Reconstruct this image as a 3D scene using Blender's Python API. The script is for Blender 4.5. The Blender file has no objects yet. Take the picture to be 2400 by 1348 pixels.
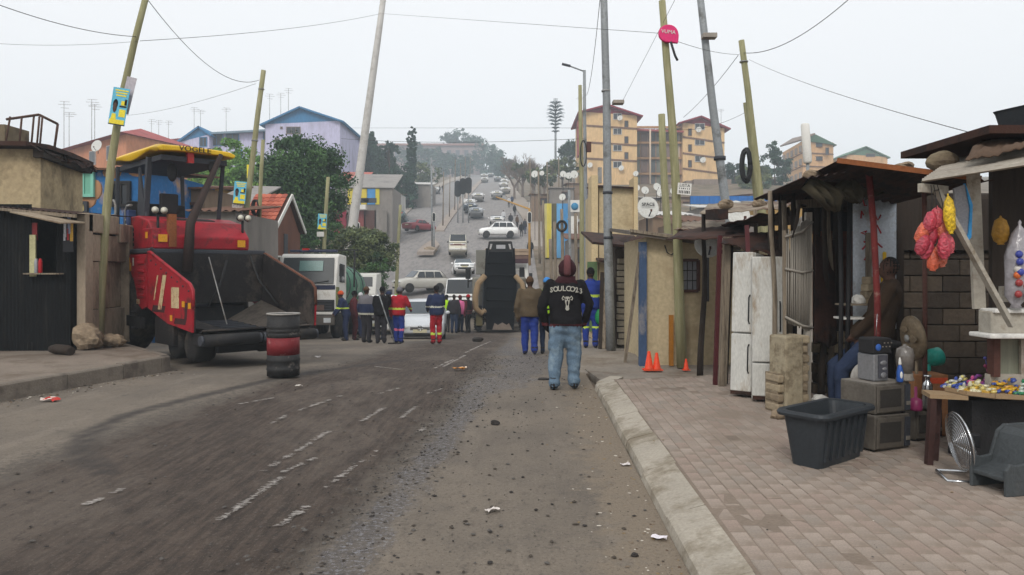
import bpy, math, random
import numpy as np
from mathutils import Vector, Matrix, kdtree
R = math.radians
random.seed(7); np.random.seed(7)
sc = bpy.context.scene
COL = sc.collection

# ------------------------------------------------------------------ camera, world, sun, exposure
FPX = 1700.0; HOR = 633.0; EYE = 1.6
cam = bpy.data.cameras.new('camera'); camo = bpy.data.objects.new('camera', cam); COL.objects.link(camo)
cam.sensor_width = 36.0; cam.lens = 36.0 * FPX / 2400.0
cam.shift_y = -(674.0 - HOR) / 2400.0
cam.clip_start = 0.05; cam.clip_end = 4000
camo.location = (0, 0, EYE); camo.rotation_euler = (R(90), 0, 0)
sc.camera = camo

world = bpy.data.worlds.new('World'); sc.world = world; world.use_nodes = True
nt = world.node_tree; nt.nodes.clear()
wo = nt.nodes.new('ShaderNodeOutputWorld'); bg = nt.nodes.new('ShaderNodeBackground')
sky = nt.nodes.new('ShaderNodeTexSky'); sky.sky_type = 'NISHITA'; sky.sun_disc = False
sky.sun_elevation = R(42); sky.sun_rotation = R(198); sky.dust_density = 3.0
mx = nt.nodes.new('ShaderNodeMix'); mx.data_type = 'RGBA'
mx.inputs[0].default_value = 0.93
mx.inputs[7].default_value = (9.05, 9.1, 9.2, 1)      # the even white of a closed cloud cover
nt.links.new(sky.outputs[0], mx.inputs[6]); nt.links.new(mx.outputs[2], bg.inputs[0])
bg.inputs[1].default_value = 0.1
nt.links.new(bg.outputs[0], wo.inputs[0])

sun = bpy.data.lights.new('sun', 'SUN'); sun.energy = 1.4; sun.angle = R(18); sun.color = (1, 0.96, 0.9)
suno = bpy.data.objects.new('sun', sun); COL.objects.link(suno)
suno.rotation_euler = (R(48), 0, R(-18))
sc.view_settings.view_transform = 'Standard'; sc.view_settings.look = 'None'
sc.view_settings.exposure = 0.27; sc.view_settings.gamma = 1.0; sc.view_settings.use_curve_mapping = False
sc.cycles.use_denoising = True
sc.cycles.max_bounces = 6; sc.cycles.diffuse_bounces = 3; sc.cycles.volume_bounces = 2
sc.cycles.transparent_max_bounces = 16
sc.cycles.caustics_reflective = False; sc.cycles.caustics_refractive = False

# ------------------------------------------------------------------ helpers
def at(px, py, d):
    """the point of the place that lies d metres ahead and is seen at this spot of the photograph"""
    return Vector(((px - 1200.0) * d / FPX, d, EYE + (HOR - py) * d / FPX))
def X(px, d): return (px - 1200.0) * d / FPX
def Z(py, d): return EYE + (HOR - py) * d / FPX
def lin(c):
    return tuple(((v / 255.0) / 12.92 if v / 255.0 <= 0.04045 else ((v / 255.0 + 0.055) / 1.055) ** 2.4) for v in c)

MATS = {}
def mat(name, col, rough=0.85, metal=0.0, var=0.18, vs=2.5, bump=0.25, bs=40.0, spec=0.3, dirt=None, damt=0.5, ds=1.6, stretch=None, coat=0.0, fine=0.12):
    """procedural surface: broad and fine colour variation, optional wear with its own shape, fine relief"""
    if name in MATS: return MATS[name]
    m = bpy.data.materials.new(name); m.use_nodes = True; t = m.node_tree; N = t.nodes; L = t.links
    b = N['Principled BSDF']; b.inputs['Roughness'].default_value = rough; b.inputs['Metallic'].default_value = metal
    b.inputs['Specular IOR Level'].default_value = spec
    if coat: b.inputs['Coat Weight'].default_value = coat; b.inputs['Coat Roughness'].default_value = 0.1
    c = lin(col)
    tc = N.new('ShaderNodeTexCoord'); src = tc.outputs['Object']
    if stretch:
        mp = N.new('ShaderNodeMapping'); mp.inputs['Scale'].default_value = stretch; L.new(src, mp.inputs[0]); src = mp.outputs[0]
    n1 = N.new('ShaderNodeTexNoise'); n1.inputs['Scale'].default_value = vs; n1.inputs['Detail'].default_value = 6; n1.inputs['Roughness'].default_value = 0.65
    L.new(src, n1.inputs['Vector'])
    n2 = N.new('ShaderNodeTexNoise'); n2.inputs['Scale'].default_value = bs; n2.inputs['Detail'].default_value = 3
    L.new(src, n2.inputs['Vector'])
    r1 = N.new('ShaderNodeMapRange'); r1.inputs[1].default_value = 0.25; r1.inputs[2].default_value = 0.75
    r1.inputs[3].default_value = 1 - var; r1.inputs[4].default_value = 1 + var; L.new(n1.outputs[0], r1.inputs[0])
    r2 = N.new('ShaderNodeMapRange'); r2.inputs[1].default_value = 0.3; r2.inputs[2].default_value = 0.7
    r2.inputs[3].default_value = 1 - fine; r2.inputs[4].default_value = 1 + fine; L.new(n2.outputs[0], r2.inputs[0])
    mu = N.new('ShaderNodeMath'); mu.operation = 'MULTIPLY'; L.new(r1.outputs[0], mu.inputs[0]); L.new(r2.outputs[0], mu.inputs[1])
    vm = N.new('ShaderNodeVectorMath'); vm.operation = 'SCALE'; vm.inputs[0].default_value = c; L.new(mu.outputs[0], vm.inputs['Scale'])
    out = vm.outputs[0]
    if dirt:
        n3 = N.new('ShaderNodeTexNoise'); n3.inputs['Scale'].default_value = ds; n3.inputs['Detail'].default_value = 8; n3.inputs['Roughness'].default_value = 0.7
        L.new(src, n3.inputs['Vector'])
        r3 = N.new('ShaderNodeMapRange'); r3.inputs[1].default_value = 0.62 - 0.25 * damt; r3.inputs[2].default_value = 0.75 - 0.25 * damt; L.new(n3.outputs[0], r3.inputs[0])
        mm = N.new('ShaderNodeMix'); mm.data_type = 'RGBA'; L.new(r3.outputs[0], mm.inputs[0]); L.new(out, mm.inputs[6])
        mm.inputs[7].default_value = (*lin(dirt), 1); out = mm.outputs[2]
    L.new(out, b.inputs['Base Color'])
    if bump:
        bp = N.new('ShaderNodeBump'); bp.inputs['Strength'].default_value = bump; bp.inputs['Distance'].default_value = 0.02
        L.new(n2.outputs[0], bp.inputs['Height']); L.new(bp.outputs[0], b.inputs['Normal'])
    MATS[name] = m
    return m

class MB:
    """collects shapes; obj() links them as one mesh object"""
    def __init__(s): s.v = []; s.f = []; s.m = []; s.sm = []
    def add(s, vs, fs, mi=0, smooth=False):
        o = len(s.v); s.v += [tuple(p) for p in vs]
        for f in fs: s.f.append(tuple(o + i for i in f)); s.m.append(mi); s.sm.append(smooth)
        return s
    def box(s, c, sz, rz=0.0, mi=0, M=None, taper=1.0):
        hx, hy, hz = sz[0] / 2, sz[1] / 2, sz[2] / 2
        ps = []
        for z in (-1, 1):
            k = taper if z > 0 else 1.0
            for x, y in ((-1, -1), (1, -1), (1, 1), (-1, 1)): ps.append(Vector((x * hx * k, y * hy * k, z * hz)))
        Q = M if M is not None else Matrix.Rotation(rz, 3, 'Z')
        c = Vector(c)
        return s.add([Q @ p + c for p in ps], [(3, 2, 1, 0), (4, 5, 6, 7), (0, 1, 5, 4), (1, 2, 6, 5), (2, 3, 7, 6), (3, 0, 4, 7)], mi)
    def beam(s, p, q, w, h, mi=0, roll=0.0):
        p, q = Vector(p), Vector(q); d = q - p; l = d.length; d.normalize()
        up = Vector((0, 0, 1)) if abs(d.z) < 0.95 else Vector((0, 1, 0))
        a = d.cross(up).normalized(); b = a.cross(d).normalized()
        if roll: a, b = a * math.cos(roll) + b * math.sin(roll), b * math.cos(roll) - a * math.sin(roll)
        return s.box((p + q) / 2, (w, l, h), M=Matrix((a, d, b)).transposed(), mi=mi)
    def tube(s, pts, r, n=8, mi=0, caps=True, smooth=True):
        pts = [Vector(p) for p in pts]; k = len(pts)
        rs = r if isinstance(r, (list, tuple)) else [r] * k
        vs = []; prev = None
        for i, p in enumerate(pts):
            d = (pts[min(i + 1, k - 1)] - pts[max(i - 1, 0)])
            d = d.normalized() if d.length > 1e-9 else Vector((0, 0, 1))
            if prev is None:
                up = Vector((0, 0, 1)) if abs(d.z) < 0.9 else Vector((0, 1, 0))
                a = d.cross(up).normalized()
            else:
                a = (prev - d * prev.dot(d)); a = a.normalized() if a.length > 1e-6 else d.orthogonal().normalized()
            prev = a; b = d.cross(a)
            for j in range(n):
                t = 2 * math.pi * j / n
                vs.append(p + (a * math.cos(t) + b * math.sin(t)) * rs[i])
        fs = [(i * n + j, i * n + (j + 1) % n, (i + 1) * n + (j + 1) % n, (i + 1) * n + j) for i in range(k - 1) for j in range(n)]
        s.add(vs, fs, mi, smooth)
        if caps:
            o = len(s.v) - len(vs)
            s.f.append(tuple(o + j for j in reversed(range(n)))); s.m.append(mi); s.sm.append(False)
            s.f.append(tuple(o + (k - 1) * n + j for j in range(n))); s.m.append(mi); s.sm.append(False)
        return s
    def bar(s, p, q, r, r2=None, n=10, mi=0): return s.tube([p, q], [r, r if r2 is None else r2], n, mi)
    def lathe(s, prof, n=20, c=(0, 0, 0), mi=0, M=None, smooth=True):
        c = Vector(c); vs = []
        for r, z in prof:
            for j in range(n):
                t = 2 * math.pi * j / n; p = Vector((r * math.cos(t), r * math.sin(t), z))
                vs.append((M @ p if M is not None else p) + c)
        k = len(prof)
        fs = [(i * n + j, i * n + (j + 1) % n, (i + 1) * n + (j + 1) % n, (i + 1) * n + j) for i in range(k - 1) for j in range(n)]
        fs2 = []
        if prof[0][0] > 1e-6: fs2.append(tuple(reversed(range(n))))
        if prof[-1][0] > 1e-6: fs2.append(tuple((k - 1) * n + j for j in range(n)))
        o = len(s.v); s.add(vs, fs, mi, smooth)
        for f in fs2: s.f.append(tuple(o + i for i in f)); s.m.append(mi); s.sm.append(False)
        return s
    def prism(s, poly, ext, mi=0):
        """closed 3-D polygon pushed along the vector ext"""
        poly = [Vector(p) for p in poly]; e = Vector(ext); n = len(poly)
        return s.add(poly + [p + e for p in poly], [tuple(range(n)), tuple(reversed(range(n, 2 * n)))] + [(j, i, i + n, j + n) for i in range(n) for j in ((i + 1) % n,)], mi)
    def ball(s, c, r, nu=12, nv=8, mi=0, M=None):
        r = r if isinstance(r, (list, tuple)) else (r, r, r); c = Vector(c); vs = []
        for i in range(nv + 1):
            th = math.pi * i / nv
            for j in range(nu):
                ph = 2 * math.pi * j / nu
                p = Vector((r[0] * math.sin(th) * math.cos(ph), r[1] * math.sin(th) * math.sin(ph), r[2] * math.cos(th)))
                vs.append((M @ p if M is not None else p) + c)
        return s.add(vs, [(i * nu + j, (i + 1) * nu + j, (i + 1) * nu + (j + 1) % nu, i * nu + (j + 1) % nu) for i in range(nv) for j in range(nu)], mi, True)
    def loft(s, rings, mi=0, smooth=True, caps=True):
        """rings: lists of the same number of points"""
        n = len(rings[0]); o = len(s.v); k = len(rings)
        s.add([p for r in rings for p in r], [(i * n + j, i * n + (j + 1) % n, (i + 1) * n + (j + 1) % n, (i + 1) * n + j) for i in range(k - 1) for j in range(n)], mi, smooth)
        if caps:
            s.f.append(tuple(o + j for j in reversed(range(n)))); s.m.append(mi); s.sm.append(False)
            s.f.append(tuple(o + (k - 1) * n + j for j in range(n))); s.m.append(mi); s.sm.append(False)
        return s
    def quad(s, a, b, c, d, mi=0): return s.add([a, b, c, d], [(0, 1, 2, 3)], mi)
    def slab(s, a, b, c, d, th, mi=0):
        a, b, c, d = map(Vector, (a, b, c, d)); n = (b - a).cross(d - a).normalized() * -th
        return s.prism([a, b, c, d], n, mi)
    def mesh(s, name, mats):
        me = bpy.data.meshes.new(name); me.from_pydata(s.v, [], s.f)
        for m in (mats if isinstance(mats, (list, tuple)) else [mats]): me.materials.append(m)
        me.polygons.foreach_set('material_index', s.m); me.polygons.foreach_set('use_smooth', s.sm)
        return me
    def obj(s, name, mats, parent=None, loc=None, rot=None, bev=0.0, label=None):
        return link(name, s.mesh(name, mats), parent, loc, rot, bev, label)

def link(name, me, parent=None, loc=None, rot=None, bev=0.0, label=None):
    o = bpy.data.objects.new(name, me); COL.objects.link(o)
    if parent is not None: o.parent = parent
    if loc is not None: o.location = loc
    if rot is not None: o.rotation_euler = rot
    if bev:
        b = o.modifiers.new('bevel', 'BEVEL'); b.width = bev; b.segments = 2; b.limit_method = 'ANGLE'; b.angle_limit = R(40)
    if label: o['label'] = label
    return o
def tag(o, label, cat, group=None):
    o['label'] = label; o['category'] = cat
    if group: o['group'] = group
    return o
def thing(name, label, cat, loc=(0, 0, 0), rz=0.0, group=None, rot=None, sc_=None):
    o = bpy.data.objects.new(name, None); COL.objects.link(o); o.empty_display_size = 0.2
    o.location = loc; o.rotation_euler = rot if rot is not None else (0, 0, rz)
    if sc_: o.scale = sc_ if isinstance(sc_, (tuple, list)) else (sc_,) * 3
    return tag(o, label, cat, group)
def struct(o, kind='structure'): o['kind'] = kind; return o
def dup(root, label, loc, rz=0.0, group=None, scale=None, mats=None, rot=None):
    """a copy of a thing with copies of its parts and sub-parts; mats swaps materials by name"""
    def sub(o, parent):
        c = o.copy(); COL.objects.link(c); c.parent = parent
        if mats and o.type == 'MESH' and any(s and s.name in mats for s in o.data.materials):
            me = o.data.copy()
            for i, m in enumerate(me.materials):
                if m and m.name in mats: me.materials[i] = mats[m.name]
            c.data = me
        for ch in o.children: sub(ch, c)
        return c
    r = sub(root, None); r.location = loc; r.rotation_euler = rot if rot is not None else (0, 0, rz)
    if scale: r.scale = scale if isinstance(scale, (tuple, list)) else (scale,) * 3
    r['label'] = label
    if group: r['group'] = group
    return r
def text(name, body, size, m, parent=None, loc=(0, 0, 0), rot=(R(90), 0, 0), ext=0.002, shear=0.0, sx=1.0, spacing=1.0, off=0.0):
    cu = bpy.data.curves.new(name, 'FONT'); cu.body = body; cu.size = size; cu.extrude = ext; cu.align_x = 'CENTER'; cu.align_y = 'CENTER'
    cu.shear = shear; cu.space_character = spacing; cu.resolution_u = 3; cu.offset = off
    tmp = bpy.data.objects.new('tmp', cu); me = bpy.data.meshes.new_from_object(tmp)
    bpy.data.objects.remove(tmp); bpy.data.curves.remove(cu)
    me.materials.clear(); me.materials.append(m)
    o = link(name, me, parent, loc, rot); o.scale = (sx, 1, 1)
    return o
def noise2(x, y, s=0):
    """cheap smooth value noise"""
    def h(i, j): 
        v = math.sin(i * 127.1 + j * 311.7 + s * 74.7) * 43758.5453
        return v - math.floor(v)
    i, j = math.floor(x), math.floor(y); u, v = x - i, y - j
    u = u * u * (3 - 2 * u); v = v * v * (3 - 2 * v)
    return (h(i, j) * (1 - u) + h(i + 1, j) * u) * (1 - v) + (h(i, j + 1) * (1 - u) + h(i + 1, j + 1) * u) * v
def interp(pts, t):
    return float(np.interp(t, [p[0] for p in pts], [p[1] for p in pts]))
def sstep(a, b, t):
    t = max(0.0, min(1.0, (t - a) / (b - a))); return t * t * (3 - 2 * t)
# ------------------------------------------------------------------ terrain profiles
_ZR = [(-60, 0), (0, 0), (9.75, 0), (12, -.04), (16, -.28), (22, -.62), (28, -1.02), (33, -1.25), (40, -1.35), (45, -1.2), (50, -.75), (55, .0), (60, .9), (70, 2.75), (83, 5.25), (95, 7.7), (105, 9.5), (125, 13), (150, 17.2), (200, 25.5), (300, 41), (360, 48), (400, 49), (450, 47), (540, 40)]
def zr(y): return sum(interp(_ZR, y + k * (0.5 + 0.02 * abs(y))) for k in (-2, -1, 0, 1, 2)) / 5
_ZRT = [(-60, 0), (12, -.05), (18, .1), (30, 1.3), (50, 4), (83, 9.5), (122, 16), (150, 20), (200, 27), (360, 48), (400, 49), (450, 47), (900, 10)]
_ZLT = [(-60, 0), (16, 0), (25, .2), (40, 1.8), (60, 5), (80, 8.5), (110, 13.5), (150, 19), (200, 27), (360, 48), (400, 49), (450, 47), (900, 10)]
def gz(x, y):
    z = zr(y); t = sstep(4.2, 13, x); 
    if t: z += t * (interp(_ZRT, y) - z)
    t = sstep(-17, -28, x)
    if t: z += t * (interp(_ZLT, y) - z)
    return z
XL = [(0, -16), (40, -16), (50, -15), (60, -14), (83, -14.4), (105, -15.4), (150, -17.6), (200, -17.5), (300, -16), (360, -14), (440, -12)]
XR = [(0, .8), (10, 1.1), (45, 2.1), (60, 2.1), (83, 2.2), (105, 1.2), (125, 0), (150, -1.5), (200, -3), (300, -5), (360, -6), (440, -6)]
def xl(y): return interp(XL, y)
def xr(y): return interp(XR, y)
MR = [(0, -1.45), (3.8, -1.14), (8.3, -.75), (12.4, -.5), (25, -.15), (33, 0.0), (36, .1)]
def mill_sd(x, y):
    r = interp(MR, y); l = r - 2.9 - .12 * math.sin(y * .35) + .02 * max(0, y - 8)
    return min(r - x, x - l, 34 - y)
TY = [at(*p) for p in ((250, 1100, 5.85), (190, 1060, 6.37), (200, 1020, 7.03), (290, 975, 7.95), (420, 940, 8.86), (560, 905, 10.0), (700, 872, 11.4), (830, 845, 13.0), (960, 820, 15))]
def tyre_d(x, y):
    best = 9
    for a, b in zip(TY, TY[1:]):
        dx, dy = b.x - a.x, b.y - a.y; t = max(0, min(1, ((x - a.x) * dx + (y - a.y) * dy) / (dx * dx + dy * dy)))
        best = min(best, math.hypot(x - a.x - t * dx, y - a.y - t * dy))
    return best

# ------------------------------------------------------------------ road surface
def road_material():
    m = bpy.data.materials.new('worn_asphalt'); m.use_nodes = True; t = m.node_tree; N = t.nodes; L = t.links; b = N['Principled BSDF']
    tc = N.new('ShaderNodeTexCoord')
    def attr(n): a = N.new('ShaderNodeAttribute'); a.attribute_name = n; return a.outputs['Fac']
    def noise(s, d=5, st=None, ro=.6):
        n = N.new('ShaderNodeTexNoise'); n.inputs['Scale'].default_value = s; n.inputs['Detail'].default_value = d; n.inputs['Roughness'].default_value = ro
        v = tc.outputs['Object']
        if st: mp = N.new('ShaderNodeMapping'); mp.inputs['Scale'].default_value = st; L.new(v, mp.inputs[0]); v = mp.outputs[0]
        L.new(v, n.inputs['Vector']); return n.outputs[0]
    def ma(op, a, c):
        n = N.new('ShaderNodeMath'); n.operation = op
        for i, v in enumerate((a, c)):
            if isinstance(v, (int, float)): n.inputs[i].default_value = v
            else: L.new(v, n.inputs[i])
        return n.outputs[0]
    def rng(v, a, c, lo=0, hi=1):
        n = N.new('ShaderNodeMapRange'); n.interpolation_type = 'SMOOTHSTEP'; L.new(v, n.inputs[0])
        for i, k in enumerate((a, c, lo, hi)): n.inputs[1 + i].default_value = k
        return n.outputs[0]
    def mixc(f, a, c):
        n = N.new('ShaderNodeMix'); n.data_type = 'RGBA'; L.new(f, n.inputs[0])
        for i, v in ((6, a), (7, c)):
            if isinstance(v, tuple): n.inputs[i].default_value = (*lin(v), 1)
            else: L.new(v, n.inputs[i])
        return n.outputs[2]
    broad = noise(.55, 6); med = noise(5, 6); fine = noise(42, 4, ro=.85); along = noise(3.0, 6, (1, .12, 1))
    old = mixc(rng(broad, .35, .65), (120, 110, 98), (102, 94, 85))
    old = mixc(rng(along, .5, .68, 0, .5), old, (130, 120, 108))
    old = mixc(rng(med, .55, .75, 0, .45), old, (92, 86, 80))
    old = mixc(rng(noise(9, 9, (1, .7, 1), .82), .52, .62, 0, .55), old, (84, 77, 70))
    dust = ma('ADD', attr('dust'), ma('MULTIPLY', ma('SUBTRACT', med, .5), 1.6))
    old = mixc(rng(dust, .35, .75), old, (124, 112, 97))
    old = mixc(rng(fine, .53, .64, 0, .7), old, (76, 70, 66))
    old = mixc(rng(fine, .30, .42, .6, 0), old, (156, 147, 134))
    groove = noise(5, 7, (3.2, .3, 1), .72); hatch = noise(14, 6, (.8, 1.6, 1), .8)
    ml = mixc(rng(groove, .38, .66), (60, 51, 45), (86, 74, 65))
    ml = mixc(rng(hatch, .5, .6, 0, .45), ml, (52, 46, 42))
    ml = mixc(rng(noise(.7, 7, (1, .5, 1), ro=.7), .46, .64, 0, .6), ml, (102, 92, 83))
    mot = noise(8, 9, (1.3, .7, 1), .82)
    ml = mixc(rng(mot, .52, .62, 0, .6), ml, (50, 44, 41))
    ml = mixc(rng(mot, .36, .45, .4, 0), ml, (104, 94, 84))
    ml = mixc(rng(fine, .58, .66, 0, .55), ml, (124, 115, 105))
    ml = mixc(rng(fine, .28, .42, .65, 0), ml, (44, 40, 38))
    sd = ma('ADD', attr('mill'), ma('MULTIPLY', ma('SUBTRACT', noise(2.2, 8, ro=.75), .5), .9))
    fm = rng(sd, -.10, .22)
    col = mixc(fm, old, ml)
    # spilled dark crumb haze beside the cut
    cr = rng(ma('ADD', attr('mill'), ma('MULTIPLY', ma('SUBTRACT', noise(14, 5, ro=.8), .5), 2.2)), -.55, .25)
    col = mixc(ma('MULTIPLY', ma('MULTIPLY', cr, .75), ma('SUBTRACT', 1, fm)), col, (66, 60, 56))
    ty = rng(ma('ADD', attr('tyre'), ma('MULTIPLY', noise(7, 5), .25)), .13, .32, .95, 0)
    col = mixc(ty, col, (58, 53, 50))
    # damp bitumen along the right edge of the cut, glossy; pale flecks paint the sky's glint on it
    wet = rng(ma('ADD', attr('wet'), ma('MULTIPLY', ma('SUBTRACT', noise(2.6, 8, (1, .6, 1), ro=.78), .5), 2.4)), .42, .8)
    glint = rng(noise(26, 8, (.9, 1.25, 1), ro=.85), .52, .60)
    wf = ma('MULTIPLY', wet, glint)
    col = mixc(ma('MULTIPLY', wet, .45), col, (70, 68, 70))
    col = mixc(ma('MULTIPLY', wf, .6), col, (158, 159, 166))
    # far street: paler grey, distance haze put into the colour
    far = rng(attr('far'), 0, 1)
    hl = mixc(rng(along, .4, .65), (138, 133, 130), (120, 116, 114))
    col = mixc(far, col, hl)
    L.new(col, b.inputs['Base Color'])
    L.new(rng(wf, 0, 1, .92, .2), b.inputs['Roughness']); b.inputs['Specular IOR Level'].default_value = .35
    hgt = ma('ADD', ma('MULTIPLY', fine, .6), ma('MULTIPLY', hatch, fm))
    bp = N.new('ShaderNodeBump'); bp.inputs['Strength'].default_value = .8; bp.inputs['Distance'].default_value = .02
    L.new(hgt, bp.inputs['Height']); L.new(bp.outputs[0], b.inputs['Normal'])
    return m

def sheet(name, rows, m, attrs=None):
    """rows of points with equal counts -> one sheet"""
    n = len(rows[0]); v = [p for r in rows for p in r]
    f = [(i * n + j, i * n + j + 1, (i + 1) * n + j + 1, (i + 1) * n + j) for i in range(len(rows) - 1) for j in range(n - 1)]
    me = bpy.data.meshes.new(name); me.from_pydata(v, [], f); me.materials.append(m)
    me.polygons.foreach_set('use_smooth', [True] * len(f))
    for k, fn in (attrs or {}).items():
        a = me.attributes.new(k, 'FLOAT', 'POINT'); a.data.foreach_set('value', [fn(p[0], p[1]) for p in v])
    return link(name, me)
YS = [-40, -20, -8, -2] + [i * .2 for i in range(0, 90)] + [18 + i * .5 for i in range(0, 74)] + [55 + i * 2 for i in range(0, 34)] + [123 + i * 6 for i in range(0, 48)] + [415, 440]
rows = []
for y in YS:
    a, c = xl(y), xr(y) + .02; n = 121; row = []
    for i in range(n):
        t = i / (n - 1); t = 1 - (1 - t) ** 1.25; x = a + (c - a) * t
        sd = mill_sd(x, y) if 0 < y < 40 else -1
        z = zr(y) - .022 * sstep(-.04, .08, sd + .16 * (noise2(x * 3, y * 3) - .5))
        if -2 < y < 30: z += .006 * (noise2(x * 1.3, y * .7, 3) - .5) + (.004 * (noise2(x * 11, y * 5, 5) - .5) if sd > 0 else 0)
        row.append((x, y, z))
    rows.append(row)
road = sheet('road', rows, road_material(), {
    'mill': lambda x, y: mill_sd(x, y) if 0 < y < 40 else -2, 'tyre': lambda x, y: tyre_d(x, y) if 4 < y < 16 else 3,
    'wet': lambda x, y: max(0, 1 - abs(x - interp(MR, y) - .22 - .5 * sstep(9, 12, y) * (1 - sstep(14, 20, y))) / (.3 + .9 * sstep(8.5, 11, y) * (1 - sstep(15, 22, y)))) if 2 < y < 28 else 0,
    'dust': lambda x, y: max(0, 1 - abs(x - xr(y)) / .75) if y < 40 else 0,
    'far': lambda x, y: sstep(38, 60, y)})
struct(road)

GX = [-420, -250, -160, -110, -80, -60, -48, -40, -34, -30, -28, -26, -24, -22, -20, -18.5, -17, -12, -8, -4, 0, 2.5, 4.2, 5, 6, 7, 8, 9, 10, 11, 12, 13, 15, 18, 22, 28, 36, 48, 65, 90, 130, 200, 300, 420]
GY = [y for i, y in enumerate(YS) if y < 0 or i % 3 == 0] + [480, 520]
m_dirt = mat('trodden_dirt', (118, 104, 88), .95, var=.25, vs=.6, bs=18, dirt=(92, 84, 66), damt=.6, ds=.35)
struct(sheet('ground', [[(x, y, gz(x, y) - .10 + (.0 if -17 < x < 4.2 else .06)) for x in GX] for y in GY], m_dirt))

# ------------------------------------------------------------------ pavements and kerbs
m_conc = mat('kerb_concrete', (162, 154, 141), .9, var=.16, vs=1.6, bump=.4, bs=45, dirt=(126, 116, 100), damt=.5, ds=2.2)
m_paver = mat('paving_clay', (141, 127, 116), .9, var=.16, vs=9, bump=.25, bs=90, dirt=(126, 111, 99), damt=.5, ds=4)
m_sand = mat('joint_sand', (122, 109, 97), .97, var=.2, vs=4, bs=60)
PZ = .13                                               # top of the near pavement
def kx(y): return .8 + .0294 * y
def pave_far(x): return 9.75 + .27 * (x - 1.2)
m = MB(); pts = [(kx(-6) + .28, -6), (14, -6), (14, 11.5)] + [(x, pave_far(x)) for x in (5.5, 4, 2.8, 1.9, kx(9.75) + .28)]
m.prism([(x, y, PZ - .0065) for x, y in reversed(pts)], (0, 0, -.3))
pav = m.obj('pavement', m_sand); struct(pav)
# paving bricks in running bond along the kerb: the nearest are parts, the rest one mass
brick = MB(); hx, hy, hz, c_ = .0482, .0982, .022, .005
ring = lambda z, k: [(-hx + k, -hy + k, z), (hx - k, -hy + k, z), (hx - k, hy - k, z), (-hx + k, hy - k, z)]
brick.loft([ring(-hz, 0), ring(hz - c_, 0), ring(hz, c_)], 0, False)
brick_me = [brick.mesh('paving_brick', mat('paving_clay_%d' % i, c, .92, var=.14, vs=14, bump=.3, bs=110, dirt=(132, 119, 107), damt=.55, ds=2.5)) for i, c in enumerate([(148, 134, 123), (144, 131, 120), (151, 138, 127), (144, 128, 117), (139, 128, 118)])]
near = []; rest = MB(); ang = -math.atan(.0294); rot = Matrix.Rotation(ang, 3, 'Z'); ci = 0
for i in range(0, 70):
    for j in range(0, 62):
        lx = .28 + .025 + .0475 + i * .1; ly = 2.4 + (j + (.5 if i % 2 else 0)) * .2
        p = rot @ Vector((lx, ly, 0)); p.x += .8
        if p.y > pave_far(p.x) - .1 or p.y < 1.5 or p.x > 7.6: continue
        px = 1200 + FPX * p.x / p.y; py = HOR + FPX * (EYE - PZ) / p.y
        z = PZ - hz + .012 * (noise2(p.x * 1.6, p.y * 1.6, 9) - .5) + random.uniform(-.0025, .002)
        rz = ang + random.uniform(-.012, .012)
        if px < 2420 and py < 1365: near.append((p.y, p.x, z, rz))
        elif p.y < 5 and p.x < 4: rest.add([Matrix.Rotation(rz, 3, 'Z') @ Vector(v) + Vector((p.x, p.y, z)) for v in brick.v], brick.f, random.randrange(5))
near.sort()
for k, (y, x, z, rz) in enumerate(near):
    if k < 300: link('paving_brick', random.choice(brick_me), pav, (x, y, z), (random.uniform(-.008, .008), random.uniform(-.01, .01), rz))
    else: rest.add([Matrix.Rotation(rz, 3, 'Z') @ Vector(v) + Vector((x, y, z)) for v in brick.v], brick.f, random.randrange(5))
struct(rest.obj('paving_brick_field', [b.materials[0] for b in brick_me], pav), 'stuff')
# right-hand kerb stones, one metre each
kerb = thing('kerb', 'kerb', 'kerb'); del kerb['category']; del kerb['label']; struct(kerb)
def kerb_stone(p, q, w, z0, z1, batter=.05, parent=kerb, mt=m_conc, low=0.0):
    p, q = Vector((*p, 0)), Vector((*q, 0)); d = (q - p).normalized(); n = Vector((d.y, -d.x, 0)); g = .004
    m = MB(); a, c = p + d * g, q - d * g; rings = []
    for e in (a, c):
        rings.append([e + Vector((0, 0, z0)), e + n * batter * .9 + Vector((0, 0, z1 - .02 - low)), e + n * (batter + .02) + Vector((0, 0, z1 - low)), e + n * w + Vector((0, 0, z1)), e + n * w + Vector((0, 0, z0))])
    m.loft(rings, 0, False); return m.obj('kerb_stone', mt, parent)
for i in range(-2, 10):
    y = .55 + i; y2 = y + 1
    if i == 9: y2 = y + .2
    j = random.uniform(-.012, .012)
    kerb_stone((kx(y) + j, y), (kx(y2) + j, y2), .28, -.12, PZ + .004 + random.uniform(-.006, .006), low=.062 + random.uniform(-.01, .006))
kerb_stone((kx(9.78) + .01, 9.78), (kx(10.25) + .22, 10.25), .26, -.14, PZ - .02)
# left pavement with its kerb
LK = lambda y: -6.21 + .215 * (y - 8.8)
corner = [(-5.60, 11.62), (-5.58, 11.86), (-5.74, 12.1), (-7.3, 13.8), (-9.2, 15.9)]
LZ = .2
m_cem = mat('dusty_cement', (124, 113, 102), .95, var=.18, vs=1.3, bump=.3, bs=30, dirt=(104, 92, 80), damt=.55, ds=1.2)
m = MB(); m.prism([(x, y, LZ) for x, y in [(-30, 18), (-30, -4), (LK(-4) - .13, -4), (LK(11.5) - .13, 11.5), (-5.74, 11.72), (-5.72, 11.86), (-5.85, 12.02), (-7.42, 13.72), (-9.4, 15.9), (-12, 18)]], (0, 0, -.35))
struct(m.obj('pavement_left', m_cem))
m_conc2 = mat('grey_kerb_concrete', (116, 107, 97), .92, var=.16, vs=3, bump=.35, bs=40, dirt=(88, 80, 73), damt=.45, ds=2.5)
kl = thing('kerb_left', 'kerb', 'kerb'); del kl['category']; del kl['label']; struct(kl)
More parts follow.
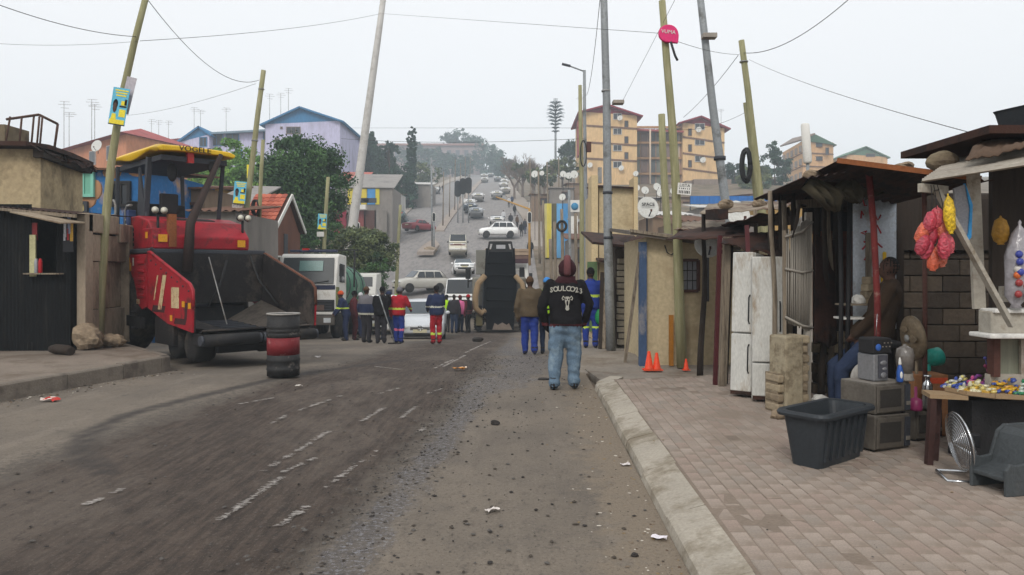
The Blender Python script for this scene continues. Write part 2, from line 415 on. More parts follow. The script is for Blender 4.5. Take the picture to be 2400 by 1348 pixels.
ys = [-2.2 + i for i in range(14)] + [11.62]
for a, c in zip(ys, ys[1:]): kerb_stone((LK(c), c), (LK(a), a), .14, -.1, LZ + .004 + random.uniform(-.004, .005), .015, kl, m_conc2)
for a, c in zip(corner[::-1], corner[::-1][1:]): kerb_stone(a, c, .14, -.1, LZ + .003, .015, kl, m_conc2)
# ramped concrete apron and the pavement beyond it on the right
m = MB(); e = [(1.0, 11.55, -.06), (2.15, 11.7, -.03), (6, 11.9, 0), (9, 12, 0)]; g = [(1.28, 13.5, zr(13.5) + .17), (2.2, 13.3, .06), (6, 13.3, .08), (9, 13.3, .1)]
rows = [[(x, y, z - .3) for x, y, z in e], e, g]
for y in (16, 20, 26, 33, 42, 52): rows.append([(xr(y) + .05, y, zr(y) + .17), (xr(y) + 1, y, zr(y) + .17), (xr(y) + 2.5, y, zr(y) + .18), (9, y, max(gz(9, y), zr(y)) + .1)])
o = sheet('pavement_beyond', rows, mat('worn_concrete', (132, 124, 114), .95, var=.2, vs=1.5, bump=.3, bs=25, dirt=(112, 100, 86), damt=.55, ds=.9))
o.data.polygons.foreach_set('use_smooth', [False] * len(o.data.polygons)); struct(o)
m = MB()
for y0, y1 in zip((13.5, 16, 20, 26, 33, 42), (16, 20, 26, 33, 42, 52)):
    a0 = 1.28 if y0 == 13.5 else xr(y0) + .05; a1 = xr(y1) + .05
    m.quad((a0, y0, zr(y0) - .1), (a1, y1, zr(y1) - .1), (a1, y1, zr(y1) + .17), (a0, y0, zr(y0) + .17))
struct(m.obj('kerb_beyond', m_conc2))
m = MB(); m.quad((1.0, 11.55, -.06), (1.0, 11.55, -.4), (1.28, 13.5, -.4), (1.28, 13.5, zr(13.5) + .17)); struct(m.obj('apron_side', m_conc2))
# concrete yard floor between the pavement and the plastered house
m = MB(); m.prism([(1.35, 9.6, .012), (9, 9.6, .012), (9, 12.2, .012), (1.2, 11.9, -.02)][::-1], (0, 0, -.2)); struct(m.obj('yard_floor', mat('worn_concrete', (0, 0, 0))))
# pavements up the hill
def strip(name, xa, xb, y0, y1, h, mt):
    m = MB(); ys = [y0 + (y1 - y0) * i / 60 for i in range(61)]
    rings = [[(xa(y), y, zr(y) - .1), (xb(y), y, zr(y) - .1), (xb(y), y, zr(y) + h), (xa(y), y, zr(y) + h)] for y in ys]
    m.loft(rings, 0, False); return struct(m.obj(name, mt))
m_hillpave = mat('hill_pavement_dust', (150, 140, 130), .95, var=.15, vs=.4, bs=8, bump=.1)
strip('pavement_up_the_hill_left', lambda y: xl(y) - 3.2, lambda y: xl(y), 78, 400, .18, m_hillpave)
strip('pavement_up_the_hill_right', lambda y: xr(y), lambda y: xr(y) + 3, 76, 400, .18, m_hillpave)
strip('median_strip', lambda y: -9.0 - .004 * y, lambda y: -7.9 - .004 * y, 88, 300, .16, mat('median_concrete', (150, 138, 128), .95, var=.2, vs=.3, bs=6))
# traffic island at the crossing, broken and dusty
m = MB(); zi = zr(72)
m.prism([(-9.2, 70.2, zi - .2 + .1), (-7.6, 70.2, zi - .1), (-7.4, 74, zi + .75), (-8.3, 78, zi + 1.5), (-9.0, 74, zi + .75)], (0, 0, .35)); struct(m.obj('traffic_island', mat('median_concrete', (0, 0, 0))))

# ------------------------------------------------------------------ loose matter on the street
def crumbs(name, n, pick, mt, label, smin, smax, flat=.6):
    m = MB(); ico = [(0, 0, 1), (.9, 0, .2), (.2, .85, .3), (-.8, .4, .1), (-.6, -.7, .25), (.4, -.8, .15), (0, 0, -.6)]
    fs = [(0, 1, 2), (0, 2, 3), (0, 3, 4), (0, 4, 5), (0, 5, 1), (6, 2, 1), (6, 3, 2), (6, 4, 3), (6, 5, 4), (6, 1, 5)]
    k = 0
    while k < n:
        p = pick()
        if p is None: continue
        k += 1; x, y, z = p; s = smin + (smax - smin) * random.random() ** 7; a = random.uniform(0, 6.3); ca, sa = math.cos(a), math.sin(a); e = random.uniform(.6, 1.7)
        m.add([(x + s * (ca * vx * e * random.uniform(.8, 1.2) - sa * vy), y + s * (sa * vx * e + ca * vy * random.uniform(.8, 1.2)), z + s * flat * (vz + .5) * random.uniform(.7, 1.1)) for vx, vy, vz in ico], fs, random.randrange(len(mt)))
    o = struct(m.obj(name, mt), 'stuff'); o['label'] = label; return o
m_tar = [mat('tar_crumb', (52, 48, 46), .9, bs=90), mat('tar_crumb_brown', (72, 65, 58), .92, bs=90), mat('tar_crumb_grey', (88, 84, 80), .92, bs=90)]
def pick_road():
    y = 2.9 + 13 * random.random() ** 1.7; x = random.uniform(interp(MR, y) - .2, kx(y) - .05)
    if random.random() > .25 + .75 * max(0, 1 - (x - interp(MR, y)) / 2.0) : return None
    return x, y, zr(y)
crumbs('asphalt_crumbs', 3200, pick_road, m_tar, 'dark asphalt crumbs scattered over the unmilled lane', .003, .021)
def pick_left():
    y = 3.2 + 11 * random.random() ** 1.3; x = random.uniform(-7, interp(MR, y))
    if x < LK(y) + .05 and y < 12: return None
    if mill_sd(x, y) > .2 and random.random() < .3: return None
    return x, y, zr(y) - .015
crumbs('milled_grit', 3500, pick_left, m_tar, 'gritty millings over the dark scraped lane', .003, .02)
def pick_cut():
    y = 3 + 12 * random.random() ** 1.5; x = interp(MR, y) + random.gauss(.05, .22); return x, y, zr(y) - .004
crumbs('cut_edge_grit', 4500, pick_cut, m_tar, 'dark crumbs lining the edge of the milled cut', .004, .018)
m_bits = [mat('dry_leaf_bit', (128, 108, 78), .9), mat('paper_bit', (190, 182, 170), .9), mat('brown_bit', (84, 66, 52), .9), mat('dust_bit', (120, 106, 90), .95)]
def pick_gutter():
    y = 3 + 7.2 * random.random(); return kx(y) - abs(random.gauss(.03, .2)), y, zr(y)
crumbs('gutter_litter', 900, pick_gutter, m_bits, 'dry leaf bits and paper flecks along the pale kerb', .004, .018, .35)
def pick_gutter2():
    y = 6 + 6 * random.random(); return LK(y) + abs(random.gauss(.06, .22)), y, zr(y)
crumbs('kerbside_rubbish', 700, pick_gutter2, m_bits + m_tar, 'dirt and rubbish flecks under the grey kerb', .006, .03, .4)
def pick_pave():
    y = 3.4 + 6 * random.random(); x = random.uniform(kx(y) + .1, 4.6); return x, y, PZ + .002
crumbs('pavement_grit', 260, pick_pave, m_tar + m_bits, 'specks of grit on the brick pavement', .003, .011)
# chalky remnants of the old lane paint left between the milling grooves
m = MB(); random.seed(21)
streaks = [((515, 1215), (660, 1115)), ((620, 1100), (772, 1008)), ((760, 1140), (890, 1050)), ((650, 1230), (722, 1182)), ((848, 985), (900, 954)), ((940, 978), (975, 950)), ((890, 920), (935, 906)), ((1000, 920), (1035, 908)), ((200, 1180), (290, 1142)), ((1020, 862), (1062, 842)), ((880, 858), (950, 866)), ((660, 1105), (740, 1070)), ((1040, 858), (1090, 832)), ((1090, 826), (1150, 800)), ((980, 1010), (1010, 990)), ((620, 1000), (680, 965)), ((800, 925), (700, 960)), ((560, 945), (640, 930))]
for (ax, ay), (bx, by) in streaks:
    d0 = FPX * EYE / (ay - HOR); d1 = FPX * EYE / (by - HOR)
    if ay < 900: d0, d1 = [next(y for y in (8 + .05 * i for i in range(500)) if HOR + FPX * (EYE - zr(y)) / y < q) for q in (ay, by)]
    x0, x1 = X(ax, d0), X(bx, d1); L_ = math.hypot(x1 - x0, d1 - d0); n = max(12, int(L_ / .005))
    for k in range(n):
        t = (k + random.random()) / n; w = .028 * random.uniform(.15, 1.15) * (.5 + noise2(k * .13, ax)); h = random.uniform(.0015, .005)
        x = x0 + (x1 - x0) * t + random.gauss(0, .012); y = d0 + (d1 - d0) * t
        if random.random() < .3 or noise2(k * .06, ay * .7) < .36: continue
        z = zr(y) - .008; m.add([(x - w, y - h, z), (x + w * .8, y - h * .4, z), (x + w, y + h, z), (x - w * .7, y + h * .6, z)], [(0, 1, 2, 3)])
struct(m.obj('chalky_paint_remnants', mat('old_road_paint', (170, 164, 158), .95, var=.2, vs=30)), 'stuff')
# ------------------------------------------------------------------ shared materials
m_black = mat('black_steel', (34, 33, 34), .7, var=.3, vs=4, bs=60, dirt=(60, 54, 48), damt=.3)
m_rubber = mat('tyre_rubber', (38, 36, 35), .92, var=.2, vs=6, bs=70, dirt=(74, 66, 58), damt=.45)
m_rust = mat('rusty_sheet', (66, 42, 33), .92, var=.35, vs=3, bs=50, dirt=(40, 31, 28), damt=.7, ds=3)
m_zinc = mat('grey_zinc', (142, 142, 140), .6, .35, var=.2, vs=3, bs=40, dirt=(104, 90, 76), damt=.45, ds=2)
m_glassd = mat('dark_glass', (38, 42, 46), .12, var=.1, bump=0, spec=.6)
m_glassg = mat('sky_grey_glass', (92, 100, 104), .15, var=.1, bump=0, spec=.6)
m_white = mat('white_paint', (214, 212, 206), .6, var=.06, vs=2, bump=.1, dirt=(170, 160, 146), damt=.2)
m_wood = mat('grey_weathered_wood', (134, 122, 106), .92, var=.25, vs=3, bs=30, stretch=(14, 14, 1.0), dirt=(92, 82, 70), damt=.5)
m_wooddk = mat('dark_weathered_wood', (52, 44, 38), .95, var=.3, vs=3, bs=30, stretch=(14, 14, 1.0))
m_pole = mat('green_treated_pole', (142, 139, 104), .9, var=.22, vs=2, bs=30, stretch=(10, 10, .8), dirt=(158, 152, 124), damt=.4, ds=2)
m_steelp = mat('galvanised_post', (138, 142, 144), .6, .2, var=.15, vs=2, bs=30, dirt=(92, 92, 90), damt=.4, ds=2)
m_lblue = mat('poster_blue', (96, 178, 206), .6, var=.08, bump=0)
m_yel = mat('poster_yellow', (226, 208, 56), .6, var=.1, bump=0)
m_skin = mat('dark_skin', (74, 50, 38), .6, var=.1, vs=8, bump=.05)
m_hair = mat('black_hair', (22, 20, 20), .9, var=.2, vs=30, bump=.4, bs=120)
m_plaster = mat('beige_plaster', (172, 154, 122), .95, var=.14, vs=.8, bump=.35, bs=14, dirt=(122, 108, 84), damt=.5, ds=.9)
m_wire = mat('black_cable', (46, 46, 48), .8, bump=0)

def corr(m, o, u, v, pitch=.09, amp=.014, mi=0, sag=0.0, wob=0.0, seg=4, rag=0.0):
    """a corrugated sheet: ridges run along v, spaced along u"""
    o, u, v = Vector(o), Vector(u), Vector(v); nrm = u.cross(v).normalized(); L = u.length; n = max(8, int(L / pitch * 4))
    rows = []
    for j in range(seg + 1):
        t = j / seg; r = []
        for i in range(n + 1):
            s_ = i / n; tt = t
            if rag and j == seg: tt = 1 + rag * (noise2(i * .35, 3.1) - .6)
            p = o + u * s_ + v * tt + nrm * (amp * math.sin(2 * math.pi * s_ * L / pitch))
            p.z += -sag * 4 * t * (1 - t) * .5 - sag * 4 * s_ * (1 - s_) * .5 + wob * (noise2(s_ * 4 + o.x, t * 3 + o.y) - .5)
            r.append(p)
        rows.append(r)
    k = n + 1
    m.add([p for r in rows for p in r], [(a * k + i, a * k + i + 1, (a + 1) * k + i + 1, (a + 1) * k + i) for a in range(seg) for i in range(n)], mi, True)
    return m
def lump(m, c, r, seed=0, nu=12, nv=8, mi=0, am=.25, f=2.0):
    """irregular stone"""
    a = len(m.v); m.ball((0, 0, 0), r, nu, nv, mi)
    for i in range(a, len(m.v)):
        p = Vector(m.v[i]); q = Vector((p.x / r[0], p.y / r[1], p.z / r[2]))
        k = 1 + am * (noise2(q.x * f + seed, q.y * f + q.z * 1.7 + seed, seed) - .5) * 2 
        p = Vector((p.x * k, p.y * k, max(p.z * k, -r[2] * .85))); m.v[i] = tuple(p + Vector(c))
    for i in range(len(m.sm)): m.sm[i] = False
    return m

# ------------------------------------------------------------------ black corrugated kiosk
Y0 = 12.6; xa, xb = -10.2, X(165, Y0)
K = thing('kiosk', 'black corrugated iron kiosk with an open serving hatch on the cement pavement', 'kiosk', (xb, Y0, LZ), R(3))
m_bz = mat('black_painted_zinc', (18, 19, 20), .75, .0, var=.3, vs=2, bs=30, spec=.15, dirt=(36, 35, 33), damt=.3, ds=2.2, stretch=(3, 3, .5))
hx0, hx1, hz0, hz1 = X(78, Y0) - xb, X(132, Y0) - xb, Z(640, Y0) - LZ, Z(505, Y0) - LZ; W_ = xa - xb; H_ = 2.42
m = MB(); corr(m, (W_, 0, 0), (hx0 - W_, 0, 0), (0, 0, H_ + .12), .06, .009); m.obj('front_sheet', m_bz, K)
m = MB(); corr(m, (hx1, 0, 0), (-hx1, 0, 0), (0, 0, H_ - .1), .06, .009); m.obj('front_sheet', m_bz, K)
m = MB(); corr(m, (hx0, 0, 0), (hx1 - hx0, 0, 0), (0, 0, hz0), .06, .009); m.obj('front_sheet', m_bz, K)
m = MB(); corr(m, (0, 0, 0), (0, 1.6, 0), (0, 0, H_ - .12), .06, .009); m.obj('side_sheet', m_bz, K)
m = MB(); m.box((W_ / 2, 1.62, H_ / 2), (-W_, .04, H_)); m.box((W_, .8, H_ / 2), (.04, 1.6, H_)); m.obj('back_wall', m_black, K)
m = MB(); corr(m, (W_ - .15, -.22, H_ + .2), (-W_ + .35, 0, -.26), (0, 2.1, .1), .09, .012); m.obj('roof_sheet', m_rust, K)
m = MB(); m.beam((W_ - .15, -.2, H_ + .17), (.2, -.2, H_ - .1), .03, .05); m.obj('roof_batten', m_wood, K)
m = MB(); m.slab((hx0 + .1, -.02, hz1 + .02), (.28, -.02, hz1 - .14), (.3, -.85, hz1 - .2), (hx0 + .15, -.85, hz1 - .02), .02); m.obj('hatch_flap', mat('pale_board', (146, 132, 112), .9, dirt=(110, 92, 74)), K)
m = MB(); m.box(((hx0 + hx1) / 2 + .04, -.06, hz0 - .012), (hx1 - hx0 + .2, .2, .024)); m.obj('counter_shelf', m_wood, K)
m = MB(); m.box((hx0 + .03, -.025, (hz0 + hz1) / 2 - .2), (.1, .03, .72)); m.obj('hatch_frame', mat('cream_board', (176, 172, 132), .8), K)
m = MB(); m.box((hx0 + .03, .02, hz1 - .28), (.1, .03, .3)); m.obj('tin_advert', mat('dull_red', (124, 36, 38), .6), K)
m = MB(); m.box((hx1 + .22, -.02, hz1 - .33), (.17, .012, .62)); bp = m.obj('poster', mat('poster_black', (40, 40, 44), .5), K)
for px, pz, w, h, c in ((-.05, .1, .04, .3, (196, 200, 206)), (.02, .16, .05, .3, (150, 164, 196)), (.06, .05, .05, .34, (204, 160, 62)), (0, .0, .03, .2, (176, 50, 48)), (-.06, -.05, .03, .12, (200, 200, 204))):
    m = MB(); m.box((hx1 + .22 + px, -.03, hz1 - .33 + pz), (w, .008, h)); m.obj('poster_print', mat('print_%d_%d_%d' % c, c, .5, bump=0), bp)
for n_, x_, c in (('silver_can', .1, (150, 152, 156)), ('red_can', .17, (172, 26, 34))):
    o = MB().lathe([(.03, 0), (.033, .01), (.033, .2), (.02, .24), (.018, .25)], 14).obj(n_, mat(n_, c, .35, .3, bump=0)); o.location = (xb + (hx0 + x_), Y0 - .07, LZ + hz0 + .001)
    tag(o, '%s spray can standing on the black kiosk counter' % n_.split('_')[0], 'can')
m = MB(); m.box((0, 0, .1), (1.2, .5, .22)); o = m.obj('concrete_step', m_conc2, None, (xa + .62, Y0 - .36, LZ + .002), bev=.02); tag(o, 'low concrete step in front of the black kiosk', 'step')

# ------------------------------------------------------------------ precast wall, stones
Wl = thing('boundary_wall', 'grey precast concrete wall behind the leaning poster pole', 'wall', (-7.56, 12.72, LZ))
m_pre = mat('precast_concrete', (150, 136, 118), .95, var=.15, vs=1.2, bump=.35, bs=20, dirt=(108, 96, 82), damt=.5, ds=1.2, stretch=(1, 1, .4))
m = MB(); m.box((0, .12, 1.2), (.16, .24, 2.4)); m.obj('post', m_pre, Wl, bev=.015)
m = MB(); m.box((0, 1.55, 1.13), (.18, .24, 2.27)); m.obj('post', m_pre, Wl, bev=.015)
m = MB(); m.box((-.04, .84, .34), (.09, 1.2, .68)); m.obj('panel', m_pre, Wl, bev=.01)
m = MB(); m.box((-.04, .58, 1.12), (.09, .66, .86)); m.obj('panel', m_pre, Wl, bev=.01)
m = MB(); m.box((-.09, 1.17, 1.12), (.05, .52, .86)); m.obj('recess_panel', m_pre, Wl, bev=.01)
m = MB(); m.box((-.02, .84, 1.80), (.1, 1.2, .48)); m.obj('panel', m_pre, Wl, bev=.01)
m = MB(); m.box((.03, .6, 2.24), (.1, 1.0, .34)); m.box((.035, 1.5, 2.1), (.1, .75, .36)); m.obj('coping', m_pre, Wl, bev=.02)
m_rock = mat('brown_rock', (134, 118, 98), .95, var=.3, vs=5, bump=.6, bs=20, dirt=(96, 84, 70), damt=.5, ds=4)
for px, py, d, r, sd, lb in ((205, 822, 12.75, (.30, .27, .25), 1, 'large brown boulder at the foot of the poster pole'), (268, 808, 13.2, (.2, .18, .14), 4, 'smaller stone behind the boulder on the pavement corner')):
    p = at(px, py, d); o = lump(MB(), (0, 0, r[2] * .8), r, sd).obj('boulder', m_rock, None, (p.x, p.y, LZ)); tag(o, lb, 'rock')
o = MB().tube([(-.26, .02, .08), (-.1, 0, .09), (.12, 0, .085), (.27, -.02, .07)], [.06, .085, .085, .07], 9).obj('log', m_wooddk, None, (X(143, 12.0), 12.0, LZ), (0, 0, R(-22))); tag(o, 'short dark log lying before the black kiosk', 'log')

# ------------------------------------------------------------------ beige house with the steel frame on its roof
Hb = thing('beige_house', 'beige plastered house with a ragged dark roof edge behind the black kiosk', 'house', (-9.75, 15.0, 0))
yaw = R(0)
m = MB(); m.prism([(0, 0, 0), (-9, -.5, 0), (-9, 2.4, 0), (-.55, 2.4, 0)], (0, 0, 4.1)); m.obj('wall', m_plaster, Hb)
m = MB(); rs = random.Random(3)
pts = [(-9, -1.0), (-3, -.6), (-.1, -.3), (.12, .1), (-.05, 1.2), (-.4, 2.6), (-9, 2.6)]
m.prism([(x, y, 4.12) for x, y in reversed(pts)], (0, 0, .09)); m.obj('roof_slab', m_rust, Hb)
for i in range(26):
    t = i / 25; p = Vector((.0, -.25, 4.13)).lerp(Vector((-.45, 2.5, 4.13)), t); m = MB(); l = rs.uniform(.15, .42)
    m.slab(p + Vector((-.1, 0, .06)), p + Vector((-.1, .17, .06)), p + Vector((l * .5, .2, -.02 - .18 * rs.random())), p + Vector((l * .5, 0, -.02 - .18 * rs.random())), .012); m.obj('roof_sheet_end', m_rust, Hb)
m = MB(); m.beam((.02, -.1, 4.0), (-.46, 2.45, 4.0), .2, .16); m.obj('eave_board', m_wooddk, Hb)
for x_, z_ in ((-.65, 2.72), (-2.6, 2.78)):
    m = MB(); m.box((x_ - .1, -.2, z_ + .05), (1.3, .4, .2)); m.obj('roof_ledge', m_black, Hb)
m = MB(); m.box((-2.6, 1.2, 4.5), (2.6, .8, .55)); o = m.obj('parapet_block', mat('mossy_concrete', (116, 104, 84), .95, var=.3, vs=4, dirt=(84, 72, 58), damt=.6), Hb, rot=None)
Fr = thing('steel_frame', 'rusty steel railing frame standing on the beige house roof', 'railing', (-9.75, 15.5, 4.2))
m_rs = mat('rusted_steel', (84, 62, 52), .85, .2, var=.3, vs=5, bs=40)
fx = [X(p, 15.6) + 9.75 for p in (25, 52, 80, 93, 100)]
for x_ in fx: MB().bar((x_ - (.06 if x_ < fx[1] else 0), 0, 0), (x_ + .06, 0, .68), .022, n=6).obj('upright', m_rs, Fr)
for a, b_ in (((fx[0] - .02, 0, .62), (fx[3] + .05, 0, .72)), ((fx[3] + .05, 0, .72), (fx[4] + .2, .3, .58)), ((fx[4] + .2, .3, .58), (fx[4] + .12, .3, 0))): MB().bar(a, b_, .028, n=6).obj('rail', m_rs, Fr)

# ------------------------------------------------------------------ poles, posters
def lean_pole(name, label, base, top, r0, r1, mt, group=None, bend=0.0, n=10):
    base, top = Vector(base), Vector(top); pts = []
    for i in range(7):
        t = i / 6; p = base.lerp(top, t) + Vector((bend * math.sin(math.pi * t), 0, 0)) + Vector((.012 * math.sin(t * 9 + base.x), 0, 0)); pts.append(p - base)
    m = MB(); m.tube(pts, [r0 + (r1 - r0) * i / 6 for i in range(7)], n)
    o = m.obj(name, mt, None, base); tag(o, label, 'pole', group); return o
def ring_on(pole, t_, top, base, r, h=.03, mt=None, name='clamp_band'):
    p = (Vector(top) - Vector(base)) * t_; return MB().bar(p - Vector((0, 0, h / 2)), p + Vector((0, 0, h / 2)), r, n=12).obj(name, mt or m_zinc, pole)
def poster(label, loc, w, h, rz=0.0, tilt=0.0, back=None):
    P = thing('election_poster', label, 'poster', loc, group='posters tied to poles', rot=(0, tilt, rz))
    m = MB(); m.box((0, 0, 0), (w, .008, h)); m.obj('board', m_lblue, P)
    def b(x, z, ww, hh, mt, nm='print_block', y=-.0065): m = MB(); m.box((x * w, y, z * h), (ww * w, .005, hh * h)); return m.obj(nm, mt, P)
    pb = mat('print_black', (34, 36, 40), .6, bump=0)
    for i, z in enumerate((.43, .36, .29)): b(.05, z, .8 - .1 * i, .035, m_yel, 'print_line')
    b(.25, -.17, .38, .2, m_yel); b(0, -.41, .9, .12, m_yel); b(.26, .1, .3, .12, m_yel); b(.38, .13, .14, .16, pb); b(.25, .01, .42, .04, pb, 'print_line', -.009)
    b(0, -.485, .98, .025, pb, 'print_line', -.009)
    m = MB(); m.ball((-.23 * w, -.006, .06 * h), (.15 * w, .006, .13 * h), 14, 8); m.obj('portrait_hair', m_hair, P)
    m = MB(); m.ball((-.23 * w, -.009, -.03 * h), (.12 * w, .006, .14 * h), 14, 8); m.obj('portrait_face', m_skin, P)
    m = MB(); m.prism([(-.42 * w, -.011, -.47 * h), (-.03 * w, -.011, -.47 * h), (-.12 * w, -.011, -.2 * h), (-.34 * w, -.011, -.2 * h)], (0, .004, 0)); m.obj('portrait_shirt', m_yel, P)
    if back: m = MB(); m.box((w * .25, .09, h * .35), (w * .6, .006, h), M=Matrix.Rotation(tilt * .5, 3, 'Y')); m.obj('back_board', mat('grey_board', (176, 170, 176), .7), P)
    return P
b1 = at(233, 782, 13.35); b1.z = LZ; t1 = at(349, -40, 13.35)
p1 = lean_pole('telephone_pole', 'leaning green wooden pole by the boulder, carrying the biggest poster', b1, t1, .086, .052, m_pole, bend=-.24)

poster('largest poster, high on the leaning pole by the boulder', at(279, 250, 13.15), .3, .68, 0, R(9), True)
b2 = at(548, 640, 24); b2.z = gz(b2.x, 24); t2 = at(618, 165, 24)
b2 = Vector((X(538, 24), 24, gz(-9.3, 24)))
p2 = lean_pole('telephone_pole', 'tall leaning wooden pole between the yellow machine roof and dark tree', b2, t2, .118, .08, m_pole)
ring_on(p2, .93, t2, b2, .1); ring_on(p2, .74, t2, b2, .11)
poster('poster on the leaning pole before the tiled brick house', at(562, 452, 23.7), .4, .74, 0, R(5))
MB().box((0, 0, 0), (.34, .01, .4)).obj('notice', mat('print_speckle', (168, 160, 156), .7, var=.5, vs=12, fine=.5), None, at(556, 493, 23.75)).name = 'paper_notice'
tag(bpy.data.objects['paper_notice'], 'torn paper notice under the poster before the tiled house', 'notice')
t3 = at(617, 328, 26); b3 = Vector((X(592, 26), 26, gz(-9.3, 26)))
p3 = lean_pole('telephone_pole', 'thin pole with a yellow plate and coiled black cable', b3, t3, .09, .065, m_pole)
m = MB(); m.box((-.12, -.1, (t3 - b3).z * .84), (.09, .02, .48)); m.obj('yellow_plate', m_yel, p3)
m = MB()
for k in range(5): m.tube([Vector((.1, -.08, (t3 - b3).z * .66)) + Vector((.12 * math.cos(a) + .02 * k, .02 * k, .28 * math.sin(a))) for a in [i * math.pi / 8 for i in range(17)]], .018, 5)
m.obj('cable_coil', m_wire, p3)
b4 = Vector((X(748, 33), 33, gz(X(748, 33), 33))); t4 = at(769, 415, 33)
p4 = lean_pole('telephone_pole', 'short pole with a poster in front of the dark green tree', b4, t4, .1, .08, m_pole)
poster('small poster on the short pole in front of the dark green tree', at(755, 520, 32.8), .4, .72, 0, R(3))
m = MB(); m.box((0, 0, 0), (.32, .01, .22)); tag(m.obj('paper_notice', m_white, None, at(751, 549, 32.85)), 'small white notice below the poster by the dark tree', 'notice')
t5 = at(903, -40, 55); b5 = Vector((X(806, 55), 55, gz(X(806, 55), 55)))
lp = lean_pole('lamp_post', 'tall leaning pale steel lamp post left of the road', b5, t5, .4, .21, mat('pale_galvanised_post', (190, 187, 182), .6, .1, var=.08, vs=2, dirt=(170, 166, 160)))
t6 = at(938, 480, 46); b6 = Vector((X(926, 46), 46, gz(X(926, 46), 46)))
lean_pole('telephone_pole', 'wooden pole by the crossing beside the bush', b6, t6, .12, .09, m_pole)

# ------------------------------------------------------------------ oil drum
D_ = thing('oil_drum', 'dented black and red oil drum in front of the paving machine', 'drum', (X(664, 11.05), 11.05, 0), R(30))
rr = .24
def drum_seg(z0, z1, mt, nm, hoops=()):
    prof = [(rr, z0)]
    for h in hoops: prof += [(rr, h - .02), (rr + .012, h), (rr, h + .02)]
    m = MB(); m.lathe(prof + [(rr, z1)], 28); m.obj(nm, mt, D_)
m_db = mat('scuffed_black_paint', (38, 37, 37), .6, var=.3, vs=5, bs=40, dirt=(120, 112, 104), damt=.16, ds=5)
drum_seg(0, .32, m_db, 'lower_band', (.1, .24)); drum_seg(.32, .58, mat('scuffed_red_paint', (112, 30, 36), .6, var=.2, vs=4, bs=40, dirt=(150, 120, 112), damt=.1, ds=6), 'red_band'); drum_seg(.58, .93, m_db, 'upper_band', (.62, .68, .74))
m = MB(); m.lathe([(rr - .02, .9), (rr - .015, .935), (rr + .008, .945), (rr + .012, .93), (rr + .004, .92)], 28); m.obj('rim', mat('bare_rim', (150, 146, 140), .5, .4), D_)
m = MB(); m.lathe([(0.001, .905), (rr - .012, .905)], 28); m.obj('lid', m_db, D_)
# ------------------------------------------------------------------ road paving machine
h_ = Vector((.71, -.70)).normalized()
PV = thing('road_paver', 'red road paving machine with yellow canopy and raised black hopper', 'paving machine', (-4.5, 12.85, 0), math.atan2(h_.y, h_.x))
m_red = mat('machine_red', (150, 22, 36), .55, var=.16, vs=3, bs=40, bump=.12, spec=.35, dirt=(92, 34, 34), damt=.42, ds=3.5)
m_hop = mat('tarred_hopper_steel', (34, 31, 31), .75, var=.35, vs=2, bs=30, dirt=(74, 66, 60), damt=.42, ds=1.4)
m_dkg = mat('dark_grey_machine', (58, 60, 66), .6, var=.15, vs=3)
m_ylw = mat('canopy_yellow', (220, 178, 30), .45, var=.06, vs=2, bump=.03)
m_stk = mat('sticker_yellow', (206, 146, 30), .5, var=.1, bump=0)
m_tan = mat('worn_cream_decal', (186, 166, 128), .7, var=.2, vs=6, dirt=(140, 40, 40), damt=.35, ds=9)
HW = 1.15
wing = [(0.0, .56), (.02, .95), (0.0, 1.26), (-.12, 1.36), (-1.95, 1.93), (-2.05, 1.93), (-2.05, .9), (-1.1, .66)]
def yplate(poly, y, th): m = MB(); m.prism([(x, y, z) for x, z in poly], (0, th, 0)); return m
w1 = yplate(wing, -HW, .03).obj('hopper_wing', m_red, PV)
yplate([(x - .01, z) for x, z in wing], -HW + .032, .03).obj('wing_lining', m_hop, w1)
MB().tube([(x, -HW + .015, z) for x, z in wing[1:6]], .03, 8).obj('wing_rim', m_red, w1)
w2 = yplate(wing, HW - .03, .03).obj('hopper_wing', m_red, PV)
yplate([(x - .01, z) for x, z in wing], HW - .064, .03).obj('wing_lining', m_hop, w2)
MB().tube([(x, HW - .015, z) for x, z in wing[1:6]], .03, 8).obj('wing_rim', mat('rusty_rim', (96, 62, 48), .8, var=.3), w2)
def side(x, z, w, h, mt, nm, par, y=-HW - .006, sh=0.0):
    m = MB(); m.prism([(x - w / 2 - sh, y, z - h / 2), (x + w / 2 - sh, y, z - h / 2), (x + w / 2 + sh, y, z + h / 2), (x - w / 2 + sh, y, z + h / 2)], (0, .004, 0)); return m.obj(nm, mt, par)
side(-1.32, 1.2, .17, .62, m_tan, 'stripe_decal', w1, sh=.12); side(-1.62, 1.28, .06, .45, m_tan, 'stripe_decal', w1, sh=.09)
side(-.72, 1.12, .34, .36, m_tan, 'panel_decal', w1); side(-.36, 1.02, .12, .1, m_stk, 'sticker', w1); side(-.1, 1.0, .12, .1, m_stk, 'sticker', w1); side(-.9, .76, .1, .1, m_stk, 'sticker', w1)
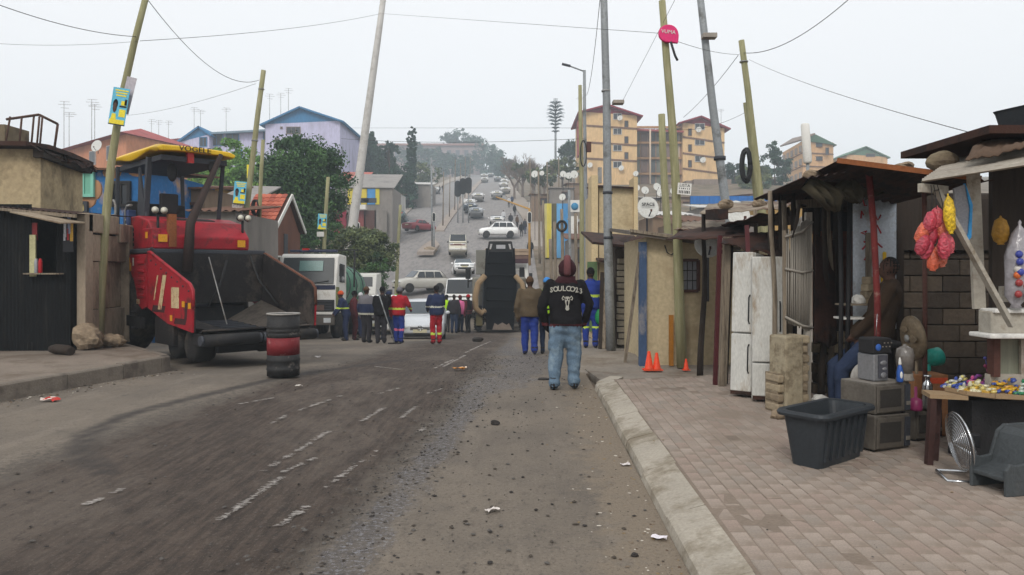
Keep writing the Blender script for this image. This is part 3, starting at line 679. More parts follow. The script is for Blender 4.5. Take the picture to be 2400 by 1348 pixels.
# hopper back, floor and conveyor tunnel
MB().slab((-2.02, -HW + .08, .95), (-2.02, HW - .08, .95), (-1.98, HW - .08, 1.92), (-1.98, -HW + .08, 1.92), .05).obj('hopper_back', m_hop, PV)
m = MB(); m.slab((-.15, -HW + .1, .62), (-.15, -.35, .52), (-2, -.35, .62), (-2, -HW + .1, .98), .03); m.obj('hopper_floor', m_hop, PV)
m = MB(); m.slab((-.15, .35, .52), (-.15, HW - .1, .62), (-2, HW - .1, .98), (-2, .35, .62), .03); m.obj('hopper_floor', mat('scraped_steel', (80, 74, 68), .6, .2, var=.35, vs=3, dirt=(52, 47, 44), damt=.5), PV)
m = MB(); m.slab((-.12, -.36, .5), (-.12, .36, .5), (-2.0, .36, .6), (-2.0, -.36, .6), .04); m.obj('conveyor', m_hop, PV)
for i in range(7): m = MB(); m.box((-.3 - i * .25, 0, .525 + i * .013), (.04, .68, .03)); m.obj('conveyor_bar', m_dkg, PV)
MB().tube([(-1.96, -.05, 1.85), (-.7, -.25, .62)], .012, 6).obj('chain', m_zinc, PV)
# front frame, push rollers, apron
m = MB(); m.box((-.1, 0, .42), (.25, 2.1, .2)); m.obj('front_beam', m_hop, PV, bev=.02)
for y in (-.55, .55):
    r_ = MB().tube([(.14, y - .48, .42), (.14, y + .48, .42)], .1, 16).obj('push_roller', m_black, PV)
    for e in (-.5, .5): MB().bar((.14, y + e - .03, .42), (.14, y + e + .03, .42), .085, n=14).obj('roller_end', m_dkg, r_)
m = MB(); m.slab((.06, -1.0, .6), (.06, 1.0, .6), (-.2, 1.0, .5), (-.2, -1.0, .5), .03); m.obj('front_flap', m_hop, PV)
m = MB(); m.box((-3.4, 0, .62), (2.5, 1.5, .5)); m.obj('chassis', m_black, PV)
def wheel(par, c, r, w, axis='Y', rim_c=None, name='wheel', n=24):
    c = Vector(c); Q = Matrix.Rotation(R(90), 3, 'X') if axis == 'Y' else Matrix.Rotation(R(90), 3, 'Y')
    m = MB(); m.lathe([(r * .58, -w / 2), (r * .9, -w / 2), (r, -w / 2 + w * .15), (r, w / 2 - w * .15), (r * .9, w / 2), (r * .58, w / 2)], n, c, M=Q)
    t = m.obj(name, m_rubber, par)
    m = MB(); m.lathe([(.001, -w * .36), (r * .2, -w * .38), (r * .25, -w * .28), (r * .5, -w * .3), (r * .6, -w * .47), (r * .6, w * .47), (r * .5, w * .3), (r * .25, w * .28), (r * .2, w * .38), (.001, w * .36)], n, c, M=Q)
    m.obj('rim', rim_c or m_hop, t); return t
for y in (-.92, .92):
    wheel(PV, (-3.5, y, .8), .8, .46, rim_c=mat('muddy_rim', (84, 66, 52), .9, var=.3), name='rear_wheel', n=32)
    for x in (-.55, -1.3): wheel(PV, (x, y * .85, .29), .29, .36, name='bogie_wheel')
m = MB(); m.box((-1.2, 0, .33), (2.0, 1.3, .36)); m.obj('under_shade_box', m_black, PV, bev=.04)  # black box added to imitate the shade under the hopper
for y in (-1.0, 1.0): m = MB(); m.box((-1.55, y, .5), (.9, .08, .5)); m.obj('under_shade_plate', m_hop, PV)  # dark plates added to deepen the shade under the machine
# body sides with wheel arch
arc = [(-3.5 + .93 * math.cos(a), .8 + .93 * math.sin(a)) for a in [R(10 + i * 15) for i in range(0, 12)]]
for s in (-1, 1):
    poly = [(-2.1, 1.9), (-2.1, .92), (-2.35, .86)] + [p for p in arc if p[1] > .9] + [(-4.6, 1.1), (-4.75, 1.9)]
    f = yplate(poly, s * HW if s < 0 else HW - .05, .05).obj('side_panel', m_red, PV)
    for i in range(5):
        m = MB(); m.box((-2.38, s * (HW + .012), 1.12 + i * .155), (.34, .03, .06)); m.obj('louvre', m_red, f, bev=.012)
    if s < 0:
        for x, z, w, h, mt in ((-3.05, 1.78, .12, .12, m_stk), (-2.98, 1.66, .1, .16, m_stk), (-3.08, 1.68, .07, .07, m_white), (-2.82, 1.76, .06, .15, m_white), (-2.55, 1.0, .16, .09, m_tan)): side(x, z, w, h, mt, 'sticker', f)
m = MB(); m.box((-3.5, 0, 1.96), (2.95, 2.3, .09)); m.obj('deck', m_dkg, PV, bev=.02)
# engine hood
hood = [(-2.02, 2.0), (-2.0, 2.24), (-2.35, 2.55), (-2.9, 2.66), (-3.3, 2.66), (-3.35, 2.0)]
o = yplate(hood, -1.05, 1.85).obj('engine_hood', m_red, PV, bev=.03)
for i in range(5):
    m = MB(); m.prism([(-2.5 - i * .09, -.55, 2.585 + .012 * i), (-2.55 - i * .09, -.55, 2.60 + .012 * i), (-2.55 - i * .09, .3, 2.60 + .012 * i), (-2.5 - i * .09, .3, 2.585 + .012 * i)], (0, 0, .012)); m.obj('vent_slot', m_black, o)
    m = MB(); m.prism([(-2.45 - .10 * i, -.8, 2.56 + .01 * i), (-2.50 - .1 * i, -.8, 2.575 + .01 * i), (-2.50 - .1 * i, -.2 - .06 * i, 2.575 + .01 * i), (-2.45 - .1 * i, -.2 - .06 * i, 2.56 + .01 * i)], (0, 0, .02))
for k in range(4): side(-3.12, 2.1 + k * .1, .09, .06, m_black, 'vent_slot', o, -1.058)
for y, z in ((.62, 2.13), (-.9, 2.2)):
    m = MB(); m.box((-1.985 if z < 2.2 else -1.99, y, z), (.012, .16, .14)); m.obj('sticker', m_stk, o)
m = MB(); m.box((-2.3, -1.0, 2.2), (.5, .16, .38)); m.obj('hood_box', m_red, o, bev=.02); side(-2.3, 2.26, .12, .12, m_stk, 'sticker', o, -1.087)
def twin_lamp(x, y, z):
    s_ = MB().bar((x, y, 2.2), (x, y, z - .05), .025, n=6).obj('lamp_stalk', m_black, PV)
    for k in (-.08, .08):
        Q = Matrix.Rotation(R(90), 3, 'Y')
        b = MB().lathe([(.001, -.06), (.05, -.05), (.075, .03), (.07, .05)], 16, (x + .04, y + k, z), M=Q).obj('lamp_housing', m_black, s_)
        MB().lathe([(.001, .062), (.066, .054)], 16, (x + .04, y + k, z), M=Q).obj('lens', mat('lamp_lens', (206, 202, 186), .2, bump=0), b)
twin_lamp(-2.1, -.95, 2.72); twin_lamp(-2.15, .72, 2.66)
# canopy on its posts
roof = [(-2.35, 3.86), (-2.4, 4.06), (-2.7, 4.13), (-4.9, 4.13), (-5.2, 4.02), (-5.25, 3.84)]
rf = MB(); n = 14; rings = []
for i in range(n + 1):
    t = i / n; x = -2.35 - 2.95 * t; e = min(t, 1 - t); drop = .1 * max(0, 1 - e * 7) ** 2; bot = 3.90 + (.05 * math.sin(t * 9) if .1 < t < .9 else 0)
    rings.append([(x, -.84, bot), (x, -.87, 4.0 - drop * .4), (x, -.76, 4.07 - drop * .6), (x, -.1, 4.09 - drop * .6), (x, .56, 4.07 - drop * .6), (x, .68, 4.0 - drop * .4), (x, .64, 3.9), (x, .4, 3.93), (x, -.5, 3.93)])
rf = rf.loft(rings, 0, True).obj('canopy', m_ylw, PV, bev=.02)
m = MB(); m.box((-3.8, -.1, 3.8), (2.6, 1.3, .1)); m.obj('canopy_underside', m_dkg, rf)
text('maker_lettering', 'VOGELE', .15, mat('print_black', (34, 36, 40), .6, bump=0), rf, (-2.338, -.16, 3.985), (R(90), 0, R(90)), .004, sx=1.15)
for a, b_, w in (((-3.3, -.8, 2.0), (-3.05, -.78, 3.85), .1), ((-4.9, -.8, 2.0), (-4.95, -.78, 3.85), .07), ((-4.9, .62, 2.0), (-4.95, .58, 3.85), .07), ((-3.2, .62, 2.0), (-2.75, .58, 3.85), .07)):
    m = MB(); m.beam(a, b_, w, w); m.obj('canopy_post', m_dkg, PV, bev=.01)
m = MB(); m.tube([(-1.86, -.5, 1.55), (-1.92, -.42, 2.5), (-2.3, .34, 3.93)], [.1, .085, .045], 10); m.obj('exhaust_arm', mat('sooty_brown_steel', (54, 42, 38), .7, .2, var=.3), PV)
m = MB(); m.box((-2.05, -.72, 2.35), (.12, .14, .62)); m.obj('arm_bracket', mat('orange_rust', (128, 76, 42), .8, var=.3), PV)
m = MB(); m.slab((-3.1, -.79, 2.66), (-3.25, -.79, 2.1), (-3.62, -.79, 2.1), (-3.5, -.79, 3.7), .04); m.obj('windscreen_frame', m_dkg, PV)
m = MB(); m.box((-2.5, -.2, 3.83), (.1, .12, .2)); m.obj('beacon', mat('beacon_red', (172, 34, 30), .3, bump=0), PV)
m = MB(); m.ball((-2.75, -.45, 3.55), (.05, .1, .19)); m.obj('mirror', m_black, PV)
m = MB(); m.ball((-2.5, .25, 3.68), (.04, .09, .13)); m.obj('mirror', m_black, PV)
# operator stand: side box, rails, seat, console
m = MB(); m.box((-4.35, -1.0, 2.2), (1.1, .25, .36)); sb = m.obj('tool_box', m_dkg, PV, bev=.02)
text('side_lettering', 'ROAD SURFACING', .1, m_white, sb, (-4.2, -1.128, 2.17), (R(90), 0, 0), .002)
for pts in ([(-5.0, -1.05, 2.0), (-5.0, -1.05, 2.95), (-4.9, -1.05, 3.05), (-4.3, -1.05, 3.05), (-4.2, -1.05, 2.95), (-4.2, -1.05, 2.4)], [(-5.0, -1.05, 2.6), (-4.2, -1.05, 2.6)], [(-3.75, -1.0, 2.0), (-3.75, -1.0, 2.8), (-3.65, -1, 2.9), (-3.4, -1, 2.9)], [(-4.9, -1.02, 2.75), (-4.3, -1.02, 2.75)]):
    MB().tube(pts, .025, 8).obj('hand_rail', m_zinc, PV)
m = MB(); m.box((-4.5, -.45, 2.45), (.45, .45, .12)); m.box((-4.72, -.45, 2.8), (.12, .45, .6)); m.obj('seat', m_black, PV, bev=.05)
m = MB(); m.box((-3.75, -.3, 2.6), (.25, .9, .75)); m.obj('console', m_black, PV, bev=.03)
m = MB(); m.box((-3.75, -.92, 2.42), (.3, .16, .8)); cp = m.obj('control_panel', mat('panel_blue', (52, 66, 104), .5), PV, bev=.02)
for x, z in ((-3.75, 2.62), (-3.7, 2.5), (-3.8, 2.46), (-3.75, 2.35)): m = MB(); m.box((x, -1.004, z), (.06, .006, .06), M=Matrix.Rotation(R(45), 3, 'Y')); m.obj('warning_sign', m_white, cp)
m = MB(); m.box((-3.2, -.35, 2.95), (.1, .36, .42)); m.obj('display', m_black, PV, bev=.03)
m = MB(); m.box((-5.3, 0, .75), (.7, 2.6, .5)); m.obj('screed', m_hop, PV, bev=.03)
for y in (-.98, .98): m = MB(); m.beam((-2.3, y * 1.18, .6), (-5.2, y * 1.18, .7), .08, .2); m.obj('tow_arm', m_hop, PV)

# hoses, bolts, caked asphalt and a ladder
for pts in ([(-1.95, -.9, 1.7), (-1.6, -1.0, 1.2), (-1.2, -.98, .8), (-.6, -1.0, .6)], [(-1.95, .3, 1.8), (-1.8, .1, 1.3), (-1.85, -.1, .9)], [(-2.0, .8, 1.9), (-1.9, .95, 1.4), (-1.2, 1.0, .9)], [(-2.2, -1.02, 2.05), (-2.0, -1.1, 2.0), (-1.98, -.8, 1.6)], [(-.05, -.7, .5), (.1, -.3, .32), (.05, .3, .3), (-.05, .7, .5)]): MB().tube(pts, .022, 7).obj('hydraulic_hose', m_black, PV)
for i in range(8): MB().lathe([(.001, .012), (.018, .012), (.02, 0)], 6, (-.12 - i * .25, -HW - .002, 1.25 + i * .075), M=Matrix.Rotation(R(90), 3, 'X')).obj('bolt', m_dkg, w1)
rs = random.Random(12)
for z in (.5, .8, 1.1, 1.4, 1.7): MB().bar((-2.75, -HW - .05, z), (-2.45, -HW - .05, z), .018, n=6).obj('ladder_rung', m_black, PV) if z < 1 else None
for x, z, w, h in ((-.5, .72, .5, .1), (-1.5, .9, .6, .12), (-.25, .9, .1, .3)): side(x, z, w, h, mat('splashed_tar', (58, 30, 30), .8, var=.5, vs=9), 'tar_splash', w1, -HW - .003, .03)

# ------------------------------------------------------------------ people: one continuous body each
def cloth(name, c, **k): return mat('cloth_' + name, c, .95, var=.14, vs=5, bump=.25, bs=70, spec=.1, **k)
C_ = dict(navy=cloth('navy', (44, 52, 78)), red=cloth('red', (158, 34, 44)), blue=cloth('royal_blue', (42, 60, 132)), black=cloth('black', (30, 29, 31)), char=cloth('charcoal', (52, 50, 54)), olive=cloth('olive', (88, 76, 60)), lime=cloth('lime', (176, 226, 40)), jeans=cloth('jeans', (98, 118, 136), dirt=(130, 148, 160), damt=.4, ds=4), djeans=cloth('dark_jeans', (46, 56, 78)), pink=cloth('pink', (206, 106, 150)), mar=cloth('maroon', (84, 42, 46)), hoodm=cloth('dark_maroon', (56, 32, 36)), white=cloth('white', (190, 190, 192)), brown=cloth('brown', (84, 64, 48)), shaded_brown=cloth('dark_brown', (58, 46, 36)), grey=cloth('grey', (108, 106, 110)), orange=cloth('orange', (200, 84, 46)), sky=cloth('sky_blue', (66, 130, 196)))
m_band = mat('reflective_tape', (206, 206, 190), .4, bump=0); m_bandl = mat('lime_tape', (190, 214, 80), .5, bump=0); m_bandp = mat('pink_tape', (214, 110, 140), .5, bump=0)
m_shoe = mat('worn_black_boot', (34, 30, 28), .7, var=.2, vs=10, dirt=(70, 60, 52), damt=.3)

def remesh(mb, vox, it=4):
    me = mb.mesh('tmp_body', [m_skin]); o = bpy.data.objects.new('tmp_body', me); COL.objects.link(o)
    r = o.modifiers.new('r', 'REMESH'); r.mode = 'VOXEL'; r.voxel_size = vox; r.use_smooth_shade = True
    s = o.modifiers.new('s', 'SMOOTH'); s.factor = .5; s.iterations = it
    dg = bpy.context.evaluated_depsgraph_get(); new = bpy.data.meshes.new_from_object(o.evaluated_get(dg))
    bpy.data.objects.remove(o); bpy.data.meshes.remove(me)
    return new
def limb(mb, pts, rs, mi, n=10, sub=5):
    P, Q = [], []
    pts = [Vector(p) for p in pts]
    for i in range(len(pts) - 1):
        for k in range(sub): t = k / sub; P.append(pts[i].lerp(pts[i + 1], t)); Q.append(rs[i] + (rs[i + 1] - rs[i]) * t)
    P.append(pts[-1]); Q.append(rs[-1]); mb.tube(P, Q, n, mi); mb.ball(P[-1], Q[-1] * .98, 10, 6, mi); mb.ball(P[0], Q[0] * .98, 10, 6, mi)
def ell(c, rx, ry, n=18, lean=0.0):
    return [Vector((c[0] + rx * math.cos(2 * math.pi * i / n), c[1] + ry * math.sin(2 * math.pi * i / n), c[2])) for i in range(n)]
def hand(mb, w, d, side, mi):
    """palm, four unequal bent fingers and a thumb from the palm's side"""
    w, d = Vector(w), Vector(d).normalized(); a = d.cross(Vector((0, 1, 0))); a = a.normalized() if a.length > .1 else Vector((1, 0, 0)); b = a.cross(d)
    mb.tube([w, w + d * .05, w + d * .09], [.027, .038, .034], 8, mi)
    for k, (o_, l) in enumerate(((-.024, .06), (-.008, .072), (.008, .068), (.024, .052))):
        p = w + d * .085 + b * o_; mb.tube([p, p + d * l * .5 + a * .01 * side, p + d * l * .9 + a * .03 * side], [.0095, .009, .0075], 6, mi)
    p = w + d * .03 - b * .03; mb.tube([p, p + d * .035 - b * .022, p + d * .065 - b * .028 + a * .012 * side], [.013, .011, .009], 6, mi)
def person(label, loc, rz=0.0, h=1.72, top='navy', legs='djeans', shoes=None, group=None, baggy=.0, hat=None, hatc=None, vest=None, bands=(), lean=(0, 0), lf=(-.1, 0), rf=(.1, 0), lh=(-.27, .05, .80), rh=(.27, .05, .80), head=(0, .02), vox=.022, fold=0.0, gloves=False, hair=True, knee=(.03, .03), elb=(.05, -.04), skirt=0, legb=0.0):
    P = thing('person', label, 'person', loc, rz, group, sc_=h / 1.72)
    mats = [C_[top], C_[legs], shoes or m_shoe, m_skin, m_hair, C_[vest] if vest else m_band]
    mb = MB(); lx, ly = lean; g = baggy
    hip = Vector((0, 0, .94)); sh = Vector((lx, ly, 1.42))
    def tp(t, z): return (lx * t, ly * t, z)
    # trousers and pelvis
    mb.loft([ell((0, 0, .84), .12 + g * .5, .1 + g * .5), ell((0, 0, .92), .155 + g * .6, .115 + g * .5), ell(tp(.1, 1.02), .145 + g * .5, .1 + g * .4)], 1)
    for s, f, kn in ((-1, lf, knee[0]), (1, rf, knee[1])):
        fz = f[2] if len(f) > 2 else 0.0
        hp = Vector((s * .085, 0, .88)); an = Vector((f[0], f[1], .09 + fz)); k_ = hp.lerp(an, .5) + Vector((s * .01, kn + .02, .02))
        limb(mb, [hp, k_, an], [.098 + g * .5 + legb, .07 + g * .6 + legb, .052 + g * .55 + legb * .6], 1)
        mb.ball((f[0] + s * .008, f[1] + .055, .045 + fz), (.045, .135, .05), 12, 8, 2); mb.bar((f[0], f[1], .04 + fz), (f[0], f[1], .14 + fz), .05, n=10, mi=2)
    # jacket
    q = .02 + g
    mb.loft([ell(tp(0, .86 - skirt), .16 + q, .12 + q), ell(tp(.05, .93), .168 + q, .125 + q), ell(tp(.3, 1.06), .165 + q, .118 + q), ell(tp(.65, 1.24), .185 + q, .128 + q), ell(tp(.9, 1.36), .185 + q * .8, .115 + q * .7), ell(tp(1, 1.425), .15 + q * .4, .09 + q * .4), ell(tp(1.03, 1.475), .07, .065)], 0)
    for s, hd in ((-1, lh), (1, rh)):
        a = Vector(tp(1, 1.385)) + Vector((s * (.175 + q * .4), 0, 0)); hd = Vector(hd); el = a.lerp(hd, .5) + Vector((s * elb[0], elb[1], -.02))
        wr = el.lerp(hd, .93)
        limb(mb, [a, el, wr], [.068 + g * .5, .053 + g * .6, .04 + g * .5], 0); hand(mb, wr, hd - el, -s, 0 if gloves else 3)
    # neck and head with nose, ears, jaw
    hc = Vector((lx * 1.15 + head[0], ly * 1.15 + head[1], 1.60)); limb(mb, [tp(1, 1.42), hc - Vector((0, .01, .06))], [.058, .055], 3)
    mb.ball(hc, (.074, .094, .112), 16, 12, 3); mb.ball(hc + Vector((0, .03, -.055)), (.055, .065, .06), 12, 8, 3)
    mb.tube([hc + Vector((0, .088, .015)), hc + Vector((0, .112, -.025))], [.01, .017], 6, 3)
    for s in (-1, 1): mb.ball(hc + Vector((s * .075, -.005, -.005)), (.012, .022, .03), 8, 6, 3)
    if hair: mb.ball(hc + Vector((0, -.016, .022)), (.079, .092, .104), 16, 10, 4)
    me = remesh(mb, vox); nv = len(me.vertices)
    kd = kdtree.KDTree(len(mb.v)); vm = [0] * len(mb.v)
    for f, mi in zip(mb.f, mb.m):
        for i in f: vm[i] = mi
    for i, v in enumerate(mb.v): kd.insert(v, i)
    kd.balance()
    me.materials.clear()
    for m_ in mats: me.materials.append(m_)
    extra = []
    for bd in bands:
        me.materials.append(bd[3]); extra.append((bd, len(me.materials) - 1))
    idx = []; np_ = len(me.polygons); cen = np.empty(np_ * 3); me.polygons.foreach_get('center', cen)
    for c in map(Vector, cen.reshape(-1, 3).tolist()):
        i = kd.find(c)[1]; mi = vm[i]
        if vest and mi == 0 and abs(c.x - lx * (c.z - .9) * 2) < .19 and c.z > .92: mi = 5
        if mi == 1 and c.z > .875 - skirt: mi = 0
        if mi == 4 and c.y > hc.y + .055 and c.z < hc.z + .06: mi = 3
        for (z0, z1, src, _m), e in extra:
            if mi == src and z0 < c.z < z1: mi = e
        idx.append(mi)
    me.polygons.foreach_set('material_index', idx); me.polygons.foreach_set('use_smooth', [True] * len(idx))
    if fold:
        co = np.empty(nv * 3); no = np.empty(nv * 3); me.vertices.foreach_get('co', co); me.vertices.foreach_get('normal', no); co = co.reshape(-1, 3); no = no.reshape(-1, 3)
        for vi, c in enumerate(map(Vector, co.tolist())):
            i = kd.find(c)[1]
            if vm[i] in (0, 1): 
                zz = c.z * (16 if c.z < .85 else 9); k = fold * ((noise2(c.x * 7 + zz * .35, zz + c.y * 6, 2) - .5) * 1.7 + (noise2(c.x * 22, c.z * 24 + c.y * 13, 5) - .5) * .5)
                co[vi] += no[vi] * k
        me.vertices.foreach_set('co', co.ravel())
    me.name = 'body'; o = link('body', me, P)
    if hat == 'cap' or hat == 'helmet':
        hm = C_[hatc]; m = MB(); m.ball(hc + Vector((0, -.005, .035)), (.088, .105, .1), 16, 10); k = len(m.v)
        m.v = [(x, y, max(z, hc.z + .015)) for x, y, z in m.v]; m.lathe([(.001, 0), (.11, 0), (.112, .012), (.001, .014)], 14, hc + Vector((0, .05, .02)), M=Matrix.Diagonal((.75, .9, 1)))
        m.obj('hat', hm, P)
    elif hat == 'beanie':
        m = MB(); m.ball(hc + Vector((0, -.01, .03)), (.088, .104, .105), 16, 10); m.v = [(x, y, max(z, hc.z - .01)) for x, y, z in m.v]; m.obj('beanie', C_[hatc], P)
    elif hat == 'hood':
        m = MB(); m.ball(hc + Vector((0, -.02, .0)), (.118, .125, .135), 18, 12); m.v = [(x, min(y, hc.y + .05), z) for x, y, z in m.v]
        m.loft([ell(tp(1, 1.385), .19, .125), ell(tp(1, 1.42), .165, .13), ell(tp(1, 1.455), .13, .13), ell((hc.x, hc.y - .03, 1.5), .112, .125)], 0); m.v = [(x + .014 * (noise2(z * 22, x * 14 + y * 9, 4) - .5), y - (.02 if y < hc.y - .06 and z > 1.5 else 0) + .02 * (noise2(x * 16, z * 26, 6) - .5), z + (.02 * max(0, 1 - abs(x - hc.x) / .05) if z > hc.z + .08 else 0)) for x, y, z in m.v]; hd_ = m.obj('hood', C_[hatc], P)
    elif hat == 'bun':
        m = MB(); m.ball(hc + Vector((0, -.06, .07)), (.1, .09, .09), 14, 10); m.obj('headscarf', C_[hatc], P)
    return P

def feet(px, d, dx=0, up=0.0):
    x = X(px, d); return (x + dx, d, (zr(d) if d > 10 else 0) + up)

# man in the lettered jacket, standing on the lane in the foreground
HM = person('man in black lettered jacket, hood and faded jeans, seen from behind', feet(1326, 9.75), R(-4), 1.74, 'black', 'jeans', baggy=.028, hat='hood', hatc='hoodm', lh=(-.27, .1, .84), rh=(.26, .16, .9), lf=(-.155, -.03), rf=(.11, .05), vox=.012, fold=.016, bands=[(.835, .875, 0, C_['mar']), (.845, .9, 1, C_['mar'])], gloves=True, hair=False, skirt=.0, head=(.02, .04), elb=(.09, -.05), legb=.02)
m = MB(); m.tube([Vector((.02 + .0 * t, -.02 - .118 * math.cos(t), 1.61 + .142 * math.sin(t))) for t in [R(-40 + 14 * i) for i in range(10)]], [.04] * 10, 10)
m.v = [(.02 + (x - .02) * 1.15, -.02 + (y + .02) * .96, 1.6 + (z - 1.6) * .97) for x, y, z in m.v]; m.obj('hood_panel', cloth('dusty_rose', (104, 66, 68)), HM)
m_pat = mat('cream_applique', (168, 166, 156), .9, var=.1, bump=.1)
def back_y(x, z): return -(.148 + .034) * math.sqrt(max(.05, 1 - (x / .245) ** 2)) - .008
arc_t = 'SOULCO23'
for i, ch in enumerate(arc_t):
    x = (i - 3.5) * .055 + .005; z = 1.345 - .0022 * (i - 3.5) ** 2 - .002 * i
    text('jacket_letter', ch, .095, m_pat, HM, (x, back_y(x, z) - .012, z), (R(90), R(-1.5 * (i - 3.5)), math.asin(max(-.8, min(.8, x / .3)))), .003, off=.002)
m = MB(); k = .82; SX = .02   # pale long-skulled emblem with curled horns
pts = [(-.022, 1.235), (.022, 1.235), (.034, 1.2), (.03, 1.165), (.02, 1.13), (.02, 1.1), (.026, 1.075), (.012, 1.055), (-.012, 1.055), (-.026, 1.075), (-.02, 1.1), (-.02, 1.13), (-.03, 1.165), (-.034, 1.2)]
m.prism([(SX + x, -.197, z) for x, z in pts], (0, .03, 0))
for s in (-1, 1): m.tube([(SX + s * .03, -.195, 1.215), (SX + s * .055, -.195, 1.24), (SX + s * .068, -.192, 1.215), (SX + s * .06, -.194, 1.19), (SX + s * .045, -.196, 1.2)], .008, 6)
em = m.obj('back_emblem', m_pat, HM)
m = MB(); m.ball((SX, -.2, 1.15), (.012, .006, .035)); m.ball((SX - .017, -.2, 1.2), (.009, .006, .011)); m.ball((SX + .017, -.2, 1.2), (.009, .006, .011)); m.obj('emblem_hollow', C_['black'], em)

person('man in olive jacket and royal blue trousers walking up the lane', feet(1242, 16.2), R(4), 1.74, 'olive', 'blue', baggy=.04, hat='beanie', hatc='brown', lf=(-.1, .08), rf=(.09, -.12, .02), vox=.018, fold=.012, skirt=.02)
person('worker in lime vest, jeans and sky blue helmet behind the lettered jacket', feet(1282, 16.6), R(0), 1.74, 'black', 'djeans', vest='lime', hat='helmet', hatc='sky', lf=(-.1, -.05), rf=(.1, .1), vox=.02, fold=.01)
person('worker in royal blue overalls with lime arm bands carrying a green bag', (X(1384, 15.7), 15.7, zr(15.7) + .17), R(-8), 1.74, 'blue', 'blue', baggy=.02, hat='beanie', hatc='black', bands=[(1.1, 1.15, 0, m_bandl), (.42, .47, 1, m_bandl)], rh=(.3, .1, .82), vox=.02, fold=.01)
o = MB().ball((0, 0, 0), (.1, .07, .17), 12, 10).obj('carrier_bag', mat('green_plastic', (26, 128, 72), .5, var=.2, vs=8, bump=.3, bs=20), None, (X(1404, 15.7), 15.62, Z(742, 15.7))); tag(o, 'green carrier bag hanging from the blue worker hand', 'bag')
person('worker in navy jacket and red trousers with yellow knee tape', feet(1023, 21.6), R(28), 1.74, 'navy', 'red', baggy=.03, hat='beanie', hatc='black', bands=[(.28, .34, 1, m_bandl), (1.08, 1.12, 0, m_band)], vox=.02, fold=.01, lh=(-.2, .2, 1.0), rh=(.2, .2, 1.0))
person('worker in red jacket and blue trousers with pink tape', feet(934, 22.3), R(-22), 1.72, 'red', 'blue', baggy=.035, hat='beanie', hatc='grey', lf=(-.12, .06), rf=(.1, -.04), lean=(.02, .02), bands=[(.38, .44, 1, m_bandp), (1.03, 1.08, 0, m_bandl)], vox=.02, fold=.01, rh=(.3, .22, 1.02), lh=(-.28, .02, .82))
bk = person('worker in black leaning over a long rake', feet(893, 22.0), R(20), 1.72, 'black', 'char', baggy=.035, hat='beanie', hatc='black', lean=(.05, .08), lh=(-.1, .3, 1.0), rh=(.2, .3, 1.05), vox=.02, fold=.01)
RK = thing('rake', 'long grey rake handle held by the worker in black', 'rake', (X(925, 21.6), 21.6, zr(21.6)))
MB().bar((0, 0, .03), (X(886, 21.8) - X(925, 21.6), .1, 1.62), .018, n=6).obj('handle', m_steelp, RK); m = MB(); m.box((0, 0, .02), (.4, .03, .04)); m.obj('head', m_black, RK)
person('worker in grey and navy jacket with sand coloured hat by the tanker', feet(858, 22.6), R(-30), 1.74, 'grey', 'char', baggy=.03, hat='helmet', hatc='brown', bands=[(.86, .92, 0, m_band), (.93, 1.2, 0, C_['navy'])], vox=.022)
person('worker in dark red overalls in the tanker shadow', feet(830, 25), R(-70), 1.7, 'mar', 'mar', baggy=.02, hat='beanie', hatc='black', vox=.026)
person('person in lime vest among the group by the parked minibus', feet(1047, 32.6), R(30), 1.7, 'lime', 'char', hat='beanie', hatc='black', vox=.026)
person('person in dark coat in the middle of the roadside group', feet(1064, 32.2), R(-20), 1.72, 'char', 'djeans', baggy=.03, vox=.026)
person('person in pink jacket beside the minibus', feet(1078, 33.0), R(-40), 1.68, 'pink', 'djeans', baggy=.02, hat='beanie', hatc='mar', vox=.026)
person('worker in red and black standing beside the milling machine', feet(1098, 32.3), R(60), 1.72, 'mar', 'black', vest='black', hat='beanie', hatc='red', vox=.026)
person('traffic warden in lime bib behind the white bakkie', feet(932, 42), R(170), 1.76, 'navy', 'navy', vest='lime', hat='cap', hatc='navy', vox=.03)
person('pedestrian in black coat walking up beside the dump truck', feet(1260, 41), R(0), 1.74, 'black', 'black', baggy=.03, vox=.03)
person('small figure in brown by the green bush', feet(893, 50), R(0), 1.7, 'brown', 'char', vox=.035)
person('person in brown beyond the crossing, near the red car', (X(903, 82), 82, zr(82) + .3), R(10), 1.75, 'orange', 'char', vox=.035, lf=(-.1, .15), rf=(.1, -.2, .03))
person('worker in navy overalls stooping beside the tanker wheels', feet(812, 24.4), R(110), 1.68, 'navy', 'navy', baggy=.02, hat='beanie', hatc='orange', lean=(0, .16), lh=(-.1, .4, .9), rh=(.12, .42, .95), vox=.026, bands=[(1.1, 1.15, 0, m_bandl)])
person('worker in orange vest half hidden behind the tanker front', feet(846, 27.5), R(150), 1.72, 'orange', 'navy', vest='lime', hat='helmet', hatc='white', lf=(-.12, .1), rf=(.12, -.1), vox=.028)
person('man in dark jacket walking between the workers and the silver saloon', feet(912, 25.5), R(80), 1.7, 'char', 'djeans', baggy=.02, hat='cap', hatc='navy', lf=(-.1, .2), rf=(.1, -.2, .04), vox=.028)
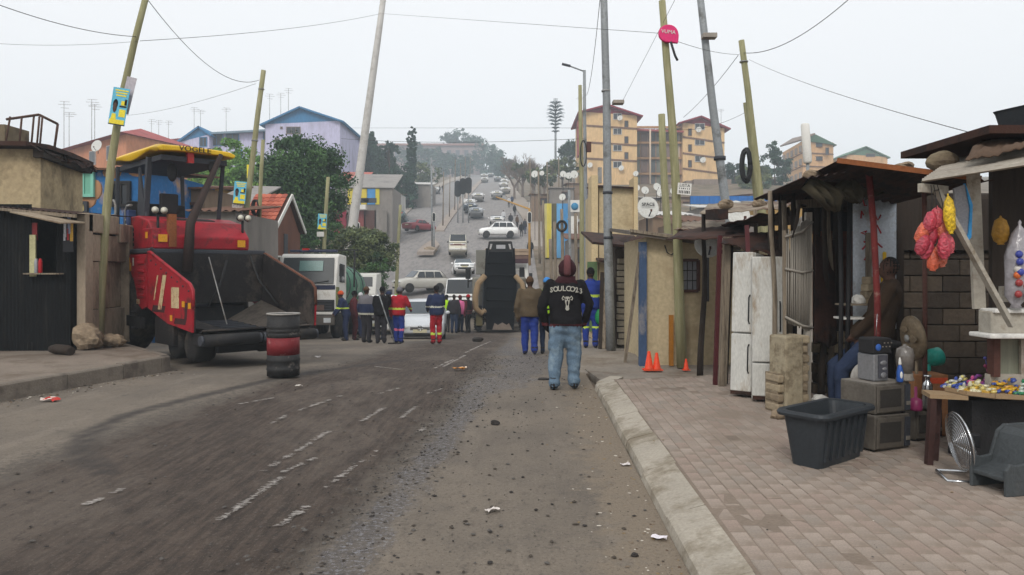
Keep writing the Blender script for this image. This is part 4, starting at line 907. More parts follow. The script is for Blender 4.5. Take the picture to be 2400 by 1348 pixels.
# people up the hill: a few bodies, copied with other clothes
pa = person('pedestrian in black on the right pavement of the hill', (X(1197, 92), 92, zr(92)), 0, 1.75, 'char', 'black', vox=.04, group='pedestrians up the hill')
crowd = [(1180, 96, 'white', 'djeans', 'pedestrian in white shirt left of the black coated pedestrian on the hill'), (1222, 84, 'black', 'black', 'dark pedestrian beside the white suv bonnet'), (1230, 86, 'char', 'djeans', 'pedestrian in charcoal close behind the white suv'), (1206, 104, 'black', 'char', 'pedestrian in black further up the right pavement'), (1193, 118, 'white', 'black', 'tiny pedestrian in white top near the crest'), (1200, 122, 'navy', 'black', 'tiny pedestrian in navy near the crest'), (926, 100, 'red', 'djeans', 'pedestrian in red on the left pavement of the hill'), (955, 112, 'black', 'black', 'dark pedestrian on the left pavement under the cypress'), (1018, 150, 'white', 'char', 'tiny pedestrian in white on the left pavement near the top'), (1038, 158, 'black', 'djeans', 'tiny dark pedestrian on the left pavement near the top'), (1030, 152, 'char', 'char', 'tiny charcoal pedestrian between two others near the top'), (1212, 90, 'brown', 'char', 'pedestrian in brown on the right pavement of the hill'), (880, 84, 'mar', 'char', 'pedestrian in maroon before the mural wall'), (1243, 70, 'black', 'black', 'pedestrian in black under the yellow traffic light')]
for px, d, a, b_, lb in crowd:
    x = X(px, d); dup(pa, lb, (x, d, zr(d) + (.18 if (x > xr(d) or x < xl(d)) else 0)), random.uniform(-1, 1), 'pedestrians up the hill', random.uniform(.95, 1.05) * 1.75 / 1.72, {'cloth_charcoal': C_[a], 'cloth_black': C_[b_]})
# ------------------------------------------------------------------ road vehicles
def paint(name, c): return mat('paint_' + name, c, .35, .0, var=.05, vs=2, bump=0, spec=.5, coat=.3, dirt=tuple(int(v * .8) for v in c), damt=.15)
PT = dict(white=paint('white', (240, 240, 238)), silver=paint('silver', (196, 200, 204)), gold=paint('champagne', (190, 187, 178)), red=paint('red', (138, 30, 44)), green=paint('dark_green', (70, 92, 98)), dark=paint('dark_blue', (56, 70, 84)), cream=paint('cream', (222, 216, 198)))
m_plate = mat('number_plate', (206, 200, 170), .5, bump=0); m_lamp = mat('headlamp', (200, 204, 206), .15, bump=0, spec=.7); m_tail = mat('tail_lamp', (150, 20, 26), .25, bump=0); m_chrome = mat('chrome', (190, 192, 194), .2, .9, bump=0); m_trim = mat('black_trim', (28, 28, 30), .6, bump=0)
SPEC = dict(
 sedan=dict(L=4.45, W=1.78, nose=.68, hood=.93, belt=.95, tail=1.0, H=1.44, ws=-.85, rf=-.15, rr=.95, rb=1.6, wr=.32),
 hatch=dict(L=3.95, W=1.7, nose=.7, hood=.95, belt=.96, tail=1.0, H=1.48, ws=-.8, rf=-.15, rr=1.25, rb=1.75, wr=.3),
 suv=dict(L=4.3, W=1.84, nose=.86, hood=1.1, belt=1.14, tail=1.16, H=1.76, ws=-1.02, rf=-.38, rr=1.5, rb=2.0, wr=.35, zb=.32),
 van=dict(L=4.6, W=1.72, nose=.9, hood=1.08, belt=1.12, tail=1.15, H=2.02, ws=-2.15, rf=-1.65, rr=2.1, rb=2.25, wr=.32),
 bakkie=dict(L=4.9, W=1.78, nose=.82, hood=1.06, belt=1.06, tail=1.06, H=1.7, ws=-.9, rf=-.35, rr=.55, rb=.75, wr=.36))
def car(label, loc, rz, kind, pt, group=None, star=False, pitch=0.0, fog=True, big=1.0):
    s = SPEC[kind]; L, W, H = s['L'], s['W'], s['H']; hw = W / 2; A, B = -L / 2, L / 2; p = PT[pt]
    V = thing('parked_car' if group is None else 'car', label, 'car' if kind != 'van' else 'minibus', loc, group=group, rot=(pitch, 0, rz), sc_=big)
    def ring(y, w, zb, zt): return [Vector((x, y, z)) for x, z in ((-w * .88, zb), (-w, zb + .14), (-w, zt - .3), (-w * .975, zt - .1), (-w * .9, zt - .01), (-w * .45, zt + .025), (w * .45, zt + .025), (w * .9, zt - .01), (w * .975, zt - .1), (w, zt - .3), (w, zb + .14), (w * .88, zb))]
    q0 = s.get('zb', .2); st = [(A, hw * .80, .14 + q0, s['nose']), (A + .06, hw * .9, .06 + q0, s['nose'] + .04), (A + .3, hw * .97, .02 + q0, s['nose'] * .35 + s['hood'] * .65), (s['ws'] - .25 if s['ws'] - .25 > A + .4 else A + .45, hw, q0, s['hood']), (s['ws'] + .15, hw, q0, s['belt']), (s['rr'] - .2, hw, q0, s['belt']), (min(s['rb'], B - .35), hw, .02 + q0, s['tail']), (B - .15, hw * .96, .06 + q0, s['tail'] - .02), (B, hw * .86, .16 + q0, s['tail'] - .12)]
    m = MB(); m.loft([ring(*q) for q in st], 0); body = m.obj('body', p, V)
    wb, wt = hw * .93, hw * .76 if kind != 'van' else hw * .86; zb = s['belt'] - .03; zt = H
    def gr(y, top, w1): 
        f = max(0.02, (top - zb) / (zt - zb)); a = wb + (wt - wb) * f; c = .07 * f
        return [Vector((x, y, z)) for x, z in ((-wb, zb), (-a, top - c), (-a * .86, top - c * .25), (-a * .4, top), (a * .4, top), (a * .86, top - c * .25), (a, top - c), (wb, zb))]
    m = MB(); m.loft([gr(s['ws'], zb + .02, 0), gr(s['rf'], zt - .04, 1), gr(s['rf'] + .3, zt, 1), gr(s['rr'] - .3, zt, 1), gr(s['rr'], zt - .05, 1), gr(s['rb'], zb + .05, 0)], 0); m.obj('cabin', p, V)
    e = .012; ny = Vector((0, -(zt - zb), s['rf'] - s['ws'])).normalized()
    def on(y0, z0, y1, z1, t, x): return Vector((x, y0 + (y1 - y0) * t, z0 + (z1 - z0) * t))
    m = MB(); f0, f1 = .1, .93; a0 = wb - .07; a1 = wt - .05
    q = [on(s['ws'], zb + .02, s['rf'], zt - .04, t, x) + Vector((0, -.02, .03)) for t, x in ((f0, -a0), (f0, a0), (f1, a1), (f1, -a1))]
    m.prism(q, (0, .006, -.01)); m.obj('windscreen', mat('car_glass', (70, 78, 84), .2, bump=0, spec=.5) if kind != 'van' else m_glassd, V)
    m = MB(); q = [on(s['rb'], zb + .05, s['rr'], zt - .05, t, x) + Vector((0, .02, .02)) for t, x in ((.12, a0), (.12, -a0), (.9, -a1), (.9, a1))]
    m.prism(q, (0, -.006, -.01)); m.obj('rear_window', m_glassd, V)
    y0, y1 = s['ws'] + (s['rf'] - s['ws']) * .45, s['rr'] + (s['rb'] - s['rr']) * .35; n = 2 if kind in ('sedan', 'hatch') else 3
    if kind == 'bakkie': n = 1
    for sd in (-1, 1):
        ks = [y0 + (y1 - y0) * i / n for i in range(n + 1)]
        for i in range(n):
            g = .035; za, zc = zb + .06, zt - .12; f_ = lambda z: wb + (wt - wb) * ((z - zb) / (zt - zb)) + e
            ya, yb = ks[i] + g, ks[i + 1] - g; t0 = (s['rf'] - s['ws']) * .45 if i == 0 else 0; t1 = -(s['rb'] - s['rr']) * .5 if i == n - 1 and kind != 'bakkie' else 0
            q = [Vector((sd * f_(za), ya, za)), Vector((sd * f_(za), yb, za)), Vector((sd * f_(zc), yb + t1, zc)), Vector((sd * f_(zc), ya + t0, zc))]
            if sd > 0: q = q[::-1]
            m = MB(); m.prism(q, (-sd * .006, 0, 0)); m.obj('side_window', m_glassd, V)
        m = MB(); m.ball((sd * (hw + .08), s['ws'] + .3, s['belt'] + .06), (.09, .06, .07), 10, 6); m.obj('mirror', p if kind != 'van' else m_trim, V)
        for wy in (A + L * .19, B - L * .2):
            m = MB(); m.lathe([(.001, -.01), (s['wr'] * 1.09, -.01), (s['wr'] * 1.09, .012), (.001, .012)], 20, (sd * (hw - .004), wy, s['wr'] + .02), M=Matrix.Rotation(R(90), 3, 'Y')); m.obj('wheel_arch', m_trim, V)  # black disc paints the dark hollow of the wheel well
            wheel(V, (sd * (hw - .09), wy, s['wr']), s['wr'], .2, 'X', m_chrome if star or kind in ('suv', 'sedan') else m_steelp)
        x = sd * hw * .66; m = MB(); m.ball((x, A + .05, s['nose'] - .02), (hw * .24, .09, .085), 12, 8); m.obj('headlight', m_lamp, V)
        m = MB(); m.ball((sd * hw * .72, B - .04, s['tail'] - .22), (hw * .16, .06, .12), 10, 8); m.obj('tail_light', m_tail, V)
    m = MB(); m.box((0, A + .03, s['nose'] - .06), (hw * .82, .08, .14)); g = m.obj('grille', m_trim if not star else m_chrome, V, bev=.02)
    if star:
        for z in (-.04, 0, .04): m = MB(); m.box((0, A - .012, s['nose'] - .06 + z), (hw * .74, .006, .018)); m.obj('grille_bar', m_trim, g)
        Q = Matrix.Rotation(R(90), 3, 'X'); m = MB(); m.tube([Vector((.09 * math.cos(t), A - .03, s['nose'] - .05 + .09 * math.sin(t))) for t in [i * math.pi / 9 for i in range(19)]], .013, 6)
        for a in (90, 210, 330): m.bar((0, A - .03, s['nose'] - .05), (.09 * math.cos(R(a)), A - .03, s['nose'] - .05 + .09 * math.sin(R(a))), .012, n=5)
        m.obj('star_emblem', m_chrome, g)
    m = MB(); m.box((0, A + .03, .38), (hw * 1.3, .1, .13)); m.obj('lower_intake', m_trim, V, bev=.03)
    m = MB(); m.box((0, A - .02, .52), (.5, .02, .12)); m.obj('number_plate', m_plate, V); m = MB(); m.box((0, B + .005, .75), (.5, .02, .12)); m.obj('number_plate', m_plate, V)
    if kind == 'van': m = MB(); m.box((0, A + .0, .8), (W * .8, .06, .1)); m.obj('trim_strip', mat('brown_trim', (110, 56, 40), .5), V); m = MB(); m.box((0, A - .03, .42), (W * .96, .14, .2)); m.obj('bumper', m_white, V, bev=.04)
    if kind == 'bakkie': m = MB(); m.box((0, 1.5, .98), (W * .86, 1.6, .12)); m.obj('load_bed', m_trim, V)
    if kind == 'suv':
        for sd in (-1, 1): MB().tube([(sd * wt * .9, s['rf'] + .3, H + .0), (sd * wt * .9, s['rf'] + .4, H + .05), (sd * wt * .9, s['rr'] - .4, H + .05), (sd * wt * .9, s['rr'] - .3, H)], .018, 6).obj('roof_rail', m_steelp, V)
    return V
SL = math.atan(.18)
def rd(px, d, up=0): return (X(px, d), d, zr(d) + up)
car('silver saloon with round star badge facing the road workers', rd(992, 28.5, .02), R(4), 'sedan', 'silver', star=True, pitch=R(3))
car('white bakkie pickup half hidden behind the workers', rd(897, 33), R(0), 'bakkie', 'white')
car('champagne suv turning across the junction', rd(985, 54, .1), R(-58), 'suv', 'gold', group='cars at the crossing', big=.92)
car('white minibus waiting beside the milling machine', rd(1085, 45, .0), R(0), 'van', 'white', big=1.12)
car('white car tailing the minibus at the crossing', rd(1085, 61, .0), R(8), 'hatch', 'white', group='cars at the crossing', pitch=-SL * .8)
car('old white minibus with brown stripe descending towards the crossing', rd(1074, 70), R(3), 'van', 'cream', pitch=-SL)
car('red saloon seen from behind at the left carriageway', (X(983, 88), 88, zr(88)), R(145), 'sedan', 'red', pitch=0, group='cars at the crossing', big=1.0)
car('grey green car driving off up the left carriageway', rd(937, 96), R(178), 'sedan', 'green', group='cars at the crossing', pitch=SL)
car('white suv crossing the road broadside', rd(1168, 82.5, .1), R(-86), 'suv', 'white', group='cars at the crossing', big=1.03)
car('white car half hidden behind the broadside suv', rd(1163, 92), R(5), 'sedan', 'white', group='cars up the hill', pitch=-SL)
sv = car('silver saloon leading the queue down the hill', rd(1116, 101), R(2), 'sedan', 'silver', group='cars up the hill', pitch=-SL, big=1.12)
for px, d, r_, mp, lb, kk in ((1103, 108, 2, 'dark', 'dark car just behind the leading silver saloon', 1.1), (1101, 116, 2, 'white', 'white car behind the dark car in the left queue', 1.1), (1121, 130, 2, 'white', 'white car in the middle of the hill, left of two', 1.15), (1164, 136, 3, 'white', 'white car in the middle of the hill, right of two', 1.15), (1180, 172, 2, 'white', 'small white car near the hill top, nearest of the far ones', 1.1), (1166, 215, 2, 'silver', 'tiny silver car close to the crest', 1.1), (1190, 225, 2, 'white', 'tiny white car at the right kerb by the crest', 1.1), (1134, 250, 2, 'white', 'tiny white car left of the crest gap', 1.1), (1150, 262, 2, 'silver', 'tiny silver car in the crest gap', 1.1), (1176, 270, 2, 'cream', 'tiny cream car right of the crest gap', 1.1), (1184, 150, 2, 'white', 'white car parked along the right kerb of the hill, lower one', 1.12), (1182, 190, 2, 'white', 'white car parked along the right kerb of the hill, upper one', 1.12), (1136, 205, 2, 'white', 'white car alone in the left lane high on the hill', 1.12)):
    dup(sv, lb, rd(px, d), 0, 'cars up the hill', kk, {'paint_silver': PT[mp]}, (-SL, 0, R(r_)))
dup(bpy.data.objects['car.001'] if 'car.001' in bpy.data.objects else sv, 'white car parked on the left verge near the hill top', (X(1020, 152), 152, zr(152) + .1), 0, 'cars up the hill', 1, None, (-SL, 0, R(5)))

# ------------------------------------------------------------------ tanker lorry
yT = 26.6; T = thing('tanker_truck', 'white lorry with a green water tank and open cab door', 'truck', (X(718, yT), yT, zr(yT)), R(1), rot=(R(-3), 0, R(1)))
TW = 1.07
cabp = [(0, .95), (-.04, 1.0), (-.05, 1.75), (.0, 1.95), (.32, 3.05), (.5, 3.16), (1.75, 3.18), (1.8, .95)]
m = MB(); m.prism([(-TW, y, z) for y, z in cabp], (2 * TW, 0, 0)); m.obj('cab', m_white, T, bev=.05)
q = [(-TW + .1, .0, 2.03), (TW - .1, .0, 2.03), (TW - .14, .285, 3.0), (-TW + .14, .285, 3.0)]
m = MB(); m.prism([Vector(p) + Vector((0, -.035, .0)) for p in q], (0, .02, 0)); ws = m.obj('windscreen', mat('truck_glass', (62, 66, 68), .4, bump=0, spec=.25), T)
m = MB(); m.prism([(-.32, .1, 2.5), (.55, .1, 2.5), (.55, .2, 2.88), (-.32, .2, 2.88)], (0, .012, 0)); 
m.v = [(x, y - .03, z) for x, y, z in m.v]; m.obj('reflection_patch', mat('painted_teal_reflection', (96, 130, 126), .3, bump=0), ws)  # teal patch paints a reflection onto the windscreen
for x in (-.6, .3): MB().bar((x, -.05, 2.05), (x + .5, -.03, 2.13), .014, n=5).obj('wiper', m_trim, ws)
m = MB(); m.box((0, -.035, 1.89), (2 * TW - .08, .06, .16)); m.obj('scuttle_panel', mat('navy_panel', (34, 40, 66), .5), T)
m = MB(); m.box((0, -.06, 1.22), (2 * TW - .1, .05, .42)); gr_ = m.obj('grille', m_trim, T, bev=.01)
for i in range(4): m = MB(); m.box((0, -.09, 1.07 + i * .1), (2 * TW - .3, .02, .03)); m.obj('grille_bar', m_dkg, gr_)
for x in (-.55, .5): m = MB(); m.box((x, -.1, 1.14), (.32, .015, .2)); m.obj('number_plate', mat('worn_plate', (96, 78, 70), .7), gr_)
m = MB(); m.box((0, -.12, .93), (2 * TW, .16, .09)); m.obj('bumper_top', m_white, T, bev=.02)
m = MB(); m.box((0, -.1, .68), (2 * TW - .06, .2, .36)); bmp = m.obj('bumper', mat('dull_bumper', (92, 86, 80), .8, var=.3), T, bev=.03)
for s in (-1, 1):
    m = MB(); m.box((s * .8, -.205, .68), (.26, .02, .17)); m.obj('headlight', m_lamp, bmp)
    wheel(T, (s * .93, .75, .5), .5, .28, 'X', name='front_wheel'); wheel(T, (s * .93, 1.9, .5), .5, .28, 'X', name='front_wheel')
    m = MB(); m.box((s * (TW + .012), .95, 2.45), (.014, .9, .7)); m.obj('side_window', m_glassd, T)
    m = MB(); m.box((s * (TW + .03), .85, 1.3), (.05, 1.5, .3)); m.obj('wheel_arch', m_dkg, T)
    m = MB(); m.box((s * (TW + .2), -.05, 2.5), (.16, .06, .42)); m.obj('mirror', m_trim, T)
    for y in (4.6, 5.6): wheel(T, (s * .82, y, .5), .5, .5, 'X', name='rear_wheel')
m = MB(); m.box((TW + .03, .12, 1.55), (.05, .3, .7)); m.obj('corner_panel', mat('olive_stain', (112, 116, 70), .7, var=.3), T)
m = MB(); m.box((0, 3.6, .85), (.8, 5.2, .22)); m.obj('chassis', m_black, T)
m = MB(); m.tube([(0, 2.15, 2.05), (0, 2.3, 2.05), (0, 6.3, 2.05), (0, 6.45, 2.05)], [.7, .98, .98, .7], 26); tk = m.obj('tank', mat('tank_green', (66, 116, 92), .55, var=.15, vs=1.5, dirt=(140, 148, 128), damt=.3, ds=1.5), T)
for y in (2.9, 4.3, 5.7): MB().tube([(.99 * math.sin(a), y, 2.05 + .99 * math.cos(a)) for a in [i * math.pi / 12 for i in range(25)]], .03, 6).obj('tank_strap', m_dkg, tk)
m = MB(); m.box((0, .95, 3.3), (1.8, .25, .09)); lb_ = m.obj('light_bar', mat('navy_panel', (0, 0, 0)), T, bev=.03)
m = MB(); m.box((-.3, .94, 3.36), (.24, .22, .08)); m.obj('beacon', mat('beacon_red', (0, 0, 0)), lb_)
m = MB(); m.box((.4, 1.9, 3.42), (2.2, .06, .06)); m.box((1.35, 1.9, 2.7), (.06, .06, 1.5)); m.box((-.65, 1.9, 3.3), (.06, .06, .25)); m.obj('rear_rack', m_black, T)
dr = MB(); dr.slab((-TW, .35, 1.15), (-TW - .75, -.35, 1.15), (-TW - .75, -.3, 2.2), (-TW, .4, 2.2), .05); d0 = dr.obj('door', m_white, T)
fr_ = [(-TW, .37, 2.2), (-TW - .75, -.33, 2.2), (-TW - .66, -.27, 3.02), (-TW - .02, .37, 3.05)]
for a, b_ in zip(fr_, fr_[1:] + fr_[:1]): MB().bar(a, b_, .035, n=6).obj('door_frame', m_white, d0)
m = MB(); m.prism(fr_, (0, .01, 0)); m.obj('door_glass', mat('dusty_glass', (84, 76, 66), .3, bump=0), d0)
# white-framed second cab just behind the tanker
B2 = thing('small_truck', 'second white truck cab peeping out behind the green tank', 'truck', (X(838, 36), 36, zr(36)))
m = MB(); m.prism([(-.9, 0, .7), (-.9, -.05, 1.7), (-.9, .3, 2.7), (-.9, 1.6, 2.75), (-.9, 1.6, .7)], (1.8, 0, 0)); m.obj('cab', m_white, B2, bev=.05)
m = MB(); m.prism([(-.75, .03, 1.8), (.75, .03, 1.8), (.7, .25, 2.55), (-.7, .25, 2.55)], (0, -.03, 0)); m.obj('windscreen', m_glassd, B2)
m = MB(); m.box((0, 3.2, 1.5), (1.9, 3, .6)); m.obj('load_bed', m_dkg, B2); m = MB(); m.box((0, -.02, .9), (1.7, .1, .3)); m.obj('bumper', m_dkg, B2)
for s in (-1, 1):
    for y in (.7, 4): wheel(B2, (s * .8, y, .42), .42, .25, 'X')

# ------------------------------------------------------------------ milling machine with its loading conveyor
yM = 32.8; G = thing('milling_machine', 'big grey road milling machine with a black loading conveyor and hoses', 'milling machine', (X(1172, yM), yM, zr(yM)))
m_mg = mat('dusty_machine_grey', (122, 120, 112), .8, var=.2, vs=2, dirt=(92, 84, 74), damt=.5); m_belt = mat('conveyor_belt_black', (15, 16, 19), .95, spec=.08, var=.2, vs=1.5, bump=.2, bs=20)
m = MB(); m.box((-.05, 2.6, 1.75), (2.5, 4.0, 1.5)); m.obj('body', m_mg, G, bev=.1)
m = MB(); m.box((-.05, 2.2, .95), (2.2, 3.4, .5)); m.obj('chassis', m_black, G, bev=.05)
def cvq(y0, z0, w0, y1, z1, w1, nm, mt, par, th=.12):
    m = MB(); m.slab((-w0, y0, z0), (w0, y0, z0), (w1, y1, z1), (-w1, y1, z1), th); return m.obj(nm, mt, par)
cv = cvq(.1, 1.1, .7, .62, 2.75, .64, 'conveyor', m_belt, G); cvq(.02, .12, .62, .1, 1.12, .68, 'rubber_curtain', m_belt, cv); cvq(.60, 2.73, .63, .92, 3.72, .56, 'belt_upper_run', m_belt, cv)
for i in range(4): t = .1 + i / 4.2; MB().bar((-.6, .12 + .72 * t - .06, 1.2 + 2.4 * t), (.6, .12 + .72 * t - .06, 1.2 + 2.4 * t), .03, n=8).obj('belt_roller', m_belt, cv)
for s in (-1, 1):
    m = MB(); m.beam((s * .74, .02, .75), (s * .62, .9, 3.8), .1, .22); m.obj('conveyor_side', m_belt, cv)
    m = MB(); m.beam((s * .6, .88, 3.5), (s * .5, .98, 4.12), .09, .12); m.obj('hood_frame', m_black, cv)
    m = MB(); m.beam((s * .82, .2, 1.0), (s * .74, .5, 2.3), .05, .06); m.obj('hydraulic_strut', m_dkg, cv)
m = MB(); m.beam((-.52, .97, 4.1), (.52, .97, 4.1), .1, .12); m.obj('hood_bar', m_black, cv); m = MB(); m.box((0, 1.2, 3.72), (1.05, .6, .12)); m.obj('conveyor_head', m_black, cv); m = MB(); m.prism([(-.44, .93, 3.78), (.44, .93, 3.78), (.36, .95, 4.06), (-.36, .95, 4.06)], (0, .5, 0)); m.obj('hood_opening', m_trim, cv); m = MB(); m.box((.02, .9, 3.9), (.42, .03, .18)); m.obj('bright_hole', mat('hole_daylight', (168, 168, 172), .8), cv)  # pale panel paints the daylight seen through the hood
m_hose = mat('dusty_hose', (140, 118, 90), .9, var=.2, vs=3)
for s, k in ((-1, 1), (1, .85)): MB().tube([(s * .7, .3, 2.55), (s * 1.0, .1, 2.2), (s * 1.12, 0, 1.6), (s * 1.1, -.05, 1.1), (s * .85, 0, .85), (s * .7, .1, 1.0)], .14 * k, 10).obj('hose', m_hose, G)
for s in (-1, 1):
    for y in (.9, 4.2):
        m = MB(); m.box((s * 1.02, y, .42), (.34, 1.3, .8)); tr = m.obj('crawler_track', m_rubber, G, bev=.2)
        for i in range(6): m = MB(); m.box((s * 1.02, y - .66, .12 + i * .11), (.36, .05, .05)); m.obj('track_pad', m_black, tr)
m = MB(); m.box((-.95, .2, .55), (.3, .2, .5)); m.obj('step_box', mat('ochre_box', (96, 88, 60), .8), G)
for x, z0, z1 in ((-1.5, 2.0, 2.55), (1.0, 1.2, 2.6)):
    mm = MB().bar((x, .9, z0), (x, .9, z1 + .2), .03, n=6).obj('mirror_arm', m_black, G); m = MB(); m.box((x, .88, z1 + .1), (.24, .06, .5)); m.obj('mirror', m_trim, mm, bev=.04)
MB().tube([(-1.5, .9, 2.3), (-1.1, 1.2, 2.35), (-.8, 1.4, 2.4)], .035, 6).obj('mirror_arm', m_black, G)
m = MB(); m.box((-.95, 2.5, 3.2), (.5, .6, 1.2)); m.obj('operator_stand', m_mg, G, bev=.04)
m = MB(); m.tube([(.8, .6, 2.4), (1.3, .5, 1.9)], .05, 6); m.obj('hydraulic_ram', m_black, G)
m = MB(); m.box((.95, .2, .9), (.4, .3, .7)); m.obj('side_door', mat('dull_maroon', (86, 54, 52), .8, var=.3), G, bev=.05)
m = MB(); m.prism([(-.35, .02, .12), (.55, .02, .12), (.4, .02, .42), (.3, .02, .34), (.1, .02, .45), (-.1, .02, .33), (-.25, .02, .43)], (0, -.03, 0)); m.obj('rubber_flap_gap', mat('dusty_flap', (120, 108, 98), .9), G)
# tipper receiving the millings
yD = 39.5; U = thing('dump_truck', 'white tipper lorry in front of the milling machine', 'truck', (X(1187, yD), yD, zr(yD)), 0)
m = MB(); m.prism([(-1.2, 0, .9), (-1.2, -.06, 1.9), (-1.2, .25, 3.0), (-1.2, .5, 3.3), (-1.2, 1.8, 3.35), (-1.2, 1.8, .9)], (2.4, 0, 0)); m.obj('cab', m_white, U, bev=.06)
m = MB(); m.prism([(-1.05, -.04, 2.0), (1.05, -.04, 2.0), (1.0, .22, 2.92), (-1.0, .22, 2.92)], (0, -.03, 0)); m.obj('windscreen', mat('pale_glass', (150, 146, 142), .2, bump=0), U)
m = MB(); m.box((0, .1, 3.4), (2.3, .5, .25)); v_ = m.obj('visor', mat('dark_maroon_visor', (66, 40, 48), .6), U); m = MB(); m.ball((.1, -.1, 3.45), .09); m.obj('beacon', mat('amber', (206, 96, 48), .3, bump=0), v_)
m = MB(); m.box((0, 4.2, 3.0), (2.5, 4.4, 1.7)); m.obj('tipper_body', mat('rusty_tipper', (104, 82, 74), .9, var=.3), U, bev=.03)
m = MB(); m.box((0, 2.0, 3.95), (2.5, .1, .35)); m.box((0, 3.4, 4.05), (2.5, 3.0, .12)); m.obj('headboard', mat('tan_headboard', (152, 132, 112), .9), U)
m = MB(); m.box((0, -.05, 1.3), (2.0, .1, .5)); m.box((0, -.1, .75), (2.4, .25, .4)); m.obj('bumper', m_dkg, U)
for s in (-1, 1):
    for y in (.8, 4.5, 5.7): wheel(U, (s * 1.05, y, .5), .5, .32, 'X')
    m = MB(); m.box((s * 1.32, -.05, 2.5), (.18, .1, .5)); m.obj('mirror', m_trim, U)
# ------------------------------------------------------------------ plastered house behind the orange cones
m_tanp = mat('tan_plaster', (186, 170, 138), .95, var=.1, vs=1.0, bump=.4, bs=16, dirt=(168, 151, 120), damt=.45, ds=1.1)
yH = 12.2; HO = thing('plastered_house', 'low tan plastered house with a barred window behind the orange cones', 'house', (0, yH, 0))
xl_, xr_ = X(1515, yH), 4.6; wx0, wx1, wz0, wz1 = X(1587, yH), X(1636, yH), Z(682, yH), Z(610, yH)
def wall_with_hole(par, x0, x1, z0, z1, hx0, hx1, hz0, hz1, th, mt, y=0.0, name='wall', ztr=None):
    ztr = z1 if ztr is None else ztr
    zt = lambda x: z1 + (ztr - z1) * (x - x0) / (x1 - x0)
    m = MB(); m.prism([(x0, y, z0), (hx0, y, z0), (hx0, y, zt(hx0)), (x0, y, z1)], (0, th, 0)); m.prism([(hx1, y, z0), (x1, y, z0), (x1, y, ztr), (hx1, y, zt(hx1))], (0, th, 0))
    m.prism([(hx0, y, z0), (hx1, y, z0), (hx1, y, hz0), (hx0, y, hz0)], (0, th, 0)); m.prism([(hx0, y, hz1), (hx1, y, hz1), (hx1, y, zt(hx1)), (hx0, y, zt(hx0))], (0, th, 0)); return m.obj(name, mt, par)
wall_with_hole(HO, xl_, X(1712, yH), -.2, 2.24, wx0, wx1, wz0, wz1, .15, m_tanp, ztr=2.0)
m = MB(); m.box((xl_ + .08, 1.25, 1.0), (.16, 2.3, 2.3)); m.obj('side_wall', m_tanp, HO)
m = MB(); m.box((X(1714, yH) + .45, .22, 1.0), (.88, .1, 2.2)); m.obj('recessed_wall', m_tanp, HO)
m = MB(); m.box((X(1712, yH) + .2, .14, .95), (.32, .05, 1.95)); m.obj('door', mat('dark_grey_door', (58, 60, 66), .7), HO)
wi = thing('tmp', 'x', 'x'); COL.objects.unlink(wi); bpy.data.objects.remove(wi)
w_ = MB(); m_brf = mat('brown_frame', (78, 48, 40), .7)
for a, b_ in (((wx0, wz0), (wx1, wz0)), ((wx0, wz1), (wx1, wz1)), ((wx0, wz0), (wx0, wz1)), ((wx1, wz0), (wx1, wz1))): w_.beam((a[0], -.01, a[1]), (b_[0], -.01, b_[1]), .05, .05)
wn = w_.obj('window', m_brf, HO); m = MB(); m.box(((wx0 + wx1) / 2, .06, (wz0 + wz1) / 2), (wx1 - wx0, .012, wz1 - wz0)); m.obj('pane', mat('curtained_glass', (176, 178, 184), .2, var=.2, vs=6, bump=0), wn)
for k in range(1, 4): x = wx0 + (wx1 - wx0) * k / 4; MB().bar((x, .02, wz0), (x, .02, wz1), .008, n=5).obj('window_bar', m_black, wn)
for k in range(1, 3): z = wz0 + (wz1 - wz0) * k / 3; MB().bar((wx0, .02, z), (wx1, .02, z), .008, n=5).obj('window_bar', m_black, wn)
m = MB(); m.slab((xl_ - .3, -.25, 2.24), (X(1712, yH) + .1, -.25, 1.98), (X(1712, yH) + .9, 2.5, 2.2), (xl_ - .3, 2.5, 2.45), .06); m.obj('roof', mat('grey_roof_sheet', (96, 88, 80), .9, var=.2), HO)
m = MB(); m.beam((xl_ - .32, -.26, 2.25), (X(1712, yH) + .1, -.26, 1.99), .03, .05); m.obj('fascia', m_wood, HO)
m = MB(); m.box((xl_ - .07, -.03, 1.02), (.12, .12, 2.1)); m.obj('corner_post', mat('peeling_blue_post', (62, 82, 112), .85, var=.2, vs=4, dirt=(140, 136, 134), damt=.4, ds=3, stretch=(1, 1, .5)), HO)
m = MB(); m.beam((xl_ - .32, .3, -.05), (xl_ - .12, -.05, 1.9), .05, .05); m.obj('brace', m_wood, HO)
MB().tube([(X(1557, yH), -.03, Z(575, yH)), (X(1562, yH), -.05, Z(592, yH)), (X(1572, yH), -.03, Z(598, yH)), (X(1592, yH), -.03, Z(582, yH))], .01, 5).obj('loose_cable', m_wire, HO)
o = MB(); o.box((0, 0, .42), (.07, .05, .84)); o = o.obj('timber_stake', mat('ochre_timber', (158, 104, 34), .8, var=.3, vs=6), None, (X(1573, 12.05), 12.05, .012)); tag(o, 'ochre timber stake leaning on the tan house wall', 'stake')
m_cone = mat('cone_orange', (226, 68, 30), .5, var=.1, vs=6, dirt=(190, 84, 56))
for px, s_, lb in ((1521, 1.0, 'leftmost orange traffic cone by the peeling blue post'), (1539, .92, 'middle orange traffic cone, right next to another'), (1608, .6, 'single small orange cone below the green pole')):
    c = thing('traffic_cone', lb, 'cone', (X(px, 11.5), 11.5, .012), group='traffic cones', sc_=s_)
    MB().lathe([(.075, .02), (.07, .03), (.022, .3), (.001, .305)], 16).obj('cone_body', m_cone, c); m = MB(); m.box((0, 0, .01), (.19, .19, .02)); m.obj('base', m_cone, c)

